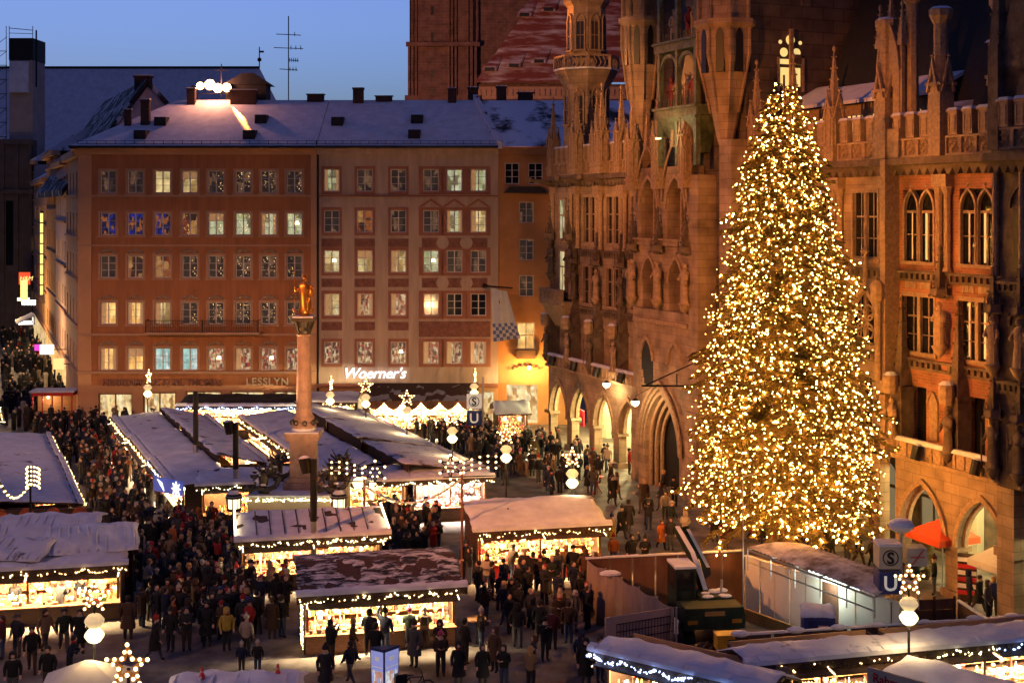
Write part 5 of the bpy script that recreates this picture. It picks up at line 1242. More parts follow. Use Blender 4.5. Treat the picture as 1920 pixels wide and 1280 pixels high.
def snow_slab(w, d, zf, zr, zb, rf, seed, t=.13, ov=.3, mat_=None, lumps=1.0):
    """an uneven blanket of snow lying over a roof: eave, ridge and back eave heights, ridge at fraction rf of the depth"""
    r = random.Random(seed); m = MB(); nx, ny = 22, 10; top = []; bot = []
    ph = [r.uniform(0, 6) for _ in range(6)]
    for j in range(ny + 1):
        for i in range(nx + 1):
            u = i / nx; v = j / ny; x = -ov + (w + 2 * ov) * u; y = -ov + (d + 2 * ov) * v; f = v
            z = zf + (zr - zf) * f / rf if f < rf else zr + (zb - zr) * (f - rf) / max(1e-6, 1 - rf)
            e = min(u, 1 - u, v, 1 - v); edge = min(1, e * 9 + .25)
            wob = .05 * math.sin(x * 2.1 + ph[0]) * math.sin(y * 2.7 + ph[1]) + .03 * math.sin(x * 5.3 + ph[2] + y * 3) + .02 * r.uniform(-1, 1)
            if j in (0, ny): y += .05 * math.sin(x * 3 + ph[3]) + .03 * r.uniform(-1, 1)
            if i in (0, nx): x += .05 * math.sin(y * 4 + ph[4])
            top.append((x, y, z + t * edge + wob * lumps * edge)); bot.append((x, y, z + .004))
    N = (nx + 1) * (ny + 1); fs = []
    for j in range(ny):
        for i in range(nx):
            a = j * (nx + 1) + i; fs.append((a, a + 1, a + nx + 2, a + nx + 1))
    m.add(top + bot, fs)
    ring = [i for i in range(nx + 1)] + [(j) * (nx + 1) + nx for j in range(1, ny + 1)] + [ny * (nx + 1) + i for i in range(nx - 1, -1, -1)] + [j * (nx + 1) for j in range(ny - 1, 0, -1)]
    b0 = len(m.v) - 2 * N
    m.f += [(b0 + a, b0 + b, b0 + N + b, b0 + N + a)[::-1] for a, b in zip(ring, ring[1:] + ring[:1])]; m.m += [0] * len(ring)
    return m.mesh('snow_blanket', mat_ or snow, True)


BLK = dict(w=bulb_w, b=bulb_b, g=bulb_g)


def garland(parent, x0, x1, y, z, seed, kinds='w', h=.22, step=.11, leafy=True, size=.034):
    r = random.Random(seed)
    if leafy:
        m = MB()
        for i in range(int((x1 - x0) / .05)):
            x = r.uniform(x0, x1); q = Vector((x, y - r.uniform(0, .08), z - r.uniform(0, h))); d = Vector((r.uniform(-1, 1), r.uniform(-.8, .2), r.uniform(-1, .3))).normalized() * .13; wv = d.cross(Vector((r.random(), r.random(), 1))).normalized() * .03
            m.add([tuple(q), tuple(q + d * .5 + wv), tuple(q + d), tuple(q + d * .5 - wv)], [(0, 1, 2, 3)])
        m.build('fir_garland', fir, parent, kind='stuff')
    for kk in kinds:
        m = MB()
        for i in range(int((x1 - x0) / step / len(kinds))):
            x = r.uniform(x0, x1) if len(kinds) == 1 or kinds != 'gb' else (r.uniform(x0, (x0 + x1) / 2) if kk == 'g' else r.uniform((x0 + x1) / 2, x1))
            m.octa((x, y - .12 - r.random() * .03, z - h * (.25 + .6 * abs(math.sin(x * 2.4 + seed))) + r.uniform(-.06, .06)), size * r.uniform(.7, 1.2))
        m.build('fairy_lights', BLK[kk], parent, kind='stuff')


def stall(label, x, y, rz, w, d, zf=2.55, zr=3.05, zb=2.9, rf=.5, seed=0, kinds='w', goods=None, roofm=None, flaps=2, skirt=None, visor=True, group='market stalls', power=5.0, col=(1, .74, .4), t=.13, step=.11, gs=None, name='market_stall', front_open=True):
    o = thing(name, label, 'market stall', (x, y, 0), rz, group); r = random.Random(seed + 50)
    m = MB(); m.box(0, w, 0, .45, 0, .74); m.build('counter', skirt or dark_wood, o)
    m = MB(); m.box(-.05, w + .05, -.15, .95, .743, .8); m.build('counter_top', mid_wood, o)
    m = MB(); m.box(-.06, .0 - .003, .1, d, 0, zf - .05); m.box(w + .003, w + .06, .1, d, 0, zf - .05); m.build_each('side_wall', dark_wood, o)
    m = MB(); m.box(0, w, 1.75, 1.83, 0.0, zf); m.build('display_wall', pale_wood, o)
    m = MB(); m.box(0, w, d - .06, d, 0, min(zb, zr) - .05); m.build('back_wall', dark_wood, o)
    m = MB()
    pr = [(-.3, zf - .1), (-.3, zf), (d * rf, zr), (d + .3, zb), (d + .3, zb - .1), (d * rf, zr - .1)]
    old = m.M; m.M = Matrix.Rotation(math.pi / 2, 4, 'Z'); m.prism([(a, b) for a, b in pr], -w - .3, .3); m.M = old
    rf_o = m.build('roof', dark_wood, o)
    inst('snow_blanket', snow_slab(w, d, zf, zr, zb, rf, seed, t * .75, .31, roofm or (snow_thin if seed % 3 == 1 else snow)), rf_o)
    for px_ in ([0.06, w / 2, w - .06] if w > 3.5 else [.06, w - .06]):
        m = MB(); m.box(px_ - .05, px_ + .05, -.02, .08, .93, zf - .1); m.build('post', mid_wood, o)
    g = inst('goods', goods if goods is not None else GOODS[seed % 5], o, (0.05, 0, 0), kind='stuff'); g.scale = ((w - .1) / 6, 1, 1)
    if visor:
        m = MB(); m.hexa([(-.4, -.6, zf - .16), (w + .4, -.6, zf - .16), (w + .4, -.32, zf - .1), (-.4, -.32, zf - .1)], [(-.4, -.6, zf - .06), (w + .4, -.6, zf - .06), (w + .4, -.32, zf), (-.4, -.32, zf)]); m.box(-.4, w + .4, -.64, -.603, zf - .36, zf - .05)
        v = m.build('visor', dark_wood, o)
        m = MB(); nn = 24
        for i in range(nn):
            a = -.42 + (w + .84) * i / nn; b = -.42 + (w + .84) * (i + 1) / nn; h1 = .1 + .05 * r.random()
            m.hexa([(a, -.68, zf - .06), (b, -.68, zf - .06), (b, -.36, zf + .003), (a, -.36, zf + .003)], [(a, -.65, zf - .04 + h1), (b, -.65, zf - .04 + h1), (b, -.38, zf + .03 + h1), (a, -.38, zf + .03 + h1)])
        m.build('snow_rim', snow, v, smooth=False)
        garland(o, -.35, w + .35, -.64, zf - .06, seed, kinds, .28, step)
    for k in range(flaps):
        fw = w / flaps; a = k * fw + .06; b = (k + 1) * fw - .06; lift = -.1 if (seed + k) % 3 else -.02
        m = MB(); m.hexa([(a, -1.0, zf - .42 + lift), (b, -1.0, zf - .42 + lift), (b, -.05, zf - .33), (a, -.05, zf - .33)], [(a, -1.0, zf - .37 + lift), (b, -1.0, zf - .37 + lift), (b, -.05, zf - .28), (a, -.05, zf - .28)]); m.build('shutter', dark_wood, o)
    if flaps:
        for k in range(flaps + 1):
            a = k * w / flaps; m = MB(); m.tube([(a, -.98, zf - .46), (a, -.05, zf - .34)], .022, 4); m.build('shutter_light', tube_w, o)
    nl = max(2, int(w / 1.6))
    for k in range(nl):
        a = (k + .5) * w / nl; m = MB(); m.lathe([(.03, .1), (.1, .02), (.08, -.08), (.02, -.12)], 8); m.build('stall_lamp', lens_hot, o, (a, .3, zf - .42))
    area('stall_light', (w / 2, .05, zf - .2), (R(40), 0, 0), w * .9, .2, power * 14 * w / 6, col, o)
    return o


lens_hot = mat('stall_bulb', (1, .9, .7), .4, 0, 1, emit=(1, .8, .45), es=7)
T11 = R(12.5)
stall('front middle stall with patchy roof snow and bright wall of tree ornaments', -8.3, 54.3, T11, 6.1, 3.5, 2.62, 3.3, 3.1, .55, 1, 'wg', GOODS[2], snow_patchy, 1, skirt=mid_wood, t=.03, power=8)
s1 = bpy.data.objects['market_stall']
m = MB(); rr = random.Random(12)
for k in range(190): m.octa((-.1 - .02 * rr.random(), rr.uniform(.1, 1.5), rr.uniform(.2, 2.4)), rr.uniform(.022, .036))
m.build('light_net', bulb_w, s1, kind='stuff')
s2 = stall('stall below the column terrace with seamed snow panels and glowing gable tubes', -12.6, 63.1, T11, 6.5, 3.4, 2.62, 3.1, 2.95, .8, 2, 'wg', GOODS[4], None, 2, t=.07, step=.07)
m = MB()
for k in range(1, 10): m.tube([(k * .65, -.25, 2.72), (k * .65, 2.7, 3.2)], .03, 4)
m.build('roof_seams', dark_wood, s2)
for xx in (-.33, 6.83): m = MB(); m.tube([(xx, -.3, 2.8), (xx, 2.9, 3.26)], .055, 6); m.build('light_tube', tube_w, s2)
stall('stall with a smooth white snow roof and red skirt right of the middle alley', -1.6, 65.0, T11, 6.1, 3.4, 2.62, 3.25, 3.1, .75, 3, 'w', GOODS[1], None, 2, skirt=red_p, power=8, col=(1, .66, .3))
stall('wide stall at the left edge of the picture with long brown shutters', -24.6, 57.4, T11, 7.6, 3.2, 2.62, 3.0, 2.95, .6, 4, 'w', GOODS[0], snow, 2, power=9, col=(1, .68, .33))
# rows behind, parallel to the town hall
B0_ = Vector((-18.6, 75.2)); QV = Vector((.917, .4)); RV = Vector((-.4, .917))


def PQ(q, r): v = B0_ + QV * q + RV * r; return v.x, v.y


nm = ['nearest', 'middle', 'farthest']
for i in range(3):
    x, y = PQ(.45, 26.9 - 8.9 * i); stall('%s stall of the left outer row facing the crowd by the orange house' % nm[2 - i], x, y, TH_RZ, 8.7, 2.5, 2.5, 2.75, 2.7, .95, 10 + i, 'wb' if i == 2 else 'w', None, None, 1 if i else 2, power=9)
    x, y = PQ(5.7, 4.8 + 6.7 * i); stall('%s stall of the left inner row facing the alley beside the column' % nm[i], x, y, TH_RZ + math.pi, 6.5, 2.5, 2.6, 3.3, 3.3, .95, 14 + i, 'w', GOODS[1], None, 1, power=8, col=(1, .66, .32))
    x, y = PQ(9.2, 23.6 - 7.6 * i); stall('%s stall of the right inner row facing the column' % nm[2 - i], x, y, TH_RZ, 7.4, 2.7, 2.5, 2.8, 2.75, .95, 18 + i, 'w', None, None, 1, power=7)
    x, y = PQ(16.9, -2.6 + 8.1 * i + (1 if i else 0)); stall('%s wide stall of the right outer row facing the town hall arcade' % nm[i], x, y, TH_RZ + math.pi, 7.9, 4.3, 2.55, 3.3 + .1 * i, 3.3 + .1 * i, .95, 22 + i, 'w', None, None, 1, power=7)
stall('end stall of the left double row facing the picture with a dark light strung visor', -17.35, 75.6, T11, 5.3, 2.2, 2.62, 2.8, 2.9, .9, 30, 'g', GOODS[4], None, 1, power=6, col=(1, .58, .22))
stall('end stall with panelled front left of the red striped sweets display', -10.0, 76.2, T11, 4.1, 1.9, 2.62, 2.8, 2.9, .9, 31, 'g', GOODS[2], None, 0, power=5, col=(1, .7, .35))
stall('end stall with red and white striped shelves of sweets under a fir garland', -5.6, 77.2, T11, 4.2, 2.0, 2.62, 2.8, 2.9, .9, 32, 'g', GOODS[3], None, 0, power=9, col=(1, .85, .75))
stall('stall with a dark roof and blue white lights in front of the orange house', -25.6, 105.0, 0, 9.2, 2.6, 2.75, 3.1, 3.1, .9, 33, 'b', GOODS[0], slate, 0, power=9, step=.06)
m = stall('long grey tin roofed stall with scalloped lights under the script neon sign', -11.2, 105.5, 0, 8.2, 3.5, 2.9, 3.9, 3.7, .95, 34, 'w', GOODS[2], tin, 0, visor=False, power=14, t=.02, col=(1, .8, .42))
mb = MB(); lm = MB()
for k in range(6):
    a = -.2 + k * 1.44; pts = [(a + 1.44 * t / 8, -.5, 2.85 - .55 * math.sin(math.pi * t / 8)) for t in range(9)]
    mb.prism([(p_[0], p_[2]) for p_ in pts] + [(a + 1.44, 3.0), (a, 3.0)], -.5, -.46)
    for p_ in pts[::1]: lm.octa((p_[0], -.56, p_[2] - .03), .05)
mb.build('scalloped_valance', ply, m); lm.build('fairy_lights', bulb_w, m, kind='stuff')
stall('bright stall between the column and the script neon sign', -17.2, 107.3, 0, 4.6, 2.4, 2.7, 3.0, 3.0, .9, 35, 'w', GOODS[2], None, 0, power=12)
stall('small hut with a snowy roof at the far corner of the town hall', -1.0, 101.6, T11, 2.2, 1.8, 2.5, 3.3, 2.7, .55, 36, 'w', GOODS[1], None, 0, visor=False, power=3)
# left side rows
for i, (px, py, lab) in enumerate(((72, 845, 'second snowy stall roof of the left edge row'), (0, 775, 'far snowy stall roof at the left edge beside the street crowd'), (0, 0, 'third snowy stall roof of the left edge row'))):
    x, y = G(px, py, 2.6) if i == 1 else (-22.8 - .4 * (7.5 if i == 0 else 15), 72.0 + .917 * (7.5 if i == 0 else 15)); stall(lab, x - .2, y - 1.2, TH_RZ + math.pi, 7.2 if i == 0 else 8, 4.9, 2.55, 3.1, 3.1, .95, 40 + i, 'w', None, None, 1, power=6)
x, y = G(145, 938, 2.6); o = stall('near end stall of the left edge row with red heart medallions on its board', x - .3, y - .2, TH_RZ + math.pi, 7.2, 5.0, 2.55, 3.1, 3.1, .95, 44, 'w', None, None, 1, power=6)
x0_, y0_ = G(-30, 968, 2.6); bd = thing('medallion_board', 'dark board with red heart medallions and small lights below the left snowy roofs', 'sign board', (x0_, y0_ + .1, 0), R(8))
m = MB(); m.box(0, 5.2, 0, .1, 2.35, 2.85); m.build('board', dark_wood, bd)
for k in range(4): m = MB(); m.cyl((.7 + k * 1.3, 0, 2.6), (.7 + k * 1.3, -.06, 2.6), .36, .36, 16); mo = m.build('medallion', mat('gingerbread', (.35, .08, .03), .6, .2, 5) if 'gingerbread' not in MATS else MATS['gingerbread'], bd, sc if False else (0, 0, 0))
garland(bd, 0, 5.2, -.02, 2.72, 6, 'w', .3, .14)
m = MB(); m.box(.2, 5, .12, .25, 0, 2.35); m.build('back', dark_wood, bd)
x, y = G(462, 1082); o = thing('painted_figure', 'painted wooden figure in red and green with a white beard beside the seamed stall', 'figure', (-12.75, 62.4, 0), .2); m = MB(); m.lathe([(.2, 0), (.22, .5), (.25, .55)], 9); m.build('trousers', red_p, o); m = MB(); m.lathe([(.26, .55), (.24, .9), (.2, 1.15), (.08, 1.22)], 9); m.build('coat', green_p, o); m = MB(); m.ball((0, -.02, 1.33), .12, 8, 6); m.ball((0, -.1, 1.24), .1, 7, 5, 1); m.build('head', [MATS.get('skin') or mat('skin', (.5, .3, .22), .6, .05, 3), white_p], o); m = MB(); m.lathe([(.13, 1.4), (.08, 1.55), (.01, 1.7)], 8); m.build('cap', red_p, o)
for px, py, Y, lab in ((672, 905, 75.5, 'big glowing white globe lantern at the alley mouth beside the column'), (697, 918, 75.8, 'tall glowing white lantern beside the globe lantern at the alley mouth')):
    x, z = XZ(px, py, Y); o = thing('hanging_lantern', lab, 'lantern', (x, Y, z)); m = MB()
    if px < 690: m.ball((0, 0, 0), .33, 10, 7)
    else: m.lathe([(.12, -.55), (.16, 0), (.1, .5)], 8)
    m.build('globe', lens_on, o); m = MB(); m.tube([(0, 0, .3), (0, 0, 1.0)], .02, 4); m.tube([(0, 0, 1.0), (.3, 1.2, 1.0)], .03, 4); m.build('hook', iron, o)
# tents and lean roofs on the left
x, y = G(-20, 1005, 2.6)
def lean(label, px, py, rz, w, d, zf, zr, seed, name='tent_roof', cat='tent', m_=None, lum=2.2):
    x, y = G(px, py, zf); o = thing(name, label, cat, (x, y, 0), rz)
    inst('snow_blanket', snow_slab(w, d, zf, zr, zr - .15, .7, seed, .14, .2, m_ or snow, 1.3), o)
    rb = MB(); nr_ = int(w / .38)
    for k in range(nr_ + 1): xx = k * w / nr_; rb.tube([(xx, -.2, zf + .1), (xx, d * .68, zr + .11)], .045, 5)
    rb.build('snow_ribs', m_ or snow, o, kind='stuff')
    m = MB()
    for a in (.1, w - .1):
        for b in (d - .1,): m.box(a - .05, a + .05, b - .05, b + .05, 0, zf)
    m.build('posts', dark_wood, o); m = MB(); m.box(.05, w - .05, d - .16, d - .1, 0, zf); m.box(0, .05, d * .75, d - .1, 0, zf - .02); m.box(w - .05, w, d * .75, d - .1, 0, zf - .02); m.build('cloth_wall', dark_wood, o); return o


lean('low tent with a thick smooth snow load below the medallion board', -15, 1018, R(6), 4.3, 3.0, 2.75, 3.4, 51)
lean('corrugated lean roof with ribbed snow sloping to the left stall corner', 92, 1040, R(17), 3.6, 2.6, 2.85, 3.5, 52)
lean('small ribbed snowy roof at the left edge behind the wide stall', -40, 1048, R(-4), 2.6, 2.2, 2.85, 3.3, 53, m_=snow_thin)
# stalls in the right foreground
x, y = G(1112, 1212, 2.5)
stall('front corner stall with dense blue white lights at the lower right', x + .5, y + .1, R(-37), 6.2, 1.75, 2.5, 2.62, 2.1, .4, 60, 'bb', GOODS[4], None, 1, power=7, step=.045)
x, y = G(1365, 1240, 2.6)
stall('right foreground stall with two brown shutters left of the star lamp', x + .8, y + .4, R(14.5), 5.4, 1.75, 2.6, 2.72, 2.2, .4, 61, 'w', GOODS[1], None, 2, power=8, step=.3)
stall('right edge foreground stall with cream display and blue white lights', x + .8 + 5.75, y + .4 + 1.48, R(14.5), 6.4, 1.75, 2.6, 2.72, 2.2, .4, 62, 'gb', GOODS[2], None, 2, power=10, step=.12)
# roofs cut by the lower edge
lean('snowy stall roof edge at the bottom of the picture with small red capped figures', 318, 1305, R(3), 3.9, 1.9, 2.7, 2.8, 70, 'stall_roof', 'market stall')
for px, py in ((375, 1274), (518, 1268)):
    x, y = G(px, py, 2.9); g = thing('roof_figure', 'small red capped santa figure on the bottom stall roof, %s one' % ('left' if px < 400 else 'right'), 'figurine', (x, y + .3, 2.8), 0, 'figures on the bottom roof'); g.scale = (.75, .75, .75)
    m = MB(); m.lathe([(.12, 0), (.14, .15), (.08, .3), (.02, .33)], 8); m.build('body', red_p, g); m = MB(); m.ball((0, 0, .38), .08, 8, 6); m.build('head', mat('skin', (.5, .3, .22), .6, .05, 3) if 'skin' not in MATS else MATS['skin'], g); m = MB(); m.lathe([(.09, .42), (.03, .56), (.01, .58)], 8); m.build('cap', red_p, g)
x, y = G(165, 1245, 3.0); tn = thing('pavilion_tent', 'white pavilion tent peak at the bottom left beside the star lamp', 'tent', (x, y, 0), R(10))
m = MB(); m.add([(-1.5, -1.5, 2.3), (1.5, -1.5, 2.3), (1.5, 1.5, 2.3), (-1.5, 1.5, 2.3), (-.1, 0, 3.15), (.1, 0, 3.15)], [(0, 1, 5, 4), (1, 2, 5), (2, 3, 4, 5), (3, 0, 4)]); m.build('canopy', grey_c, tn)
m = MB()
for a in (-1.45, 1.45):
    for b in (-1.45, 1.45): m.tube([(a, b, 0), (a, b, 2.3)], .04, 5)
m.build('frame', steel, tn)
x, y = G(1638, 1262, 2.6); sb = thing('sign_roof', 'snowy stall roof with a cream sign board lettered in red at the bottom right', 'market stall', (x, y, 0), R(-46))
inst('snow_blanket', snow_slab(4.6, 2.4, 2.35, 2.6, 2.6, .8, 77, .12, .1), sb); m = MB(); m.box(-.1, 3.4, -.22, -.15, 2.25, 2.85); m.build('sign_board', cream, sb); text_obj('lettering', 'Rahmen nach Maß', .42, red_p, sb, (.1, -.235, 2.42), FRONT, .01, 0, .008, 1.0)
m = MB(); m.box(0, 4.5, 0, .1, 0, 2.3); m.box(0, 4.5, 2.2, 2.3, 0, 2.3); m.build('wall', dark_wood, sb)
# ---------------------------------------------------------------- double lens street lamps, most with a star on top
def star_mesh(r0=.5):
    m = MB(); o = []
    for k in range(10): a = math.pi / 2 + k * math.pi / 5; rr = r0 if k % 2 == 0 else r0 * .42; o.append((rr * math.cos(a), rr * math.sin(a)))
    for (a, b) in zip(o, o[1:] + o[:1]): m.tube([(a[0] * .92, -.03, a[1] * .92), (b[0] * .92, -.03, b[1] * .92)], .03, 4)
    i_ = [(x * .55, z * .55) for x, z in o]
    for k in range(10): m.prism([o[k], o[(k + 1) % 10], i_[(k + 1) % 10], i_[k]], -.02, .02)
    return m.mesh('star', mid_wood), o


STAR, SO = star_mesh()
m = MB()
for k in range(10):
    m.ball((SO[k][0] * 1.02, -.08, SO[k][1] * 1.02), .052, 6, 4)
    a, b = SO[k], SO[(k + 1) % 10]; m.ball(((a[0] + b[0]) / 2, -.08, (a[1] + b[1]) / 2), .046, 6, 4)
STARB = m.mesh('star_bulbs', bulb_w)
m = MB(); m.cyl((0, 0, 0), (0, 0, .25), .16, .12, 8); m.cyl((0, 0, .25), (0, 0, 3.62), .055, .045, 8); m.cyl((0, 0, 4.6), (0, 0, 4.85), .03, .03, 6); POLE = m.mesh('pole', iron)
m = MB(); m.lathe([(.06, -.26), (.2, -.2), (.31, -.05), (.33, 0), (.31, .05), (.2, .19), (.07, .24)], 14); LENS = m.mesh('lens', lens_on)


def star_lamp(px, py, label, star=True, rz=0.0, starlab=None):
    x, y = G(px, py, 3.9); o = thing('star_lamp', label, 'street lamp', (x, y, 0), rz, 'double lens street lamps')
    inst('pole', POLE, o); inst('lens', LENS, o, (0, 0, 3.9)); inst('lens', LENS, o, (0, 0, 4.38), mat=lens_off)
    if star: s = inst('star', STAR, o, (0, 0, 5.2)); inst('star_bulbs', STARB, s)
    d = bpy.data.lights.new('street_lamp_light', 'POINT'); d.energy = 6; d.color = (1, .66, .3); d.shadow_soft_size = .3
    l = bpy.data.objects.new('street_lamp_light', d); C.objects.link(l); l.parent = o; l.location = (0, 0, 3.45); return o


for a in ((1704, 1157, 'star lamp between the two right foreground stalls'), (177, 1190, 'star lamp in front of the wide left stall'), (1073, 905, 'star lamp behind the smooth white stall roof'),
          (949, 858, 'star lamp near the right end of the double stall row'), (848, 822, 'star lamp in the crowd beside the railway signs'), (763, 782, 'star lamp in front of the scalloped stall'),
          (686, 757, 'star lamp at the left end of the scalloped stall')): star_lamp(*a)
for a in ((619, 752, 'star lamp seen edge on left of the script neon sign'), (889, 736, 'star lamp seen edge on above the far railway sign'), (277, 738, 'star lamp seen edge on at the orange house shop windows')): star_lamp(a[0], a[1], a[2], True, R(84))
x, y = G(240, 1246, 4.4); o = thing('light_star', 'big lamp lit star on a short post at the bottom edge', 'light star', (x, y, 0)); s = inst('star', STAR, o, (0, 0, 4.4), sc=(1.25, 1.25, 1.25)); inst('star_bulbs', STARB, s); m = MB(); m.tube([(0, .05, 0), (0, .05, 4.3)], .05, 6); m.build('pole', iron, o)
# comet arches on poles with garlands between
def comet(px, py, ybase, label, flip, size=1.0, Y=66.0):
    x, z = XZ(px, py, Y); o = thing('comet_light', label, 'light comet', (x, Y, 0), 0, 'comet lights over the alleys')
    m = MB(); m.tube([(0, 0, 0), (0, 0, z - .15)], .06, 6); m.build('pole', mat('brown_post', (.16, .06, .035), .6, .1, 3) if 'brown_post' not in MATS else MATS['brown_post'], o)
    s = MB(); out = []
    for k in range(12): a = math.pi / 2 + k * math.pi / 6; rr = .55 if k % 2 == 0 else .22; out.append((rr * math.cos(a), rr * math.sin(a)))
    sx = .55 * flip
    for a, b in zip(out, out[1:] + out[:1]): s.tube([(-sx + a[0], 0, z + a[1]), (-sx + b[0], 0, z + b[1])], .035, 4)
    bl = MB()
    for k in range(0, 12, 1): bl.ball((-sx + out[k][0] * 1.05, -.06, z + out[k][1] * 1.05), .05 if k % 2 else .065, 6, 4)
    for j in range(3):
        pts = []
        for i in range(10):
            t = i / 9; pts.append(((-.1 + 1.75 * t) * flip, 0, z + .15 - j * .22 + (.42 - .06 * j) * math.sin(t * 1.9)))
        s.tube(pts, .03, 4)
        for p_ in pts[1::2]: bl.ball((p_[0], -.06, p_[2] - .03), .055, 6, 4)
    s.tube([(-.9 * flip, 0, z - .5), (1.7 * flip, 0, z - .42)], .03, 4)
    s.build('comet_frame', iron, o); bl.build('comet_bulbs', bulb_w, o); return x, z


c1 = comet(866, 875, 0, 'light comet with a bulb lined tail on a brown post beside the white roofed stall', 1, 1, 65.2)
c2_ = comet(683, 885, 0, 'light comet with its tail to the left beside the column terrace', -1, 1, 68.5)
m = MB(); lb = MB(); a = Vector((c2_[0], 68.5, c2_[1] - .7)); b = Vector((c1[0], 65.2, c1[1] - .6)); pts = [a.lerp(b, i / 16) - Vector((0, 0, 1.0 * math.sin(math.pi * i / 16))) for i in range(17)]
m.tube(pts, .06, 6)
for p_ in pts[1:-1]: lb.octa(tuple(p_ + Vector((0, -.08, -.05))), .03)
g = thing('garland', 'snowy light garland hanging between the two light comets', 'garland', tuple(a)); g.location = (0, 0, 0)
m.build('garland_rope', two_tone('snowy_garland', (.05, .06, .03), (.6, .6, .6), .4, .55, 6), g); lb.build('fairy_lights', bulb_w, g, kind='stuff')
xl, zl = XZ(57, 890, 66.5); o = thing('arc_light', 'small stack of lit arcs on a dark pole over the left snowy roofs', 'light arcs', (xl, 66.5, 0))
m = MB(); m.tube([(0, 0, 0), (0, 0, zl + .3)], .06, 6); m.build('pole', iron, o); m = MB(); bl = MB()
for j in range(5):
    pts = [(.05 + .42 * math.sin(t * .4), 0, zl + .35 - j * .22 + .16 * math.cos(t * .4) - .1) for t in range(-1, 5)]; m.tube(pts, .03, 4)
    for p_ in pts: bl.ball((p_[0], -.05, p_[2]), .05, 6, 4)
    bl.ball((-.18, -.05, zl + .3 - j * .22), .055, 6, 4)
m.build('arcs', iron, o); bl.build('arc_bulbs', bulb_w, o)
m = MB(); lb = MB(); pts = [Vector((xl - 1.9 + 1.9 * t / 12, 66.5, zl - .45 - 1.1 * math.sin(math.pi * t / 12) + .9 * (1 - t / 12))) for t in range(13)]; m.tube(pts, .05, 5)
for p_ in pts: lb.ball(tuple(p_ + Vector((0, -.08, 0))), .05, 6, 4); lb.octa(tuple(p_ + Vector((.08, -.08, .03))), .045)
g = thing('garland', 'light garland hanging from the lit arcs to the left edge', 'garland', (0, 0, 0)); m.build('garland_rope', fir, g); lb.build('fairy_lights', bulb_w, g, kind='stuff')
# dark floodlight posts aimed at the column statue
for px, py, zt, z0, lab, head in ((367, 845, 6.6, 0, 'tall dark spotlight post in the gap of the left double row', 0), (442, 892, 5.9, 0, 'dark spotlight post with snow topped head nearer in the left row gap', 1), (588, 992, 6.2, 0, 'dark spotlight post rising through the seamed snowy stall roof', 1)):
    x, y = G(px, py, 2.9); o = thing('spotlight_post', lab, 'spotlight post', (x, y, 0), 0, 'dark spotlight posts')
    m = MB(); m.cyl((0, 0, 3.3), (0, 0, zt), .17, .17, 10); m.build('post', black_p, o); m = MB(); m.cyl((0, 0, 0), (0, 0, 3.297), .15, .15, 10); m.build('collar', steel, o)
    if head: spot('spotlight', (x - .45, y - .1, zt + .2), (-11.25, 73, 10.5 if px == 442 else 9), 420 if px == 442 else 260, (1, .52, .22), 50, .7, .15)
    if head: m = MB(); m.cyl((-.32, -.1, zt - .65), (-.42, -.02, zt + .05), .2, .3, 10); m.box(-.3, 0, -.04, .04, zt - .3, zt - .2); h_ = m.build('lamp_head', black_p, o); m = MB(); m.cyl((-.423, -.017, zt + .055), (-.43, -.01, zt + .16), .3, .12, 10); m.build('snow_cap', snow, h_)
# snow star panel at the near corner of the left row
x, y = PQ(-.6, -.2); o = thing('blue_star_panel', 'blue lit panel with white star and moon at the left row corner', 'light panel', (x, y, 0), R(-38))
m = MB(); m.box(-1.3, 1.3, 0, .08, 2.2, 3.0); m.build('panel', mat('blue_panel', (.05, .08, .35), .5, .1, 2, emit=(.12, .18, .8), es=.35), o)
m = MB(); pts = []
for k in range(16): a = k * math.pi / 8; rr = .42 if k % 2 == 0 else .2; pts.append((.75 + rr * math.cos(a), 2.55 + rr * math.sin(a)))
m.prism(pts, -.06, -.003); m.prism([(-.9, 2.9), (-.5, 2.75), (-.3, 2.3), (-.62, 2.6)], -.06, -.003); m.build('light_star', neon_w, o); m = MB(); m.box(-1.2, -1.1, .1, .2, 0, 2.2); m.box(1.1, 1.2, .1, .2, 0, 2.2); m.build('posts', dark_wood, o)
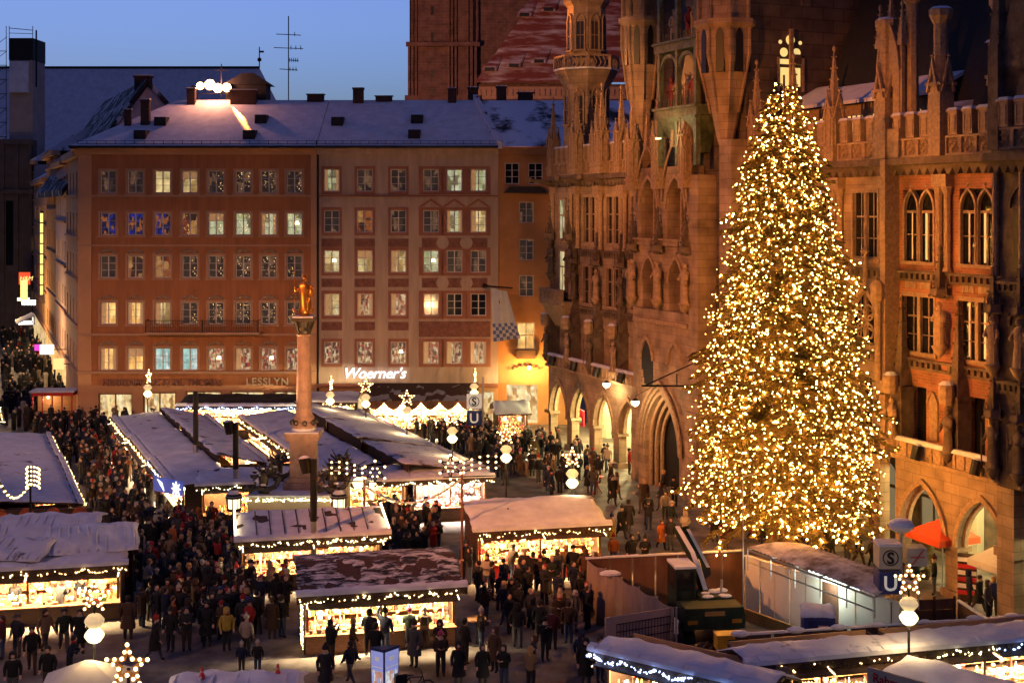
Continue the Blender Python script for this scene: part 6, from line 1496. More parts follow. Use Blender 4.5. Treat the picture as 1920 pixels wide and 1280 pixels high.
# ---------------------------------------------------------------- railway and metro signs
def cube_sign(label, px, pyS, Y, s, near=False):
    x, z = XZ(px, pyS, Y); o = thing('station_sign', label, 'station sign', (x, Y, 0))
    k = s / 2; zz = z - s * 1.12
    if near:
        m = MB(); m.box(-k, k, -k, k, z - k, z + k); m.build('sign_box', MATS.get('sign_cream') or mat('sign_cream', (.3, .26, .22), .5, .1, 2, emit=(.9, .7, .5), es=.03), o); m = MB(); m.box(-k, k, -k, k, zz - k, zz + k); m.build('sign_box', blue_p, o)
        m = MB(); m.box(-k - .02, k + .02, -k - .02, k + .02, z + k, z + k + .1); m.build('snow_cap', snow, o); m = MB(); m.cyl((k + .1, 0, 0), (k + .1, 0, z + 1.1), .06, .06, 8); m.build('post', steel, o)
        m = MB(); m.ball((k + .1, 0, z + 1.15), .5, 14, 6, 0, (1, 1, .55)); m.build('dome', white_p, o)
        m = MB(); m.box(k + .25, k + 1.0, -.35, .35, z - k * .8, z + k * .8); c = m.build('clock_box', MATS['sign_cream'], o); m = MB(); m.box(k + .35, k + .9, -.38, -.352, z - .02, z + .02); m.hexa([(k + .38, -.38, z - .3), (k + .44, -.38, z - .3), (k + .44, -.352, z - .3), (k + .38, -.352, z - .3)], [(k + .84, -.38, z + .3), (k + .9, -.38, z + .3), (k + .9, -.352, z + .3), (k + .84, -.352, z + .3)]); m.build('hands', red_p, c)
    else:
        m = MB(); m.box(-k, k, -.1, .1, z - k, z + k); m.build('sign_box', white_lit, o); m = MB(); m.box(-k, k, -.1, .1, zz - k, zz + k); m.build('sign_box', blue_p, o); m = MB(); m.cyl((k + .12, 0, 0), (k + .12, 0, z + 1.8), .07, .07, 8); m.build('post', steel, o)
        k = .1
    yf = -k - .004; m = MB(); rr = s * .36; pts = [(rr * math.cos(a * math.pi / 12), z + rr * math.sin(a * math.pi / 12)) for a in range(25)]
    for a, b in zip(pts[:-1], pts[1:]): m.prism([a, b, (b[0] * .86, z + (b[1] - z) * .86), (a[0] * .86, z + (a[1] - z) * .86)], yf - .02, yf)
    m.build('ring', green_p if not near else iron, o)
    text_obj('letter', 'S', s * .72, green_p if not near else iron, o, (0, yf - .01, z - s * .25), FRONT, .012, 0, .02, 1, 'CENTER'); text_obj('letter', 'U', s * .92, white_lit, o, (0, yf - .01, zz - s * .33), FRONT, .012, 0, .012, 1, 'CENTER'); return o


white_lit = mat('sign_white', (.7, .7, .66), .5, 0, 1, emit=(.9, .85, .7), es=.3)
cube_sign('far green S and blue U station sign beside the scalloped stall', 889, 752, 101.0, 1.1)
cube_sign('near cream S cube over blue U cube with dome lamp and clock', 1664, 1040, 52.2, .86, True)
# ---------------------------------------------------------------- banner, tables, notice pillar, bicycle trailer
x, z = XZ(915, 537, 110.5); o = thing('lozenge_banner', 'long white banner with blue lozenges at its foot hanging at the lane corner', 'banner', (x, 110.5, 0))
m = MB(); m.tube([(-.2, .8, z), (2.0, -.5, z - .1)], .07, 6); m.ball((-.3, .9, z), .22, 7, 5); m.build('pole', iron, o)
m = MB(); nA = 8; cl = []
for j in range(16):
    t = j / 15; w_ = 1.5 + .55 * t
    for i in range(nA + 1): u = i / nA; cl.append((.2 + .25 * t + w_ * u * .9 + .35 * t * u, -.2 - .6 * u + .18 * math.sin(u * 9 + t * 2), z - .1 - 4.4 * t - .25 * u * (1 - t) + .35 * u * t))
fs = [(j * (nA + 1) + i, j * (nA + 1) + i + 1, (j + 1) * (nA + 1) + i + 1, (j + 1) * (nA + 1) + i) for j in range(15) for i in range(nA)]
for f_ in fs:
    j = f_[0] // (nA + 1); i = f_[0] % (nA + 1); m.add([cl[q] for q in f_], [(0, 1, 2, 3)], 1 if j >= 10 and (i + j) % 2 == 0 else 0)
b_ = m.build('cloth', [grey_c, mat('banner_blue', (.1, .13, .26), .8, .1, 2)], o); m = MB(); m.box(.9, 1.15, -.62, -.6, z - 1.35, z - 1.05); m.build('crest', bronze, b_)
for px, py, lab in ((1120, 925, 'standing table with crossed legs and an orange lantern in the gap by the arcade'), (893, 1208, 'standing table among the crowd right of the front middle stall')):
    x, y = G(px, py); o = thing('standing_table', lab, 'table', (x, y, 0)); m = MB(); m.cyl((0, 0, 1.05), (0, 0, 1.1), .42, .42, 14); m.build('table_top', red_p if py < 1000 else mid_wood, o)
    m = MB()
    if py < 1000: m.tube([(-.3, 0, 0), (.25, 0, 1.05)], .035, 5); m.tube([(.3, 0, 0), (-.25, 0, 1.05)], .035, 5); m.tube([(0, -.3, 0), (0, .25, 1.05)], .035, 5)
    else: m.cyl((0, 0, 0), (0, 0, 1.05), .04, .04, 6); m.cyl((0, 0, 0), (0, 0, .05), .3, .28, 12)
    m.build('legs', red_p if py < 1000 else iron, o)
x, y = G(1118, 925); l = thing('table_lantern', 'small orange glowing lantern on the crossed leg table', 'lantern', (x, y, 1.1)); m = MB(); m.lathe([(.08, 0), (.1, .2), (.07, .24)], 8); m.build('glow', mat('candle_glow', (1, .5, .1), .5, 0, 1, emit=(1, .42, .06), es=3), l); m = MB(); m.lathe([(.11, .243), (.02, .3)], 8); m.build('lid', iron, l)
x, y = G(720, 1320); o = thing('advert_pillar', 'three sided blue lit advertising pillar at the bottom middle', 'advertising pillar', (x, y, 0)); o.scale = (.6, .6, .7)
m = MB(); tri = [(-.75, .1), (.05, -.42), (.8, .42)]; trit = [(-.85, .1), (.05, -.5), (.9, .5)]
m.add([(a, b, 0) for a, b in tri] + [(a, b, 2.9) for a, b in trit], [(2, 1, 0), (0, 1, 4, 3), (1, 2, 5, 4), (2, 0, 3, 5)]); m.build('body', blue_p, o)
m = MB(); m.add([(a * 1.04, b * 1.04, 2.905) for a, b in trit] + [(a * 1.04, b * 1.04, 2.96) for a, b in trit], [(2, 1, 0), (3, 4, 5), (0, 1, 4, 3), (1, 2, 5, 4), (2, 0, 3, 5)]); m.build('lid', mat('pillar_lid', (.03, .04, .1), .5, .1, 2), o)
def onface(p, q, pt, qt, u, t, off=.02):
    a = Vector((*p, 0)); b = Vector((*q, 0)); at_ = Vector((*pt, 2.9)); bt = Vector((*qt, 2.9)); lo = a.lerp(b, u); hi = at_.lerp(bt, u); v = lo.lerp(hi, t); nrm = (b - a).cross(Vector((0, 0, 1))).normalized(); return tuple(v + nrm * off)
poster = mat('poster', (.25, .3, .6), .4, 0, 1, emit=(.34, .38, .82), es=.62); pposter = lit_room('poster_pictures', [(.9, .85, .85), (.75, .35, .25), (.45, .5, .9), (.8, .6, .5), (.95, .95, 1)], .75, 5)
for k, (A, B, At, Bt) in enumerate(((tri[0], tri[1], trit[0], trit[1]), (tri[1], tri[2], trit[1], trit[2]))):
    m = MB(); m.quad(*[onface(A, B, At, Bt, u, t, .012) for u, t in ((.06, .08), (.94, .08), (.94, .97), (.06, .97))]); pp = m.build('poster', poster, o)
    m = MB(); m.quad(*[onface(A, B, At, Bt, u, t, .02) for u, t in ((.1, .12), (.9, .12), (.9, .62), (.1, .62))]); m.build('poster_pictures', pposter, pp)
    m = MB(); m.quad(*[onface(A, B, At, Bt, u, t, .02) for u, t in ((.35, .8), (.65, .8), (.65, .87), (.35, .87))])
    m.quad(*[onface(A, B, At, Bt, u, t, .02) for u, t in ((.1, .68), (.9, .68), (.9, .695), (.1, .695))]); m.build('poster_emblem', white_lit, pp)
x, y = G(785, 1312); o = thing('bicycle', 'dark bicycle with a box on its rear rack cut by the bottom edge', 'bicycle', (x - .2, y, 0), R(25))
for wx_ in (-.52, .52):
    m = MB(); m.tube([(wx_ + .33 * math.cos(t * math.pi / 8), 0, .34 + .33 * math.sin(t * math.pi / 8)) for t in range(17)], .025, 5)
    for t in range(8): m.tube([(wx_, 0, .34), (wx_ + .32 * math.cos(t * math.pi / 4), 0, .34 + .32 * math.sin(t * math.pi / 4))], .004, 3)
    m.build('wheel', black_p, o)
m = MB(); m.tube([(-.52, 0, .34), (-.15, 0, .85), (.35, 0, .82), (0, 0, .32), (-.15, 0, .85)], .022, 5); m.tube([(0, 0, .32), (-.52, 0, .34)], .02, 5); m.tube([(.52, 0, .34), (.35, 0, .9), (.33, 0, 1.05)], .022, 5); m.build('frame', black_p, o)
m = MB(); m.box(-.3, -.02, -.07, .07, .93, .98); m.build('saddle', black_p, o); m = MB(); m.tube([(.3, -.3, 1.08), (.34, 0, 1.05), (.3, .3, 1.08)], .018, 5); m.build('handlebar', black_p, o); m = MB(); m.box(-.75, -.3, -.2, .2, .72, 1.08); m.build('rack_box', black_p, o)
# ---------------------------------------------------------------- the building site
def wall_run(m, a, b, z0, z1, t=.06, mi=0):
    a = Vector((a[0], a[1], 0)); b = Vector((b[0], b[1], 0)); d = (b - a).normalized(); n_ = Vector((-d.y, d.x, 0)) * t
    lo = [a, b, b + n_, a + n_]; m.hexa([(p.x, p.y, z0) for p in lo], [(p.x, p.y, z1) for p in lo], mi)


def hoarding(name, label, a, b, h, mat_, np_, cat='hoarding', snowtop=True, uneven=.0, seed=0, gap=.012):
    """boards side by side between two ground points, each board an object of its own"""
    o = thing(name, label, cat, (0, 0, 0)); A = Vector(a); B = Vector(b); r = random.Random(seed)
    for k in range(np_):
        p = A.lerp(B, k / np_ + gap / 2); q = A.lerp(B, (k + 1) / np_ - gap / 2); m = MB(); off = r.uniform(0, .03); v = Vector((off, off))
        wall_run(m, p + v, q + v, 0, h + r.uniform(-uneven, uneven)); m.build('panel', mat_, o)
    if snowtop:
        m = MB(); n = 18
        for k in range(n):
            p = A.lerp(B, k / n); q = A.lerp(B, (k + 1) / n); wall_run(m, p - Vector((.03, .03)), q - Vector((.03, .03)), h + uneven + .003, h + uneven + .05 + .04 * r.random(), .13)
        m.build('snow_cap', snow, o)
    return o


hA = G(1100, 1048, 2.5); hB = G(1396, 1033, 2.5); hC = G(1262, 1142, 2.4)
hoarding('site_hoarding', 'brown plywood hoarding along the back of the building site', hA, hB, 2.5, ply, 7)
m = MB(); A = Vector(hA); B = Vector(hC); n = 46; V = []
for k in range(n + 1):
    p = A.lerp(B, k / n); nr_ = Vector((B - A)).normalized(); nv = Vector((-nr_.y, nr_.x)); s_ = .13 * math.sin(k * 1.35) + .06 * math.sin(k * 3.1); sag = .12 * abs(math.sin(k * math.pi / 9.2))
    V += [(p.x + nv.x * s_ * 1.4, p.y + nv.y * s_ * 1.4, 0), (p.x + nv.x * s_, p.y + nv.y * s_, 1.2), (p.x + nv.x * .02, p.y + nv.y * .02, 2.5 - sag)]
m.add(V, [(3 * k + j, 3 * k + 3 + j, 3 * k + 4 + j, 3 * k + 1 + j) for k in range(n) for j in (0, 1)])
tf = thing('tarpaulin_fence', 'site fence draped with sagging grey brown tarpaulin left of the excavator', 'fence', (0, 0, 0)); c_ = m.build('tarpaulin', tarp, tf, smooth=True)
sm = c_.modifiers.new('thickness', 'SOLIDIFY'); sm.thickness = .02
m = MB()
for k in range(6): p = A.lerp(B, k / 5); m.box(p.x + .1, p.x + .18, p.y + .1, p.y + .18, 0, 2.45)
m.build('fence_posts', steel, tf); m = MB(); p = A.lerp(B, .3); m.ball((p.x, p.y, 2.45), .3, 8, 5, 0, (1.6, .7, .5)); m.build('snow_clump', snow, tf)
pA = G(1135, 1158, 2.4); pB = G(1264, 1138, 2.4); gp = thing('grid_panel_fence', 'pinkish site panel with a dark wire grid standing behind the lower right stall', 'fence', (0, 0, 0))
m = MB(); wall_run(m, pA, pB, 0, 2.4, .05); m.build('panel', mat('pink_board', (.4, .27, .22), .7, .08, 2), gp)
A = Vector((*pA, 0)); B = Vector((*pB, 0)); dn = Vector((B.y - A.y, A.x - B.x, 0)).normalized() * .03; m = MB()
for k in range(19): p = A.lerp(B, .16 + .82 * k / 18) + dn; m.tube([tuple(p), tuple(p + Vector((0, 0, 2.1)))], .012, 3)
for z in (.3, .6, .9, 1.2, 1.5, 1.8, 2.1): m.tube([tuple(A.lerp(B, .16) + dn + Vector((0, 0, z))), tuple(A.lerp(B, .98) + dn + Vector((0, 0, z)))], .022 if z > 1.4 else .012, 3)
m.build('wire_grid', iron, gp)
# corrugated passage roof over the white panelled wall
wA = G(1397, 1042, 2.6); wB = G(1705, 1142, 2.5); pw = thing('panel_wall', 'row of pale upright panels walling the site passage beside the fir tree', 'fence', (0, 0, 0)); A = Vector(wA); B = Vector(wB)
for k in range(10):
    m = MB(); p = A.lerp(B, k / 10 + .003); q = A.lerp(B, (k + 1) / 10 - .003); v = Vector((.02 * (k % 2), .02 * (k % 2)))
    wall_run(m, p + v, q + v, 0, 2.6, .05); m.build('panel', ply if k == 5 else panel_w, pw)
m = MB(); wall_run(m, A - Vector((.06, .06)), B - Vector((.06, .06)), 2.6, 2.66, .2); m.build('snow_cap', snow, pw)
m = MB(); wall_run(m, A - Vector((.35, .5)), B - Vector((.35, .5)), 0.0, .5, .12); m.build('lower_plank', mat('yellow_plank', (.5, .27, .07), .6, .25, 1), pw)
c4 = [Vector((*G(1402, 1027, 3.3), 3.3)), Vector((*G(1502, 1020, 3.4), 3.4)), Vector((*G(1722, 1096, 3.3), 3.3)), Vector((*G(1640, 1116, 3.2), 3.2))]
cr_ = thing('corrugated_shelter', 'snow dusted corrugated roof on steel posts over the site passage', 'shelter', (0, 0, 0)); m = MB(); n = 60; top = []
for k in range(n + 1):
    t = k / n; l_ = c4[0].lerp(c4[3], t); r_ = c4[1].lerp(c4[2], t); z = .05 * math.sin(k * math.pi); z = .06 if k % 2 else 0
    for u in (0, .25, .5, .75, 1): p = l_.lerp(r_, u); top.append((p.x, p.y, p.z + z + .12 * math.sin(u * math.pi)))
m.add(top, [(k * 5 + j, k * 5 + j + 1, k * 5 + j + 6, k * 5 + j + 5) for k in range(n) for j in range(4)]); ro = m.build('corrugated_roof', two_tone('snowy_sheet', (.13, .1, .085), (.6, .58, .58), .35, .6, 1.1, stretch=(1, 1, 1)), cr_); sm = ro.modifiers.new('thickness', 'SOLIDIFY'); sm.thickness = .03
m = MB()
for k in range(6):
    t = k / 5
    for (a, b) in ((c4[0], c4[3]), (c4[1], c4[2])): p = a.lerp(b, t); m.tube([(p.x, p.y, 2.35), (p.x, p.y, p.z - .02)], .03, 5)
    a = c4[0].lerp(c4[3], t); b = c4[1].lerp(c4[2], t); m.tube([(a.x, a.y, a.z - .05), (b.x, b.y, b.z - .05)], .04, 5)
for (a, b) in ((c4[0], c4[3]), (c4[1], c4[2])): m.tube([(a.x, a.y, a.z - .08), (b.x, b.y, b.z - .08)], .05, 5); m.tube([(a.x, a.y, a.z - .6), (b.x, b.y, b.z - .6)], .035, 5)
m.build('steel_frame', steel, cr_); m = MB(); a = c4[0].lerp(c4[3], .35).lerp(c4[1].lerp(c4[2], .35), .4); b = c4[0].lerp(c4[3], .75).lerp(c4[1].lerp(c4[2], .75), .4); m.tube([(a.x, a.y, 2.9), (b.x, b.y, 2.8)], .05, 5); m.build('strip_lamp', mat('cool_tube', (.9, 1, .95), .4, 0, 1, emit=(.85, 1, .85), es=3), cr_)
d = bpy.data.lights.new('strip_lamp_light', 'POINT'); d.energy = 7; d.color = (.9, 1, .8); d.shadow_soft_size = .5; o_ = bpy.data.objects.new('strip_lamp_light', d); C.objects.link(o_); o_.location = (a.lerp(b, .4).x, a.lerp(b, .4).y, 2.5)
m = MB(); p = c4[0]; m.tube([(p.x - .2, p.y, 0), (p.x - .2, p.y, 6.4)], .035, 5); m.tube([(p.x - .2, p.y, 6.4), (p.x + .3, p.y, 6.5)], .03, 5); tag(m.build('lamp_pole', steel, None), 'thin bare steel pole at the left end of the corrugated shelter', 'pole')
# excavator
ex, ey = 8.0, 56.6; EX = thing('excavator', 'green tracked excavator with its snowy boom folded up inside the building site', 'excavator', (ex, ey, 0), R(8)); EX.scale = (.93, .93, .9)
for s in (-1, 1):
    m = MB(); pr = [(-1.6, .25), (-1.3, 0), (1.3, 0), (1.6, .25), (1.6, .55), (1.3, .8), (-1.3, .8), (-1.6, .55)]; old = m.M; m.M = Matrix.Translation((s * 1.05, 0, 0)) @ Matrix.Rotation(math.pi / 2, 4, 'Z'); m.prism(pr, -.27, .27)
    for k in range(12): x = -1.45 + k * .26; m.box(x, x + .1, -.3, .3, .8, .84)
    m.M = old; m.build('track', black_p, EX)
m = MB(); m.lathe([(.8, .8), (.8, 1.0)], 16); m.build('turntable', iron, EX)
m = MB(); pts = [(-1.35, 1.0), (1.35, 1.0), (1.4, 1.5), (1.3, 1.95), (-1.3, 1.95), (-1.4, 1.5)]; m.prism(pts, -1.9, -.7); m.build('counterweight', green_p, EX)
m = MB(); m.box(-1.3, 1.3, -.697, 1.3, 1.0, 1.75); m.box(-.2, 1.25, -.6, .9, 1.75, 2.0); m.build('engine_deck', green_p, EX)
for s in (-1, 1): m = MB(); m.box(s * 1.0 - .22, s * 1.0 + .22, -1.93, -1.903, 1.25, 1.42); m.build('tail_light', mat('amber_light', (.5, .2, .02), .4, .1, 3) if 'amber_light' not in MATS else MATS['amber_light'], EX)
m = MB(); m.box(-.45, .45, -1.93, -1.903, 1.6, 1.8); m.build('warning_label', mat('label_ochre', (.35, .18, .05), .6, .2, 4), EX)
m = MB(); cx0, cx1, cy0, cy1 = -1.25, -.3, .0, 1.5
for x in (cx0, cx1 - .08):
    for y in (cy0, cy1 - .08): m.box(x, x + .08, y, y + .08, 1.75, 3.1)
m.box(cx0, cx1, cy0, cy1, 3.1, 3.22); m.box(cx0, cx1, cy0 + .09, cy1 - .09, 1.75, 2.2); cb_ = m.build('cab', green_p, EX); m = MB(); m.box(cx0 + .02, cx1 - .02, cy0 + .02, cy0 + .04, 2.2, 3.1); m.box(cx0 + .02, cx0 + .04, cy0 + .1, cy1 - .1, 2.2, 3.1); m.box(cx1 - .04, cx1 - .02, cy0 + .1, cy1 - .1, 2.2, 3.1); m.build('cab_glass', glass, cb_); m = MB(); m.box(cx0 - .02, cx1 + .02, cy0 - .02, cy1 + .02, 3.223, 3.33); m.build('snow_cap', snow, cb_)
def beam(m, a, b, w, h0, h1, mi=0):
    a = Vector(a); b = Vector(b); d = (b - a).normalized(); sx = Vector((1, 0, 0)) * w; up = d.cross(Vector((1, 0, 0))).normalized()
    m.hexa([tuple(a - sx - up * h0), tuple(a + sx - up * h0), tuple(a + sx + up * h0), tuple(a - sx + up * h0)], [tuple(b - sx - up * h1), tuple(b + sx - up * h1), tuple(b + sx + up * h1), tuple(b - sx + up * h1)], mi)
m = MB(); beam(m, (.25, .6, 1.9), (-.1, 1.5, 3.4), .13, .24, .2); beam(m, (-.1, 1.5, 3.4), (-.55, 2.5, 4.45), .12, .2, .14); m.build('boom', green_p, EX); m = MB(); beam(m, (-.1, 2.6, 4.4), (.85, 2.5, 2.5), .11, .16, .12); beam(m, (-.6, 2.5, 4.4), (0, 2.6, 4.5), .1, .15, .15); m.build('dipper_arm', green_p, EX)
m = MB(); beam(m, (.25, .4, 2.1), (-.1, 1.3, 3.61), .1, .03, .03); beam(m, (-.1, 1.3, 3.62), (-.55, 2.35, 4.63), .1, .03, .03); beam(m, (.0, 2.47, 4.45), (.95, 2.36, 2.6), .08, .03, .03); m.build('boom_snow', snow, EX)
m = MB(); m.tube([(.45, 1.0, 1.9), (.2, 1.6, 3.2)], .08, 7); m.tube([(.9, .2, 2.0), (.95, .2, 2.6)], .06, 7); m.build('hydraulic_rams', steel, EX)
m = MB(); m.prism([(.4, 2.6), (1.15, 2.6), (1.2, 2.1), (.8, 1.8), (.4, 2.0)], 2.8, 3.6); m.build('bucket', iron, EX)
m = MB(); rr = random.Random(4)
for k in range(9): m.ball((rr.uniform(-.1, 1.1), rr.uniform(-.5, .7), 2.02), rr.uniform(.12, .28), 7, 4, 0, (1.3, 1.1, .4))
m.build('deck_snow', snow, EX, kind='stuff')
# portable toilet, skip, heaps, barrier
tx_, ty_ = 12.05, 53.2; o = thing('portable_toilet', 'blue portable toilet with a rounded snow covered roof in front of the pale panels', 'portable toilet', (tx_, ty_, 0), R(-6))
m = MB(); m.box(-.6, .6, -.6, .6, 0, 2.05); m.build('cabin', blue_p, o); m = MB(); m.box(-.45, .45, -.64, -.603, .1, 1.95); dd = m.build('door', mat('toilet_door', (.015, .025, .1), .5, .1, 2), o); m = MB(); m.box(-.05, .35, -.66, -.643, 1.05, 1.75); m.build('notice', mat('notice_pink', (.45, .3, .3), .6, .2, 8), dd); m = MB(); m.box(-.38, -.3, -.68, -.643, 1.0, 1.1); m.build('handle', steel, dd)
inst('snow_roof', snow_slab(1.2, 1.2, 2.05, 2.28, 2.1, .5, 5, .14, .06), o, (-.6, -.6, 0))
bA = G(1376, 1192, 2.25); bB = G(1935, 1153, 2.3); hoarding('site_barrier', 'long dark low hoarding with snow clumps behind the right foreground stalls', bA, bB, 2.25, mat('dark_board', (.05, .032, .03), .7, .3, 1.5), 8, seed=4)
A = Vector(bA); B = Vector(bB); sbp = bpy.data.objects['site_barrier']; rr = random.Random(6); m = MB()
for t in (.02, .2, .34, .47, .63, .8, .93): p = A.lerp(B, t); m.ball((p.x, p.y, 2.33), rr.uniform(.16, .26), 8, 5, 0, (1.5, .8, .55))
m.build('snow_clumps', snow, sbp, kind='stuff'); p = A.lerp(B, .055); m = MB(); m.ball((p.x, p.y - .1, 1.9), .14, 8, 6, 0, (.7, .5, 1.4)); m.build('warning_lamp', mat('warn_lamp', (.8, .3, .03), .4, 0, 1, emit=(1, .35, .04), es=.9), sbp)
o = thing('planked_hoarding', 'reddish plank hoarding at the passage end behind the star lamp', 'hoarding', (0, 0, 0)); A = Vector(G(1628, 1128, 2.2)); B = Vector(G(1792, 1120, 2.2))
for k in range(5):
    m = MB(); wall_run(m, A, B, .05 + k * .43, .46 + k * .43, .05 + .01 * (k % 2)); m.build('plank', ply, o)
m = MB()
for t in (.02, .4, .75, .98): p = A.lerp(B, t); m.box(p.x - .05, p.x + .05, p.y - .08, p.y - .003, 0, 2.3)
m.build('posts', dark_wood, o); hoarding('sloping_hoarding', 'dark plank fence falling away from the passage end to the right edge', G(1795, 1122, 2.2), G(1895, 1195, 2.0), 2.1, ply, 4, seed=8)
sk = thing('rubble_skip', 'dark steel skip with rubble and a yellow box in the site foreground', 'skip', (8.15, 51.3, 0), R(8)); m = MB(); m.prism([(-1.7, 1.3), (-1.3, 0), (1.3, 0), (1.7, 1.3), (1.6, 1.3), (1.25, .1), (-1.25, .1), (-1.6, 1.3)], -.8, .8); m.box(-1.5, 1.5, -.85, -.803, 0, 1.2); m.box(-1.5, 1.5, .803, .85, 0, 1.2); m.build('tub', iron, sk)
m = MB(); rr = random.Random(9)
for k in range(60): x, y = rr.uniform(-1.4, 1.4), rr.uniform(-.7, .7); s = rr.uniform(.06, .2); m.hexa([(x - s, y - s, .9), (x + s, y - s * .7, .9), (x + s, y + s, .9), (x - s * .8, y + s, .9)], [(x - s * .8, y - s, 1.0 + s * 2 * rr.random()), (x + s * .6, y - s * .5, 1.0 + s * 2), (x + s * .7, y + s * .8, 1.0 + s * 1.5), (x - s * .5, y + s, 1.0 + s)], k % 3)
m.build('rubble', [stone_dark, snow, dark_wood], sk, kind='stuff')
yb = thing('yellow_box', 'yellow tool box standing on the rubble skip', 'tool box', (8.25, 51.1, 1.35), R(5)); m = MB(); m.box(-.55, .55, -.3, .3, 0, .5); m.build('body', yellow_p, yb); m = MB(); m.box(-.57, .57, -.32, .32, .503, .58); m.build('lid', yellow_p, yb); m = MB(); m.tube([(-.15, -.33, .35), (-.15, -.38, .42), (.15, -.38, .42), (.15, -.33, .35)], .02, 4); m.build('handle', iron, yb)
for i, (hx, hy, w_, lab) in enumerate(((10.2, 50.9, 1.5, 'snow covered heap of dark building material behind the low hoarding'), (12.2, 51.5, 1.2, 'second snowy heap beside the blue portable toilet'), (5.9, 54.6, .9, 'pile of pipes and boards by the tarpaulin fence'))):
    o = thing('material_heap', lab, 'material heap', (hx, hy, 0)); m = MB(); rr = random.Random(i)
    for k in range(9): a = rr.uniform(-.5, .5); x = rr.uniform(-w_ * .5, w_ * .5); m.hexa([(x - w_ * .6, -.3 + .1 * k, .2 + .1 * k), (x + w_ * .6, -.3 + .1 * k + a * .3, .2 + .1 * k), (x + w_ * .6, -.1 + .1 * k + a * .3, .2 + .1 * k), (x - w_ * .6, -.1 + .1 * k, .2 + .1 * k)], [(x - w_ * .6, -.3 + .1 * k, .32 + .1 * k), (x + w_ * .6, -.3 + .1 * k + a * .3, .4 + .1 * k), (x + w_ * .6, -.1 + .1 * k + a * .3, .4 + .1 * k), (x - w_ * .6, -.1 + .1 * k, .32 + .1 * k)])
    m.lathe([(w_ * .8, 0), (w_ * .5, .7), (.1, 1.0)], 9); m.build('boards', dark_wood, o, kind='stuff'); inst('snow_blanket', snow_slab(w_ * 1.6, .9, .95, 1.3, 1.0, .5, i, .12, .1), o, (-w_ * .8, -.4, 0))
# ---------------------------------------------------------------- umbrellas, racks and plants by the arcade
def thp(s, y): v = THM @ Vector((s, y, 0)); return v.x, v.y


def umbrella(label, s, yy, ztop, half, mat_, rz, nv=True):
    x, y = thp(s, yy); o = thing('market_umbrella', label, 'umbrella', (x, y, 0), rz); m = MB(); q = half
    m.add([(-q, -q, ztop - .75), (q, -q, ztop - .75), (q, q, ztop - .75), (-q, q, ztop - .75), (0, 0, ztop)], [(0, 1, 4), (1, 2, 4), (2, 3, 4), (3, 0, 4)]); m.build('canopy', mat_, o)
    m = MB()
    for a in range(4):
        old = m.M; m.M = Matrix.Rotation(a * math.pi / 2, 4, 'Z'); m.box(-q, q, -q - .01, -q + .01, ztop - 1.05, ztop - .753); m.M = old
    m.build('valance', mat_, o); m = MB(); m.cyl((0, 0, 0), (0, 0, ztop + .1), .035, .035, 7); m.cyl((0, 0, 0), (0, 0, .12), .4, .35, 10); m.build('pole', steel, o); return o


u1 = umbrella('orange red square market umbrella in front of the arcade', 43.9, .5, 3.4, 1.2, orange_c, TH_RZ); u2 = umbrella('pale grey umbrella sheltering a bright toy stand under the last arch', 47.6, .6, 3.0, 1.0, grey_c, TH_RZ)
x, y = thp(45.9, .2); o = thing('postcard_rack', 'tall rack of red and white cards beside an arcade pier', 'card rack', (x, y, 0), R(-25)); m = MB()
for k in range(6): m.box(-.4, .4, -.12, .0, .35 + k * .3, .52 + k * .3, k % 2)
m.build('cards', [red_p, white_p], o); m = MB(); m.box(-.42, .42, .003, .05, 0, 2.2); m.build('back_board', dark_wood, o)
x, y = thp(47.5, 2.9); o = thing('toy_stand', 'bright stand of hanging soft toys and gifts under the pale grey umbrella', 'toy stand', (x, y, 0), TH_RZ); m = MB(); m.box(-.9, .9, 0, .1, 0, 2.3); m.build('back_board', pale_wood, o); m = MB(); m.box(-.9, .9, -.5, -.003, 0, .8); m.build('counter', dark_wood, o); rr = random.Random(8)
for k in range(26):
    m = MB(); cx_, cz_ = rr.uniform(-.8, .8), rr.uniform(.95, 2.2); s = rr.uniform(.07, .13); m.ball((cx_, -.12, cz_), s, 7, 5, 0, (1, .8, 1.2)); m.ball((cx_, -.13, cz_ + s * 1.6), s * .65, 7, 5); m.build('soft_toy', rr.choice(GOODC), o)
area('toy_stand_light', (0, -.5, 2.35), (R(10), 0, 0), 1.6, .2, 3.5, (1, .9, .7), o)
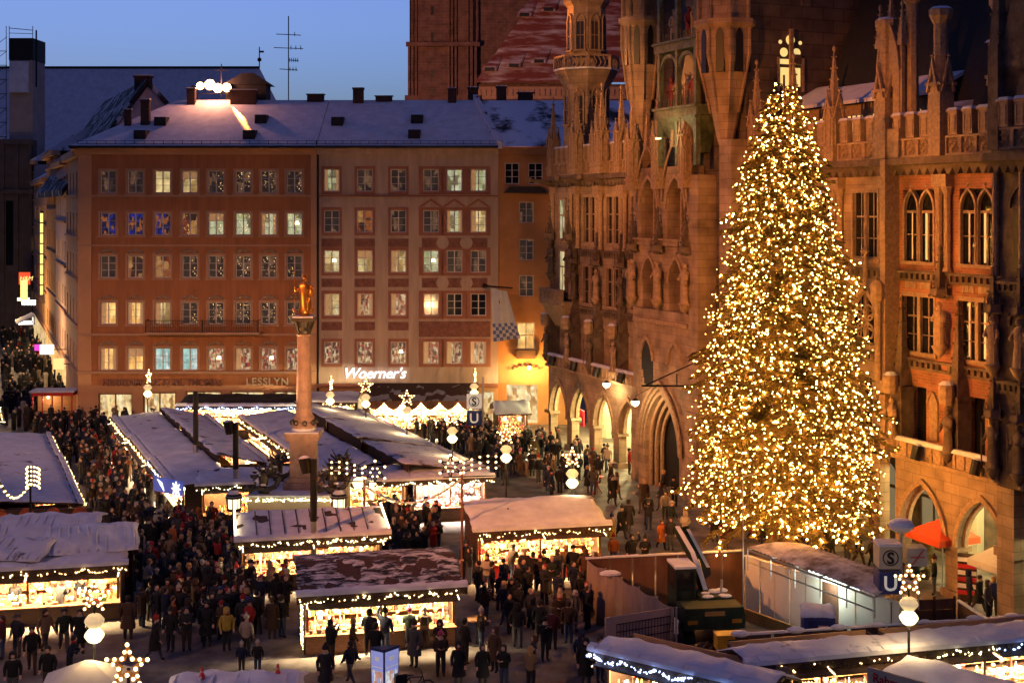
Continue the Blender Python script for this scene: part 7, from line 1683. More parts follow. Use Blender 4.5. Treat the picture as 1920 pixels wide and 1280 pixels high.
for px, py, lab in ((1735, 1085, 'small dark potted fir between the arcade piers'), (1000, 880, 'small decorated fir with red bows and lights near the far arcade')):
    x, y = G(px, py); o = thing('potted_fir', lab, 'potted fir', (x, y, 0)); m = MB(); rr = random.Random(px)
    for k in range(420): z = rr.uniform(.4, 2.1); r0 = .55 * (1 - (z - .4) / 1.8) + .05; a = rr.uniform(0, 6.28); q = Vector((r0 * math.cos(a) * rr.uniform(.4, 1), r0 * math.sin(a) * rr.uniform(.4, 1), z)); dd_ = Vector((math.cos(a), math.sin(a), -.3)) * .25; w_ = Vector((-math.sin(a), math.cos(a), .2)) * .06; m.add([tuple(q), tuple(q + dd_ * .5 + w_), tuple(q + dd_), tuple(q + dd_ * .5 - w_)], [(0, 1, 2, 3)])
    m.build('crown', fir, o, kind='stuff'); m = MB(); m.lathe([(.2, 0), (.25, .4)], 9); m.build('pot', dark_wood, o); m = MB(); m.tube([(0, 0, .4), (0, 0, 2.1)], .04, 5); m.build('trunk', bark, o)
    if px == 1000:
        m = MB()
        for k in range(14): a = k * 2.4; r0 = .5 - .03 * k; m.octa((r0 * math.cos(a), r0 * math.sin(a), .5 + k * .11), .09)
        m.build('bows', red_p, o); m = MB()
        for k in range(30): a = k * 2.4; r0 = .55 - .016 * k; m.octa((r0 * math.cos(a), r0 * math.sin(a), .5 + k * .052), .035)
        m.build('fairy_lights', bulb_g, o, kind='stuff')
# stone parapet of the stairs to the underground by the far arcade
pA = G(930, 848, .9); pB = G(985, 872, .9); m = MB(); wall_run(m, G(903, 828, .9), G(985, 868, .9), 0, .95, .3); tag(m.build('stair_parapet', sandstone, None), 'low stone parapet of the underground stairs near the far station sign', 'parapet')
# ---------------------------------------------------------------- shopping street: booth, signs, awnings
x, y = G(103, 792); o = thing('red_booth', 'small red framed glass booth at the mouth of the shopping street', 'booth', (x, y, 0), R(4)); m = MB(); m.box(-1.7, 1.7, -.9, .9, 2.35, 2.65); m.build('fascia', red_p, o); m = MB(); m.box(-1.85, 1.85, -1.05, 1.05, 2.653, 2.78); m.build('snow_roof', snow, o); m = MB()
for a in (-1.6, -.8, 0, .8, 1.6): m.box(a - .05, a + .05, -.9, -.8, .9, 2.35)
m.build('frame_bars', red_p, o); m = MB(); m.box(-1.65, 1.65, -.85, .85, 0, .9); m.build('counter', dark_wood, o); m = MB(); m.box(-1.6, 1.6, .7, .8, .9, 2.35); m.build('back_wall', pale_wood, o)
d = bpy.data.lights.new('booth_light', 'POINT'); d.energy = 6; d.color = (1, .7, .35); d.shadow_soft_size = .2; l = bpy.data.objects.new('booth_light', d); C.objects.link(l); l.parent = o; l.location = (-.5, -.2, 2.1); m = MB(); m.ball((-.5, -.2, 2.15), .12, 8, 5); m.build('lamp', lens_hot, o)


def st(t, off, z): v = Vector((X0, WY, 0)) + SD * t + Vector((-SD.y, SD.x, 0)) * off; return (v.x, v.y, z)


sgm = {k: mat('sign_' + k, c, .5, 0, 1, emit=e, es=s) for k, c, e, s in (('red', (.7, .1, .05), (1, .1, .03), 1.0), ('white', (.9, .9, .9), (1, .92, .82), 1.8), ('amber', (.9, .5, .2), (1, .5, .18), 1.9), ('magenta', (.8, .1, .5), (1, .08, .7), 1.2), ('yellow', (1, .8, .3), (1, .72, .2), 1.7))}
for (px, py, Y, w_, h_, k, lab) in ((88, 655, 125, 1.25, .9, 'white', 'white square lit shop sign with a magenta edge in the street'), (110, 682, 119, .9, .95, 'amber', 'orange white square lit shop sign nearest the corner house'), (46, 522, 175, 1.4, 1.6, 'red', 'red lit shop sign high in the street'), (45, 545, 168, .8, 2.6, 'yellow', 'tall yellow white lit sign under the red one'), (54, 567, 160, 1.6, .6, 'white', 'low white lit sign in the street'), (44, 561, 172, 1.5, .4, 'white', 'thin white lit strip sign in the street')):
    x, z = XZ(px, py, Y); o = thing('shop_sign', lab, 'shop sign', (x, Y, z)); m = MB(); m.box(-w_ / 2, w_ / 2, -.12, .12, -h_ / 2, h_ / 2); m.build('light_box', sgm[k], o); m = MB(); m.tube([(w_ / 2, 0, 0), (w_ / 2 + 1.2, 0, 0)], .04, 4); m.build('bracket', iron, o)
    if px == 88: m = MB(); m.box(-w_ / 2 - .5, -w_ / 2 - .01, -.11, .11, -.1, h_ / 2); m.build('magenta_edge', sgm['magenta'], o)
    if px == 46: text_obj('lettering', 'H&M', .8, sgm['yellow'], o, (-.62, -.13, -.25), FRONT, .01, .25)
for (px, py, Y, lab) in ((78, 485, 150, 'tall vertical strip of lit panes on the yellow shop house'), (55, 470, 190, 'second vertical light strip farther up the street')):
    x, z = XZ(px, py, Y); o = thing('light_strip', lab, 'light strip', (x, Y, z)); m = MB()
    for k in range(8): m.box(-.13, .13, -.1, .1, -4 + k * 1.15, -4 + k * 1.15 + 1.0)
    m.build('strip_panes', sgm['yellow'], o); m = MB(); m.box(-.17, .17, .1, .2, -4.1, 5.3); m.build('back_plate', iron, o)
x, z = XZ(62, 605, 150); o = thing('shop_awning', 'pale blue grey rounded awning over a shop door in the street', 'awning', (x, 150, z), ang); m = MB(); m.prism([(-2.5, .9), (2.5, .9), (2.5, 0), (-2.5, 0)], -.1, 0); m.hexa([(-2.6, 0, .9), (2.6, 0, .9), (2.6, 1.8, .1), (-2.6, 1.8, .1)], [(-2.6, 0, 1.0), (2.6, 0, 1.0), (2.6, 1.8, .2), (-2.6, 1.8, .2)]); m.build('canopy', mat('awning_cloth', (.45, .5, .6), .7, .1, 2), o); m = MB(); m.box(-2.4, 2.4, .1, 1.6, .0, .06); m.build('light_band', sgm['white'], o)
x, z = XZ(2, 490, 260); o = thing('street_light_burst', 'big bright warm light decoration at the far left edge of the street', 'light decoration', (x, 260, z)); m = MB(); m.lathe([(.2, -4), (1.4, -1.5), (2.2, 1), (1.0, 3), (.1, 4)], 10); m.build('glow_body', sgm['yellow'], o); m = MB(); m.tube([(0, 0, -14), (0, 0, -4)], .12, 6); m.build('pole', iron, o)
# street glow from the shop fronts
for t, z, e in ((20, 6, 80), (48, 6, 120), (90, 7, 220), (140, 7, 300)):
    d = bpy.data.lights.new('shop_front_light', 'POINT'); d.energy = e; d.color = (1, .62, .26); d.shadow_soft_size = 1.0; l = bpy.data.objects.new('shop_front_light', d); C.objects.link(l); l.location = st(t, 4.5, z)
# left flank of the shopping street, seen as a sliver, closes the view
m = MB(); vL = Vector((-58, 118, 0)); far = thing('street_house', 'dark house front closing the shopping street far behind the crowd', 'building', (-150, 330, 0)); m.box(-60, 45, 0, 20, 0, 30); m.build('wall', grey_wall, far); m = MB(); m.add([(-60, 0, 30), (45, 0, 30), (45, 10, 38), (-60, 10, 38)], [(0, 1, 2, 3)]); m.build('roof', snow, far)
# unseen mast added to carry the second flood cluster, out of the frame
o = thing('square_floodlights', 'pair of unseen floodlights on a mast at the south side of the square', 'floodlights', (-43.4, 20.4, 0)); m = MB(); m.tube([(0, 0, 0), (0, 0, 31)], .2, 8); m.box(-1.6, 2.4, -.5, -.3, 28.2, 28.4); m.build('mast', steel, o)
for dx in (-.8, .4): m = MB(); m.box(dx - .35, dx + .35, -.6, -.3, 30.6, 31.4); m.build('lamp_housing', iron, o)
v = (Vector((-20, 112, 0)) - Vector((-44, 22, 0))).normalized() * 1.5; q = Vector((-v.y, v.x, 0)).normalized() * 1.2; p = Vector((-44, 22, 0)) + v - o.location
m = MB(); m.hexa([(p.x - q.x, p.y - q.y, 30.72), (p.x + q.x, p.y + q.y, 30.72), (p.x + q.x, p.y + q.y + .03, 30.72), (p.x - q.x, p.y - q.y + .03, 30.72)], [(p.x - q.x, p.y - q.y, 32), (p.x + q.x, p.y + q.y, 32), (p.x + q.x, p.y + q.y + .03, 32), (p.x - q.x, p.y - q.y + .03, 32)]); m.build('added_lamp_shield', iron, o)  # added unseen plate, keeps the facade flood off the snowy roof
# ---------------------------------------------------------------- people
def skin_body(pose, h=1.76, seed=0):
    """one continuous clothed body grown with a Skin modifier from a posed skeleton; faces -y"""
    v = []; e = []; rad = []

    def J(p, r, parent=None):
        v.append(tuple(p)); rad.append(r if isinstance(r, tuple) else (r, r))
        if parent is not None: e.append((parent, len(v) - 1))
        return len(v) - 1
    lean = {'lean': -.16, 'walk': -.05}.get(pose, -.01)
    pel = J((0, 0, .95), (.18, .145)); wa = J((0, lean * .3, 1.12), (.178, .148), pel); ch = J((0, lean * .8, 1.32), (.192, .155), wa); nb = J((0, lean, 1.47), (.1, .085), ch)
    nk = J((0, lean * 1.1, 1.54), .055, nb); h1 = J((0, lean * 1.2 - .01, 1.6), (.07, .078), nk); h2 = J((0, lean * 1.25 - .015, 1.68), (.082, .098), h1); J((0, lean * 1.25 - .005, 1.755), (.06, .07), h2); J((0, lean * 1.25 - .115, 1.645), .018, h1)
    st = {'walk': .24, 'walk2': -.24, 'lean': .05}.get(pose, .0); 
    for s in (-1, 1):
        f = -s * st
        k = J((s * .1, f * .5 - .02, .52), (.075, .085), J((s * .095, f * .12, .86), (.095, .105), pel))
        a = J((s * .105, f + (.12 if f > 0 else 0), .1 + (.06 if f > .1 else 0)), (.05, .055), k); J((s * .12, f - .12 + (.12 if f > 0 else 0), .05 + (.03 if f > .1 else 0)), (.045, .04), a)
        sh = J((s * .2, lean, 1.42), (.08, .08), ch)
        if pose in ('front', 'lean') or (pose == 'phone'): el = (s * .26, lean + .02, 1.15); wr = (s * .1, lean - .26, 1.2 if pose != 'phone' else 1.45)
        elif pose == 'raise' and s > 0: el = (.34, lean - .05, 1.55); wr = (.26, lean - .12, 1.82)
        elif pose == 'hip' and s > 0: el = (.36, lean + .08, 1.18); wr = (.22, lean - .08, 1.02)
        else: el = (s * .27, lean + .03 - f * .25, 1.16); wr = (s * .26, lean - .08 - f * .45, .93)
        ej = J(el, (.072, .072), sh); wj = J(wr, (.04, .036), ej)
        d = (Vector(wr) - Vector(el)).normalized(); side = d.cross(Vector((0, 1, .2))).normalized(); pm = Vector(wr) + d * .06; pj = J(pm, (.036, .02), wj)
        for q, ln in ((-1.5, .055), (-.5, .07), (.5, .068), (1.5, .05)):
            b = pm + d * .035 + side * q * .019; c = b + d * ln * .6 + Vector((0, -.008, 0)); J(c + d * ln * .45 + Vector((0, -.02, 0)), .007, J(c, .008, J(b, .009, pj)))
        th = pm - side * .035 * s; J(th + d * .045 - side * .01 * s, .008, J(th, .01, wj))
    me = bpy.data.meshes.new('person_body'); me.from_pydata(v, e, []); o = bpy.data.objects.new('tmp', me); C.objects.link(o)
    sk = o.modifiers.new('skin', 'SKIN'); sk.use_smooth_shade = True
    for i, r in enumerate(rad): me.skin_vertices[0].data[i].radius = r
    me.skin_vertices[0].data[0].use_root = True
    ss = o.modifiers.new('sub', 'SUBSURF'); ss.levels = 1
    bpy.context.view_layer.update(); out = bpy.data.meshes.new_from_object(o.evaluated_get(bpy.context.evaluated_depsgraph_get())); bpy.data.objects.remove(o)
    out.materials.clear()
    for m_ in (coat_m[0], trou_m[0], skin_m, shoe_m): out.materials.append(m_)
    hands = [Vector(v[i]) for i in range(len(v)) if rad[i][0] <= .037 and rad[i][0] > .03 or rad[i][0] <= .011]
    hc = [h for h in hands if h.z < 1.62 or abs(h.x) > .15]
    mi = []
    for p in out.polygons:
        c = p.center
        if c.z > 1.53 and abs(c.x) < .13 and c.y < .5: mi.append(2)
        elif any((c - h).length < .05 for h in hc) and not (abs(c.x) < .15 and c.z > 1.5): mi.append(2)
        elif c.z < .13: mi.append(3)
        elif c.z < .88 and not any((c - h).length < .09 for h in hc) and abs(c.x) < .21: mi.append(1)
        else: mi.append(0)
    out.polygons.foreach_set('material_index', mi); out.polygons.foreach_set('use_smooth', [True] * len(mi)); out.name = 'person'; return out, lean


def cl(n, c): return mat('cloth_' + n, c, .85, .15, 6)


COATS = [('black', (.012, .012, .014)), ('charcoal', (.03, .03, .033)), ('navy', (.012, .018, .045)), ('dark brown', (.045, .026, .017)), ('dark green', (.018, .03, .02)), ('grey', (.1, .1, .1)),
         ('brown', (.12, .065, .035)), ('maroon', (.09, .015, .02)), ('tan', (.3, .19, .1)), ('beige', (.42, .33, .24)), ('red', (.42, .03, .03)), ('blue', (.05, .09, .24)), ('orange', (.6, .17, .04)), ('yellow', (.6, .42, .06)), ('cream', (.6, .54, .44)), ('pink', (.5, .08, .16))]
coat_m = [cl(n, tuple(q * (.62 if max(c) > .06 else .8) for q in c)) for n, c in COATS]; CI = {n: i for i, (n, c) in enumerate(COATS)}
TROU = [('dark', (.014, .014, .018)), ('jeans', (.04, .055, .1)), ('grey', (.07, .07, .07)), ('brown', (.05, .035, .025))]; trou_m = [cl('trousers_' + n, c) for n, c in TROU]
skin_m = MATS.get('skin') or mat('skin', (.42, .25, .18), .6, .05, 3); shoe_m = cl('shoe', (.015, .013, .012))
HATC = [('black', 0), ('charcoal', 1), ('navy', 2), ('dark brown', 3), ('grey', 5), ('maroon', 7), ('red', 10), ('cream', 14), ('pink', 15), ('blue', 11)]
hair_m = {n: mat('hair_' + n, c, .6, .2, 8) for n, c in (('dark', (.02, .014, .01)), ('brown', (.07, .038, .02)), ('blond', (.33, .2, .08)), ('grey', (.3, .28, .26)))}
POSES = ['stand', 'front', 'walk', 'walk2', 'raise', 'hip', 'lean', 'phone']; BODY = {}; LEAN = {}
for q in POSES: BODY[q], LEAN[q] = skin_body(q)


def head_mesh(kind):
    m = MB()
    if kind == 'hair': m.lathe([(.098, -.02), (.112, .03), (.108, .08), (.075, .125), (.02, .14)], 10, (0, .022, 1.665)); m.lathe([(.05, -.12), (.09, -.05), (.1, .0)], 8, (0, .05, 1.665))
    elif kind == 'long': m.lathe([(.06, -.26), (.1, -.2), (.1, -.08), (.105, .02), (.11, .06), (.075, .12), (.02, .135)], 10, (0, .035, 1.67))
    elif kind == 'cap': m.lathe([(.105, .02), (.115, .05), (.105, .11), (.06, .145), (.01, .15)], 10, (0, .01, 1.67)); m.hexa([(-.08, -.2, 1.69), (.08, -.2, 1.69), (.09, -.08, 1.7), (-.09, -.08, 1.7)], [(-.07, -.2, 1.7), (.07, -.2, 1.7), (.08, -.08, 1.72), (-.08, -.08, 1.72)])
    elif kind == 'bobble': m.lathe([(.108, .0), (.12, .02), (.115, .07), (.1, .13), (.05, .18), (.01, .19)], 10, (0, .01, 1.67)); m.ball((0, .01, 1.885), .045, 7, 5)
    elif kind == 'hood': m.lathe([(.1, -.2), (.14, -.12), (.135, -.02), (.13, .06), (.1, .12), (.03, .15)], 10, (0, .045, 1.67))
    elif kind == 'brim': m.lathe([(.19, .03), (.19, .045), (.105, .05), (.1, .14), (.06, .16)], 12, (0, .01, 1.68))
    return m.mesh('hat' if kind not in ('hair', 'long') else 'hair', coat_m[0], True)


HEADS = {k: head_mesh(k) for k in ('hair', 'long', 'cap', 'bobble', 'hood', 'brim')}
m = MB(); n = 14; vs = []
for z, a, b in ((1.05, .2, .16), (.9, .23, .19), (.72, .25, .21), (.58, .27, .225), (.5, .275, .23)):
    for i in range(n): t = 2 * math.pi * i / n; f = 1 + .05 * math.sin(t * 5 + z * 3); vs.append((a * f * math.cos(t), b * f * math.sin(t), z))
m.add(vs, [(k * n + i, k * n + (i + 1) % n, (k + 1) * n + (i + 1) % n, (k + 1) * n + i) for k in range(4) for i in range(n)]); LONG = m.mesh('coat_skirt', coat_m[0], True)
m = MB(); m.lathe([(.09, 0), (.11, .03), (.09, .08)], 10, (0, 0, 1.5)); SCARF = m.mesh('scarf', coat_m[0], True)
m = MB(); m.hexa([(-.15, .12, 1.08), (.15, .12, 1.08), (.14, .3, 1.1), (-.14, .3, 1.1)], [(-.13, .12, 1.45), (.13, .12, 1.45), (.11, .24, 1.44), (-.11, .24, 1.44)]); m.tube([(-.1, .13, 1.42), (-.12, -.08, 1.45), (-.13, -.14, 1.2), (-.12, .12, 1.1)], .018, 4); m.tube([(.1, .13, 1.42), (.12, -.08, 1.45), (.13, -.14, 1.2), (.12, .12, 1.1)], .018, 4); PACK = m.mesh('backpack', coat_m[0])
LAND = [(-4.8, 55, 'the front middle stall'), (-20.5, 58, 'the wide left stall'), (-9.3, 64, 'the seamed roof stall'), (1.5, 66, 'the red skirted stall'), (-14.6, 76, 'the left row end'), (-5.5, 78, 'the striped sweets stall'), (-7, 106, 'the scalloped stall'),
        (6, 98, 'the far arcade'), (10.5, 86, 'the town hall gate'), (13, 64, 'the tall fir tree'), (6, 60, 'the site hoarding'), (-4.5, 49, 'the advertising pillar'), (-26, 72, 'the medallion board'), (-30, 111, 'the orange house'), (-2.6, 101, 'the far station sign'),
        (16, 58, 'the near station sign'), (-11, 72, 'the column terrace'), (-42, 118, 'the red booth'), (12, 47, 'the right foreground stalls'), (-23, 66, 'the left snowy tents'), (-25, 88, 'the left outer row'), (-1, 101, 'the corner hut'), (20, 60, 'the orange umbrella'), (4, 70, 'the star lamp by the arcade'), (-.3, 76, 'the row end star lamp'), (-13.5, 45.5, 'the bottom star lamp'), (-4, 83, 'the crowd star lamp'), (5, 47, 'the blue white lit stall'), (1.9, 55.5, 'the tarpaulin fence'), (-60, 160, 'the shopping street awning')]
USED = {}; PEOPLE = []; rp = random.Random(21)
ALLST = []
for o_ in list(bpy.data.objects):
    if o_.name.startswith(('market_stall', 'tent_roof', 'stall_roof')):
        sd_ = [c_ for c_ in o_.children if c_.name.startswith(('display_wall', 'cloth_wall'))]
        if sd_:
            bb = [c_.data for c_ in o_.children if c_.name.startswith(('back_wall', 'cloth_wall'))][0]; xs = [q.co.x for q in bb.vertices]; ys = [q.co.y for q in bb.vertices]; ALLST.append((o_.location.copy(), o_.rotation_euler.z, max(xs), max(ys)))


def blocked(x, y, pad=.35):
    for l, rz, w, d in ALLST:
        dx, dy = x - l.x, y - l.y; c, s = math.cos(-rz), math.sin(-rz); u, v_ = dx * c - dy * s, dx * s + dy * c
        if -pad < u < w + pad and -pad - .2 < v_ < d + pad * .4: return True
    q = Vector((x - 2.9, y - 104)); sy = q.dot(Vector((.9223, .3865)))
    if sy > -.3: return True
    if abs(x + 11.4) < 3.1 and abs(y - 73) < 2.9: return True
    t = (y - hA[1]) / (hC[1] - hA[1]) if hA[1] != hC[1] else 0
    if 49.4 < y < 60.3 and x > hA[0] + (hC[0] - hA[0]) * max(0, min(1, t)) - .25 and x < 17 - (60.3 - y) * .0 and y > 50 and not (y > 57 and x > 13.2): return True
    return False


def where(x, y):
    l = min(LAND, key=lambda q: (q[0] - x) ** 2 + (q[1] - y) ** 2); dx, dy = x - l[0], y - l[1]
    side = ('right of' if dx > 0 else 'left of') if abs(dx) > abs(dy) else ('behind' if dy > 0 else 'before')
    return side + ' ' + l[2]


ACT = dict(stand='standing', front='hands together', walk='walking', walk2='striding', raise_='', hip='hand on hip', lean='leaning', phone='hands at face'); ACT['raise'] = 'arm raised'


def person(x, y, face=None, coat=None, hat=None, pose=None, h=None, hatc=None, long=None, trou=None, pack=False, child=False, parts=True):
    for tries in range(40):
        c = CI[coat] if coat else rp.choices(range(16), (12, 12, 9, 9, 4, 6, 5, 3, 3, 2, 2, 2, .8, .5, 1, .6))[0]
        k = hat or rp.choices(('hair', 'long', 'cap', 'bobble', 'hood', 'brim'), (5, 4, 2, 5, 2, .6))[0]
        hc = hatc or (rp.choice(list(hair_m)) if k in ('hair', 'long') else rp.choice(HATC)[0]); q = pose or rp.choices(POSES, (6, 4, 3, 3, .4, 1, 1.5, 1))[0]; lg = long if long is not None else rp.random() < .45
        if k == 'hood': hc = COATS[c][0]
        hd = {'hair': hc + ' short hair', 'long': hc + ' long hair', 'cap': hc + ' cap', 'bobble': hc + ' bobble hat', 'hood': 'raised hood', 'brim': hc + ' brimmed hat'}[k]
        lab = '%s in %s %s, %s, %s %s' % ('child' if child else 'person', COATS[c][0], 'coat' if lg else 'jacket', hd, ACT[q], where(x, y))
        if lab not in USED and len(lab.replace(',', ' ').split()) <= 16: break
        if tries > 8: hat = None; pose = None if tries > 20 else pose
    USED[lab] = 1; sc = (h or rp.gauss(1.74, .06)) / 1.76; rz = face if face is not None else rp.uniform(-3.14, 3.14)
    o = inst('person', BODY[q], None, (x, y, 0), rz, mat=[coat_m[c], trou_m[trou if trou is not None else rp.randrange(4)], skin_m, shoe_m], sc=(sc * rp.uniform(1, 1.12), sc * rp.uniform(1.0, 1.12), sc)); tag(o, lab, 'child' if child else 'person', 'people at the market')
    ln = LEAN[q] * 1.25
    if parts:
        hm = hair_m[hc] if k in ('hair', 'long') else coat_m[CI[hc]]; ho = inst('hair' if k in ('hair', 'long') else ('hood' if k == 'hood' else 'hat'), HEADS[k], o, (0, ln, 0), mat=hm)
        if lg: inst('coat_skirt', LONG, o, mat=coat_m[c])
        if rp.random() < .5: inst('scarf', SCARF, o, (0, ln * .9, 0), mat=coat_m[rp.choice((10, 5, 14, 9, 7))])
        if pack: inst('backpack', PACK, o, (0, ln * .7, 0), mat=coat_m[rp.choice((0, 2, 3))])
    PEOPLE.append((x, y)); return o


def pp(px, py, face=0, *a, **k):
    x, y = G(px, py); return person(x, y, face, *a, **k)


# people one can pick out in the foreground (photo row of the feet)
away = math.pi
for a in ((660, 1240, 1.7, 'brown', 'hair', 'walk', 1.7, 'blond'), (692, 1232, away, 'charcoal', 'hair', 'lean', 1.85, 'dark'), (722, 1226, away - .4, 'navy', 'bobble', 'raise', 1.8, 'grey'), (620, 1250, 2.4, 'black', 'hair', 'phone', 1.85, 'dark'),
          (768, 1218, away, 'dark green', 'bobble', 'front', 1.7, 'pink'), (796, 1216, away, 'tan', 'bobble', 'front', 1.68, 'cream'), (860, 1290, 0, 'black', 'hood', 'stand', 1.72, None, True), (905, 1290, .2, 'black', 'long', 'stand', 1.66, 'dark', True), (945, 1290, -.5, 'black', 'long', 'front', 1.62, 'dark'),
          (995, 1296, 2.6, 'tan', 'long', 'phone', 1.68, 'blond'), (872, 1245, 2.2, 'black', 'hair', 'stand', 1.8, 'dark'), (902, 1222, 2.0, 'charcoal', 'bobble', 'front', 1.75, 'cream'), (970, 1215, 2.9, 'black', 'hood', 'stand', 1.85), (1012, 1206, 3.0, 'black', 'hair', 'stand', 1.8, 'dark'), (1036, 1220, 3.0, 'maroon', 'hair', 'stand', 1.75, 'brown'), (1066, 1208, 3.1, 'dark brown', 'hair', 'stand', 1.8, 'dark'),
          (1050, 1175, 2.6, 'charcoal', 'cap', 'stand', 1.8, 'black'), (1088, 1150, -2.6, 'black', 'hair', 'stand', 1.82, 'dark'), (1098, 1290, 0, 'black', 'hood', 'stand', 1.85, None, True), (1125, 1280, .6, 'dark brown', 'hair', 'stand', 1.75, 'brown'),
          (1045, 1100, away, 'grey', 'hair', 'front', 1.8, 'brown'), (1020, 1104, away, 'black', 'bobble', 'front', 1.78, 'black', True), (984, 1100, away, 'charcoal', 'hair', 'stand', 1.8, 'grey', True), (1000, 1106, 2.7, 'black', 'hair', 'front', 1.78, 'dark'), (958, 1090, 2.4, 'dark brown', 'hair', 'lean', 1.78, 'dark'), (1075, 1096, 2.9, 'black', 'cap', 'stand', 1.85, 'black', True), (1062, 1090, 3.3, 'tan', 'hair', 'front', 1.75, 'blond'), (1095, 1092, 3.5, 'charcoal', 'bobble', 'stand', 1.7, 'maroon'),
          (60, 1262, .3, 'black', 'hair', 'walk', 1.82, 'dark'), (85, 1228, 1.0, 'tan', 'hair', 'walk2', 1.84, 'dark'), (120, 1222, .4, 'dark green', 'hair', 'walk', 1.75, 'dark'), (33, 1232, -.4, 'charcoal', 'cap', 'stand', 1.72, 'grey'), (5, 1236, -1, 'maroon', 'hair', 'stand', 1.75, 'brown'), (150, 1226, .2, 'black', 'hair', 'stand', 1.8, 'dark', True), (28, 1160, away, 'black', 'long', 'front', 1.7, 'dark'), (112, 1165, 2.9, 'charcoal', 'hair', 'lean', 1.78, 'dark'), (150, 1150, 2.8, 'black', 'hair', 'raise', 1.75, 'dark'),
          (130, 1275, 1.6, 'navy', 'hair', 'lean', 1.7, 'dark'), (90, 1300, 0, 'black', 'hair', 'stand', 1.75, 'dark'), (24, 1310, .3, 'black', 'hood', 'stand', 1.7), (240, 1200, away, 'brown', 'hair', 'stand', 1.85, 'dark', True), (290, 1240, 1.6, 'black', 'bobble', 'walk', 1.8, 'red', True), (237, 1120, .4, 'orange', 'hair', 'stand', 1.85, 'brown'), (425, 1220, .4, 'yellow', 'hood', 'stand', 1.75), (462, 1232, 2.8, 'beige', 'bobble', 'stand', 1.68, 'cream'), (388, 1212, 0, 'black', 'hair', 'stand', 1.85, 'dark', True), (350, 1220, .3, 'charcoal', 'hair', 'front', 1.8, 'dark'), (320, 1222, -.3, 'black', 'bobble', 'stand', 1.78, 'charcoal'),
          (453, 1262, away, 'navy', 'bobble', 'stand', 1.2, 'cream', False), (483, 1262, away, 'black', 'bobble', 'stand', 1.25, 'cream', False), (272, 1120, 1.9, 'cream', 'hair', 'lean', 1.75, 'blond'), (320, 1070, away, 'tan', 'hair', 'stand', 1.8, 'brown', True), (376, 1075, 2.8, 'tan', 'hair', 'stand', 1.8, 'brown', True), (355, 1060, -1.2, 'beige', 'long', 'stand', 1.7, 'blond'), (396, 1050, .6, 'cream', 'long', 'front', 1.66, 'blond'), (280, 1095, .2, 'grey', 'hair', 'stand', 1.75, 'blond'),
          (510, 1200, away, 'dark brown', 'hair', 'stand', 1.8, 'brown', True), (528, 1196, 2.6, 'black', 'hair', 'stand', 1.78, 'dark'), (610, 1300, .3, 'charcoal', 'bobble', 'stand', 1.75, 'black', True), (1165, 1010, .5, 'black', 'bobble', 'walk', 1.8, 'charcoal', True), (1178, 1000, 2.9, 'charcoal', 'hair', 'walk', 1.84, 'dark', True), (1148, 948, .3, 'black', 'hair', 'walk', 1.85, 'dark', True), (1215, 985, 2.9, 'black', 'hair', 'walk2', 1.8, 'dark'), (1247, 975, .2, 'beige', 'bobble', 'stand', 1.7, 'grey'), (1240, 1030, .4, 'orange', 'hair', 'walk', 1.55, 'brown', True), (1258, 1032, -.3, 'charcoal', 'hair', 'stand', 1.75, 'dark'), (1285, 1018, -.5, 'cream', 'bobble', 'front', 1.7, 'cream'), (1185, 1070, .2, 'black', 'hair', 'raise', 1.8, 'dark'), (1210, 1070, -.3, 'black', 'bobble', 'front', 1.72, 'charcoal'),
          (1150, 1062, .1, 'orange', 'bobble', 'stand', 1.6, 'red'), (1360, 1028, .1, 'maroon', 'hair', 'stand', 1.7, 'dark', True), (1341, 1016, -.4, 'black', 'hair', 'stand', 1.8, 'dark', True), (1037, 905, .9, 'tan', 'bobble', 'walk', 1.7, 'cream', True), (1055, 895, 1.2, 'black', 'hair', 'walk2', 1.75, 'dark'), (1085, 870, .5, 'charcoal', 'hair', 'stand', 1.8, 'dark'), (1122, 905, -.4, 'black', 'hood', 'stand', 1.8), (1180, 890, 1.2, 'red', 'hair', 'stand', 1.78, 'dark')):
    kid = a[6] < 1.4
    k_ = dict(coat=a[3], hat=a[4], pose=a[5], h=a[6]); k_['hatc'] = a[7] if len(a) > 7 else None; k_['long'] = a[8] if len(a) > 8 else False
    x, y = G(a[0], a[1]); person(x, y, a[2], child=kid, pack=(a[0] in (796, 1037, 376)), **k_)
# two workers in orange vests on the site
for px, py in ((1152, 1215), (1212, 1212)):
    x, y = 4.3 + (px - 1152) * .022, 49.9; o = person(x, y, away, 'orange', 'bobble' if px < 1200 else 'cap', 'front' if px < 1200 else 'stand', 1.78, 'black', False)


def inside(px, py, poly):
    r = False; j = len(poly) - 1
    for i in range(len(poly)):
        if (poly[i][1] > py) != (poly[j][1] > py) and px < (poly[j][0] - poly[i][0]) * (py - poly[i][1]) / (poly[j][1] - poly[i][1]) + poly[i][0]: r = not r
        j = i
    return r


def crowd(poly, n, gap=.48, parts=True, face=None, fn=person):
    xs = [p[0] for p in poly]; ys = [p[1] for p in poly]; k = 0; t = 0
    while k < n and t < n * 60:
        t += 1; y0, y1 = 1 / (min(ys) - HZ), 1 / (max(ys) - HZ); py = HZ + 1 / (y1 + (y0 - y1) * rp.random()); px = rp.uniform(min(xs), max(xs))
        if not inside(px, py, poly): continue
        x, y = G(px, py)
        if blocked(x, y) or any((x - a) ** 2 + (y - b) ** 2 < gap * gap for a, b in PEOPLE): continue
        fn(x, y, (face + rp.gauss(0, .5)) if face is not None else None); k += 1
    return k


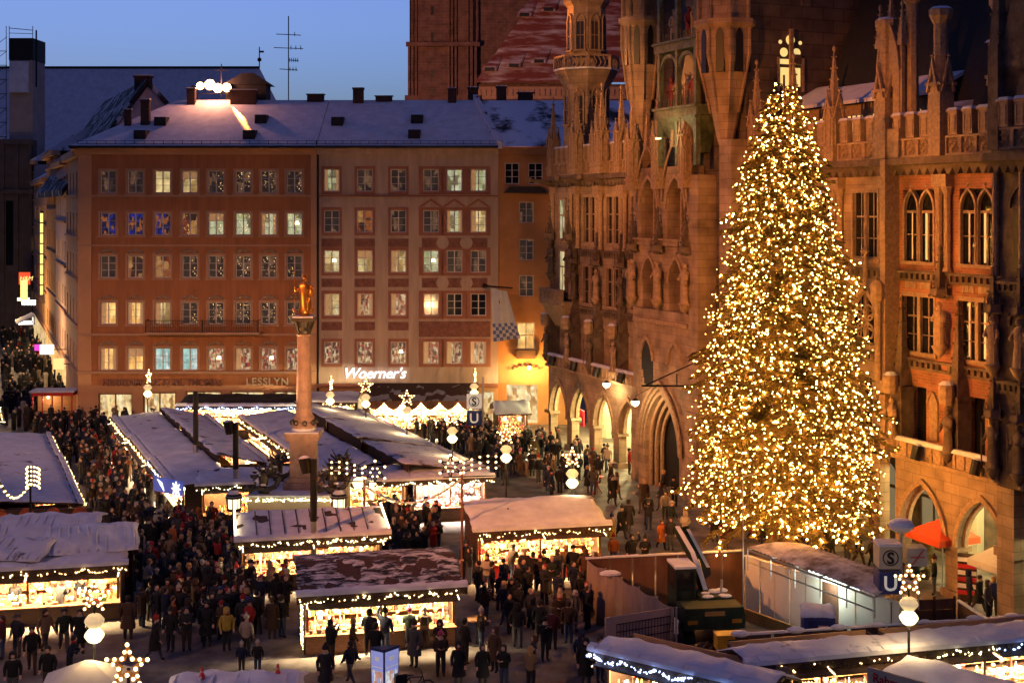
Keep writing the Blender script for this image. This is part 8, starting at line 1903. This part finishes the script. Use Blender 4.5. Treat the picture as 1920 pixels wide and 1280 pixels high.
cnt = [crowd([(235, 1060), (420, 1030), (450, 1075), (540, 1110), (540, 1190), (440, 1215), (330, 1215), (235, 1190)], 56, .44), crowd([(150, 905), (260, 890), (345, 975), (420, 1010), (400, 1070), (240, 1060), (235, 1000), (170, 960)], 42, .5), crowd([(150, 870), (250, 870), (290, 905), (250, 900), (150, 910)], 12, .48),
       crowd([(690, 985), (820, 960), (830, 1040), (760, 1075), (715, 1060)], 22, .5), crowd([(860, 1075), (1120, 1100), (1120, 1180), (1080, 1200), (890, 1180)], 14, .55), crowd([(750, 820), (900, 815), (930, 850), (905, 870), (800, 830)], 18, .46), crowd([(930, 835), (1090, 850), (1180, 900), (1090, 960), (940, 920)], 28, .6), crowd([(1120, 930), (1260, 930), (1310, 1020), (1140, 1030)], 9, .9),
       crowd([(1330, 1000), (1700, 1050), (1880, 1140), (1870, 1175), (1700, 1100), (1400, 1020)], 24, .5), crowd([(600, 945), (690, 935), (700, 975), (640, 965)], 8, .5), crowd([(195, 800), (345, 800), (345, 812), (195, 812)], 9, .6)]
crowd([(560, 1235), (680, 1250), (1110, 1225), (1110, 1300), (560, 1300)], 9, .9)
# the far street crowd, too small and too many to count, as one mass
CR = MB(); cmats = [coat_m[0], coat_m[1], coat_m[0], coat_m[3], coat_m[9], coat_m[10], coat_m[2], skin_m, coat_m[14]]


def tiny(x, y, f):
    c = rp.choices(range(9), (6, 6, 4, 1.5, 1, 1, 3, 0, 1))[0]; h = rp.uniform(1.6, 1.85); a = rp.uniform(0, 3)
    CR.lathe([(.12, 0), (.2, .1), (.19, h * .5), (.25, h * .75), (.22, h * .83), (.06, h * .87)], 6, (x, y, 0), c, a); CR.ball((x, y, h * .93), .115, 6, 4, 7 if rp.random() < .4 else 0); PEOPLE.append((x, y))


crowd([(2, 520), (22, 520), (60, 600), (105, 700), (140, 790), (60, 815), (0, 800)], 420, .75, fn=tiny)


def lowp(x, y, f):
    c = rp.choices((0, 1, 2, 3, 4, 5, 6, 8), (10, 7, 4, .8, .35, .35, 4, .2))[0]; t = rp.choice((0, 1, 6)); h = rp.uniform(1.6, 1.86); a = rp.uniform(0, 6.28); old = CR.M; CR.M = Matrix.Translation((x, y, 0)) @ Matrix.Rotation(a, 4, 'Z') @ Matrix.Scale(h / 1.75, 4); s = rp.uniform(-.15, .15)
    for q in (-1, 1):
        CR.tube([(q * .1, q * s, .02), (q * .1, 0, .85)], .085, 5, t); CR.tube([(q * .24, 0, 1.42), (q * .29, rp.uniform(-.05, .1), 1.15), (q * rp.uniform(.1, .26), -.15, rp.uniform(.95, 1.25))], .068, 5, c)
    CR.lathe([(.2, .78 if rp.random() < .6 else .55), (.2, 1.0), (.2, 1.2), (.23, 1.36), (.2, 1.46), (.07, 1.53)], 7, (0, 0, 0), c); CR.ball((0, -.01, 1.64), .105, 7, 5, 7, (1, 1.05, 1.2)); k = rp.choice((0, 0, 3, 3, 5, 4, 0, 1)); CR.ball((0, .03, 1.68), .115, 7, 5, k, (1, 1, 1)); CR.M = old; PEOPLE.append((x, y))


crowd([(40, 815), (170, 790), (300, 900), (250, 900), (150, 910), (90, 850)], 85, .44, fn=lowp); crowd([(190, 880), (300, 905), (420, 1000), (450, 1060), (545, 1100), (545, 1195), (430, 1215), (235, 1190), (240, 1060), (160, 950)], 90, .42, fn=lowp)
crowd([(715, 812), (900, 800), (940, 850), (905, 870), (800, 830)], 70, .44, fn=lowp); crowd([(690, 985), (820, 960), (830, 1040), (760, 1075), (715, 1060)], 22, .44, fn=lowp); crowd([(880, 1075), (1110, 1100), (1110, 1180), (900, 1190)], 16, .5, fn=lowp); crowd([(930, 835), (1090, 850), (1160, 890), (1060, 930), (930, 900)], 30, .5, fn=lowp)
o = CR.build('street_crowd', cmats, None, kind='stuff'); tag(o, 'dense dark crowd filling the shopping street and the gaps between the stalls', 'crowd')
print('PEOPLE', cnt, len(USED))
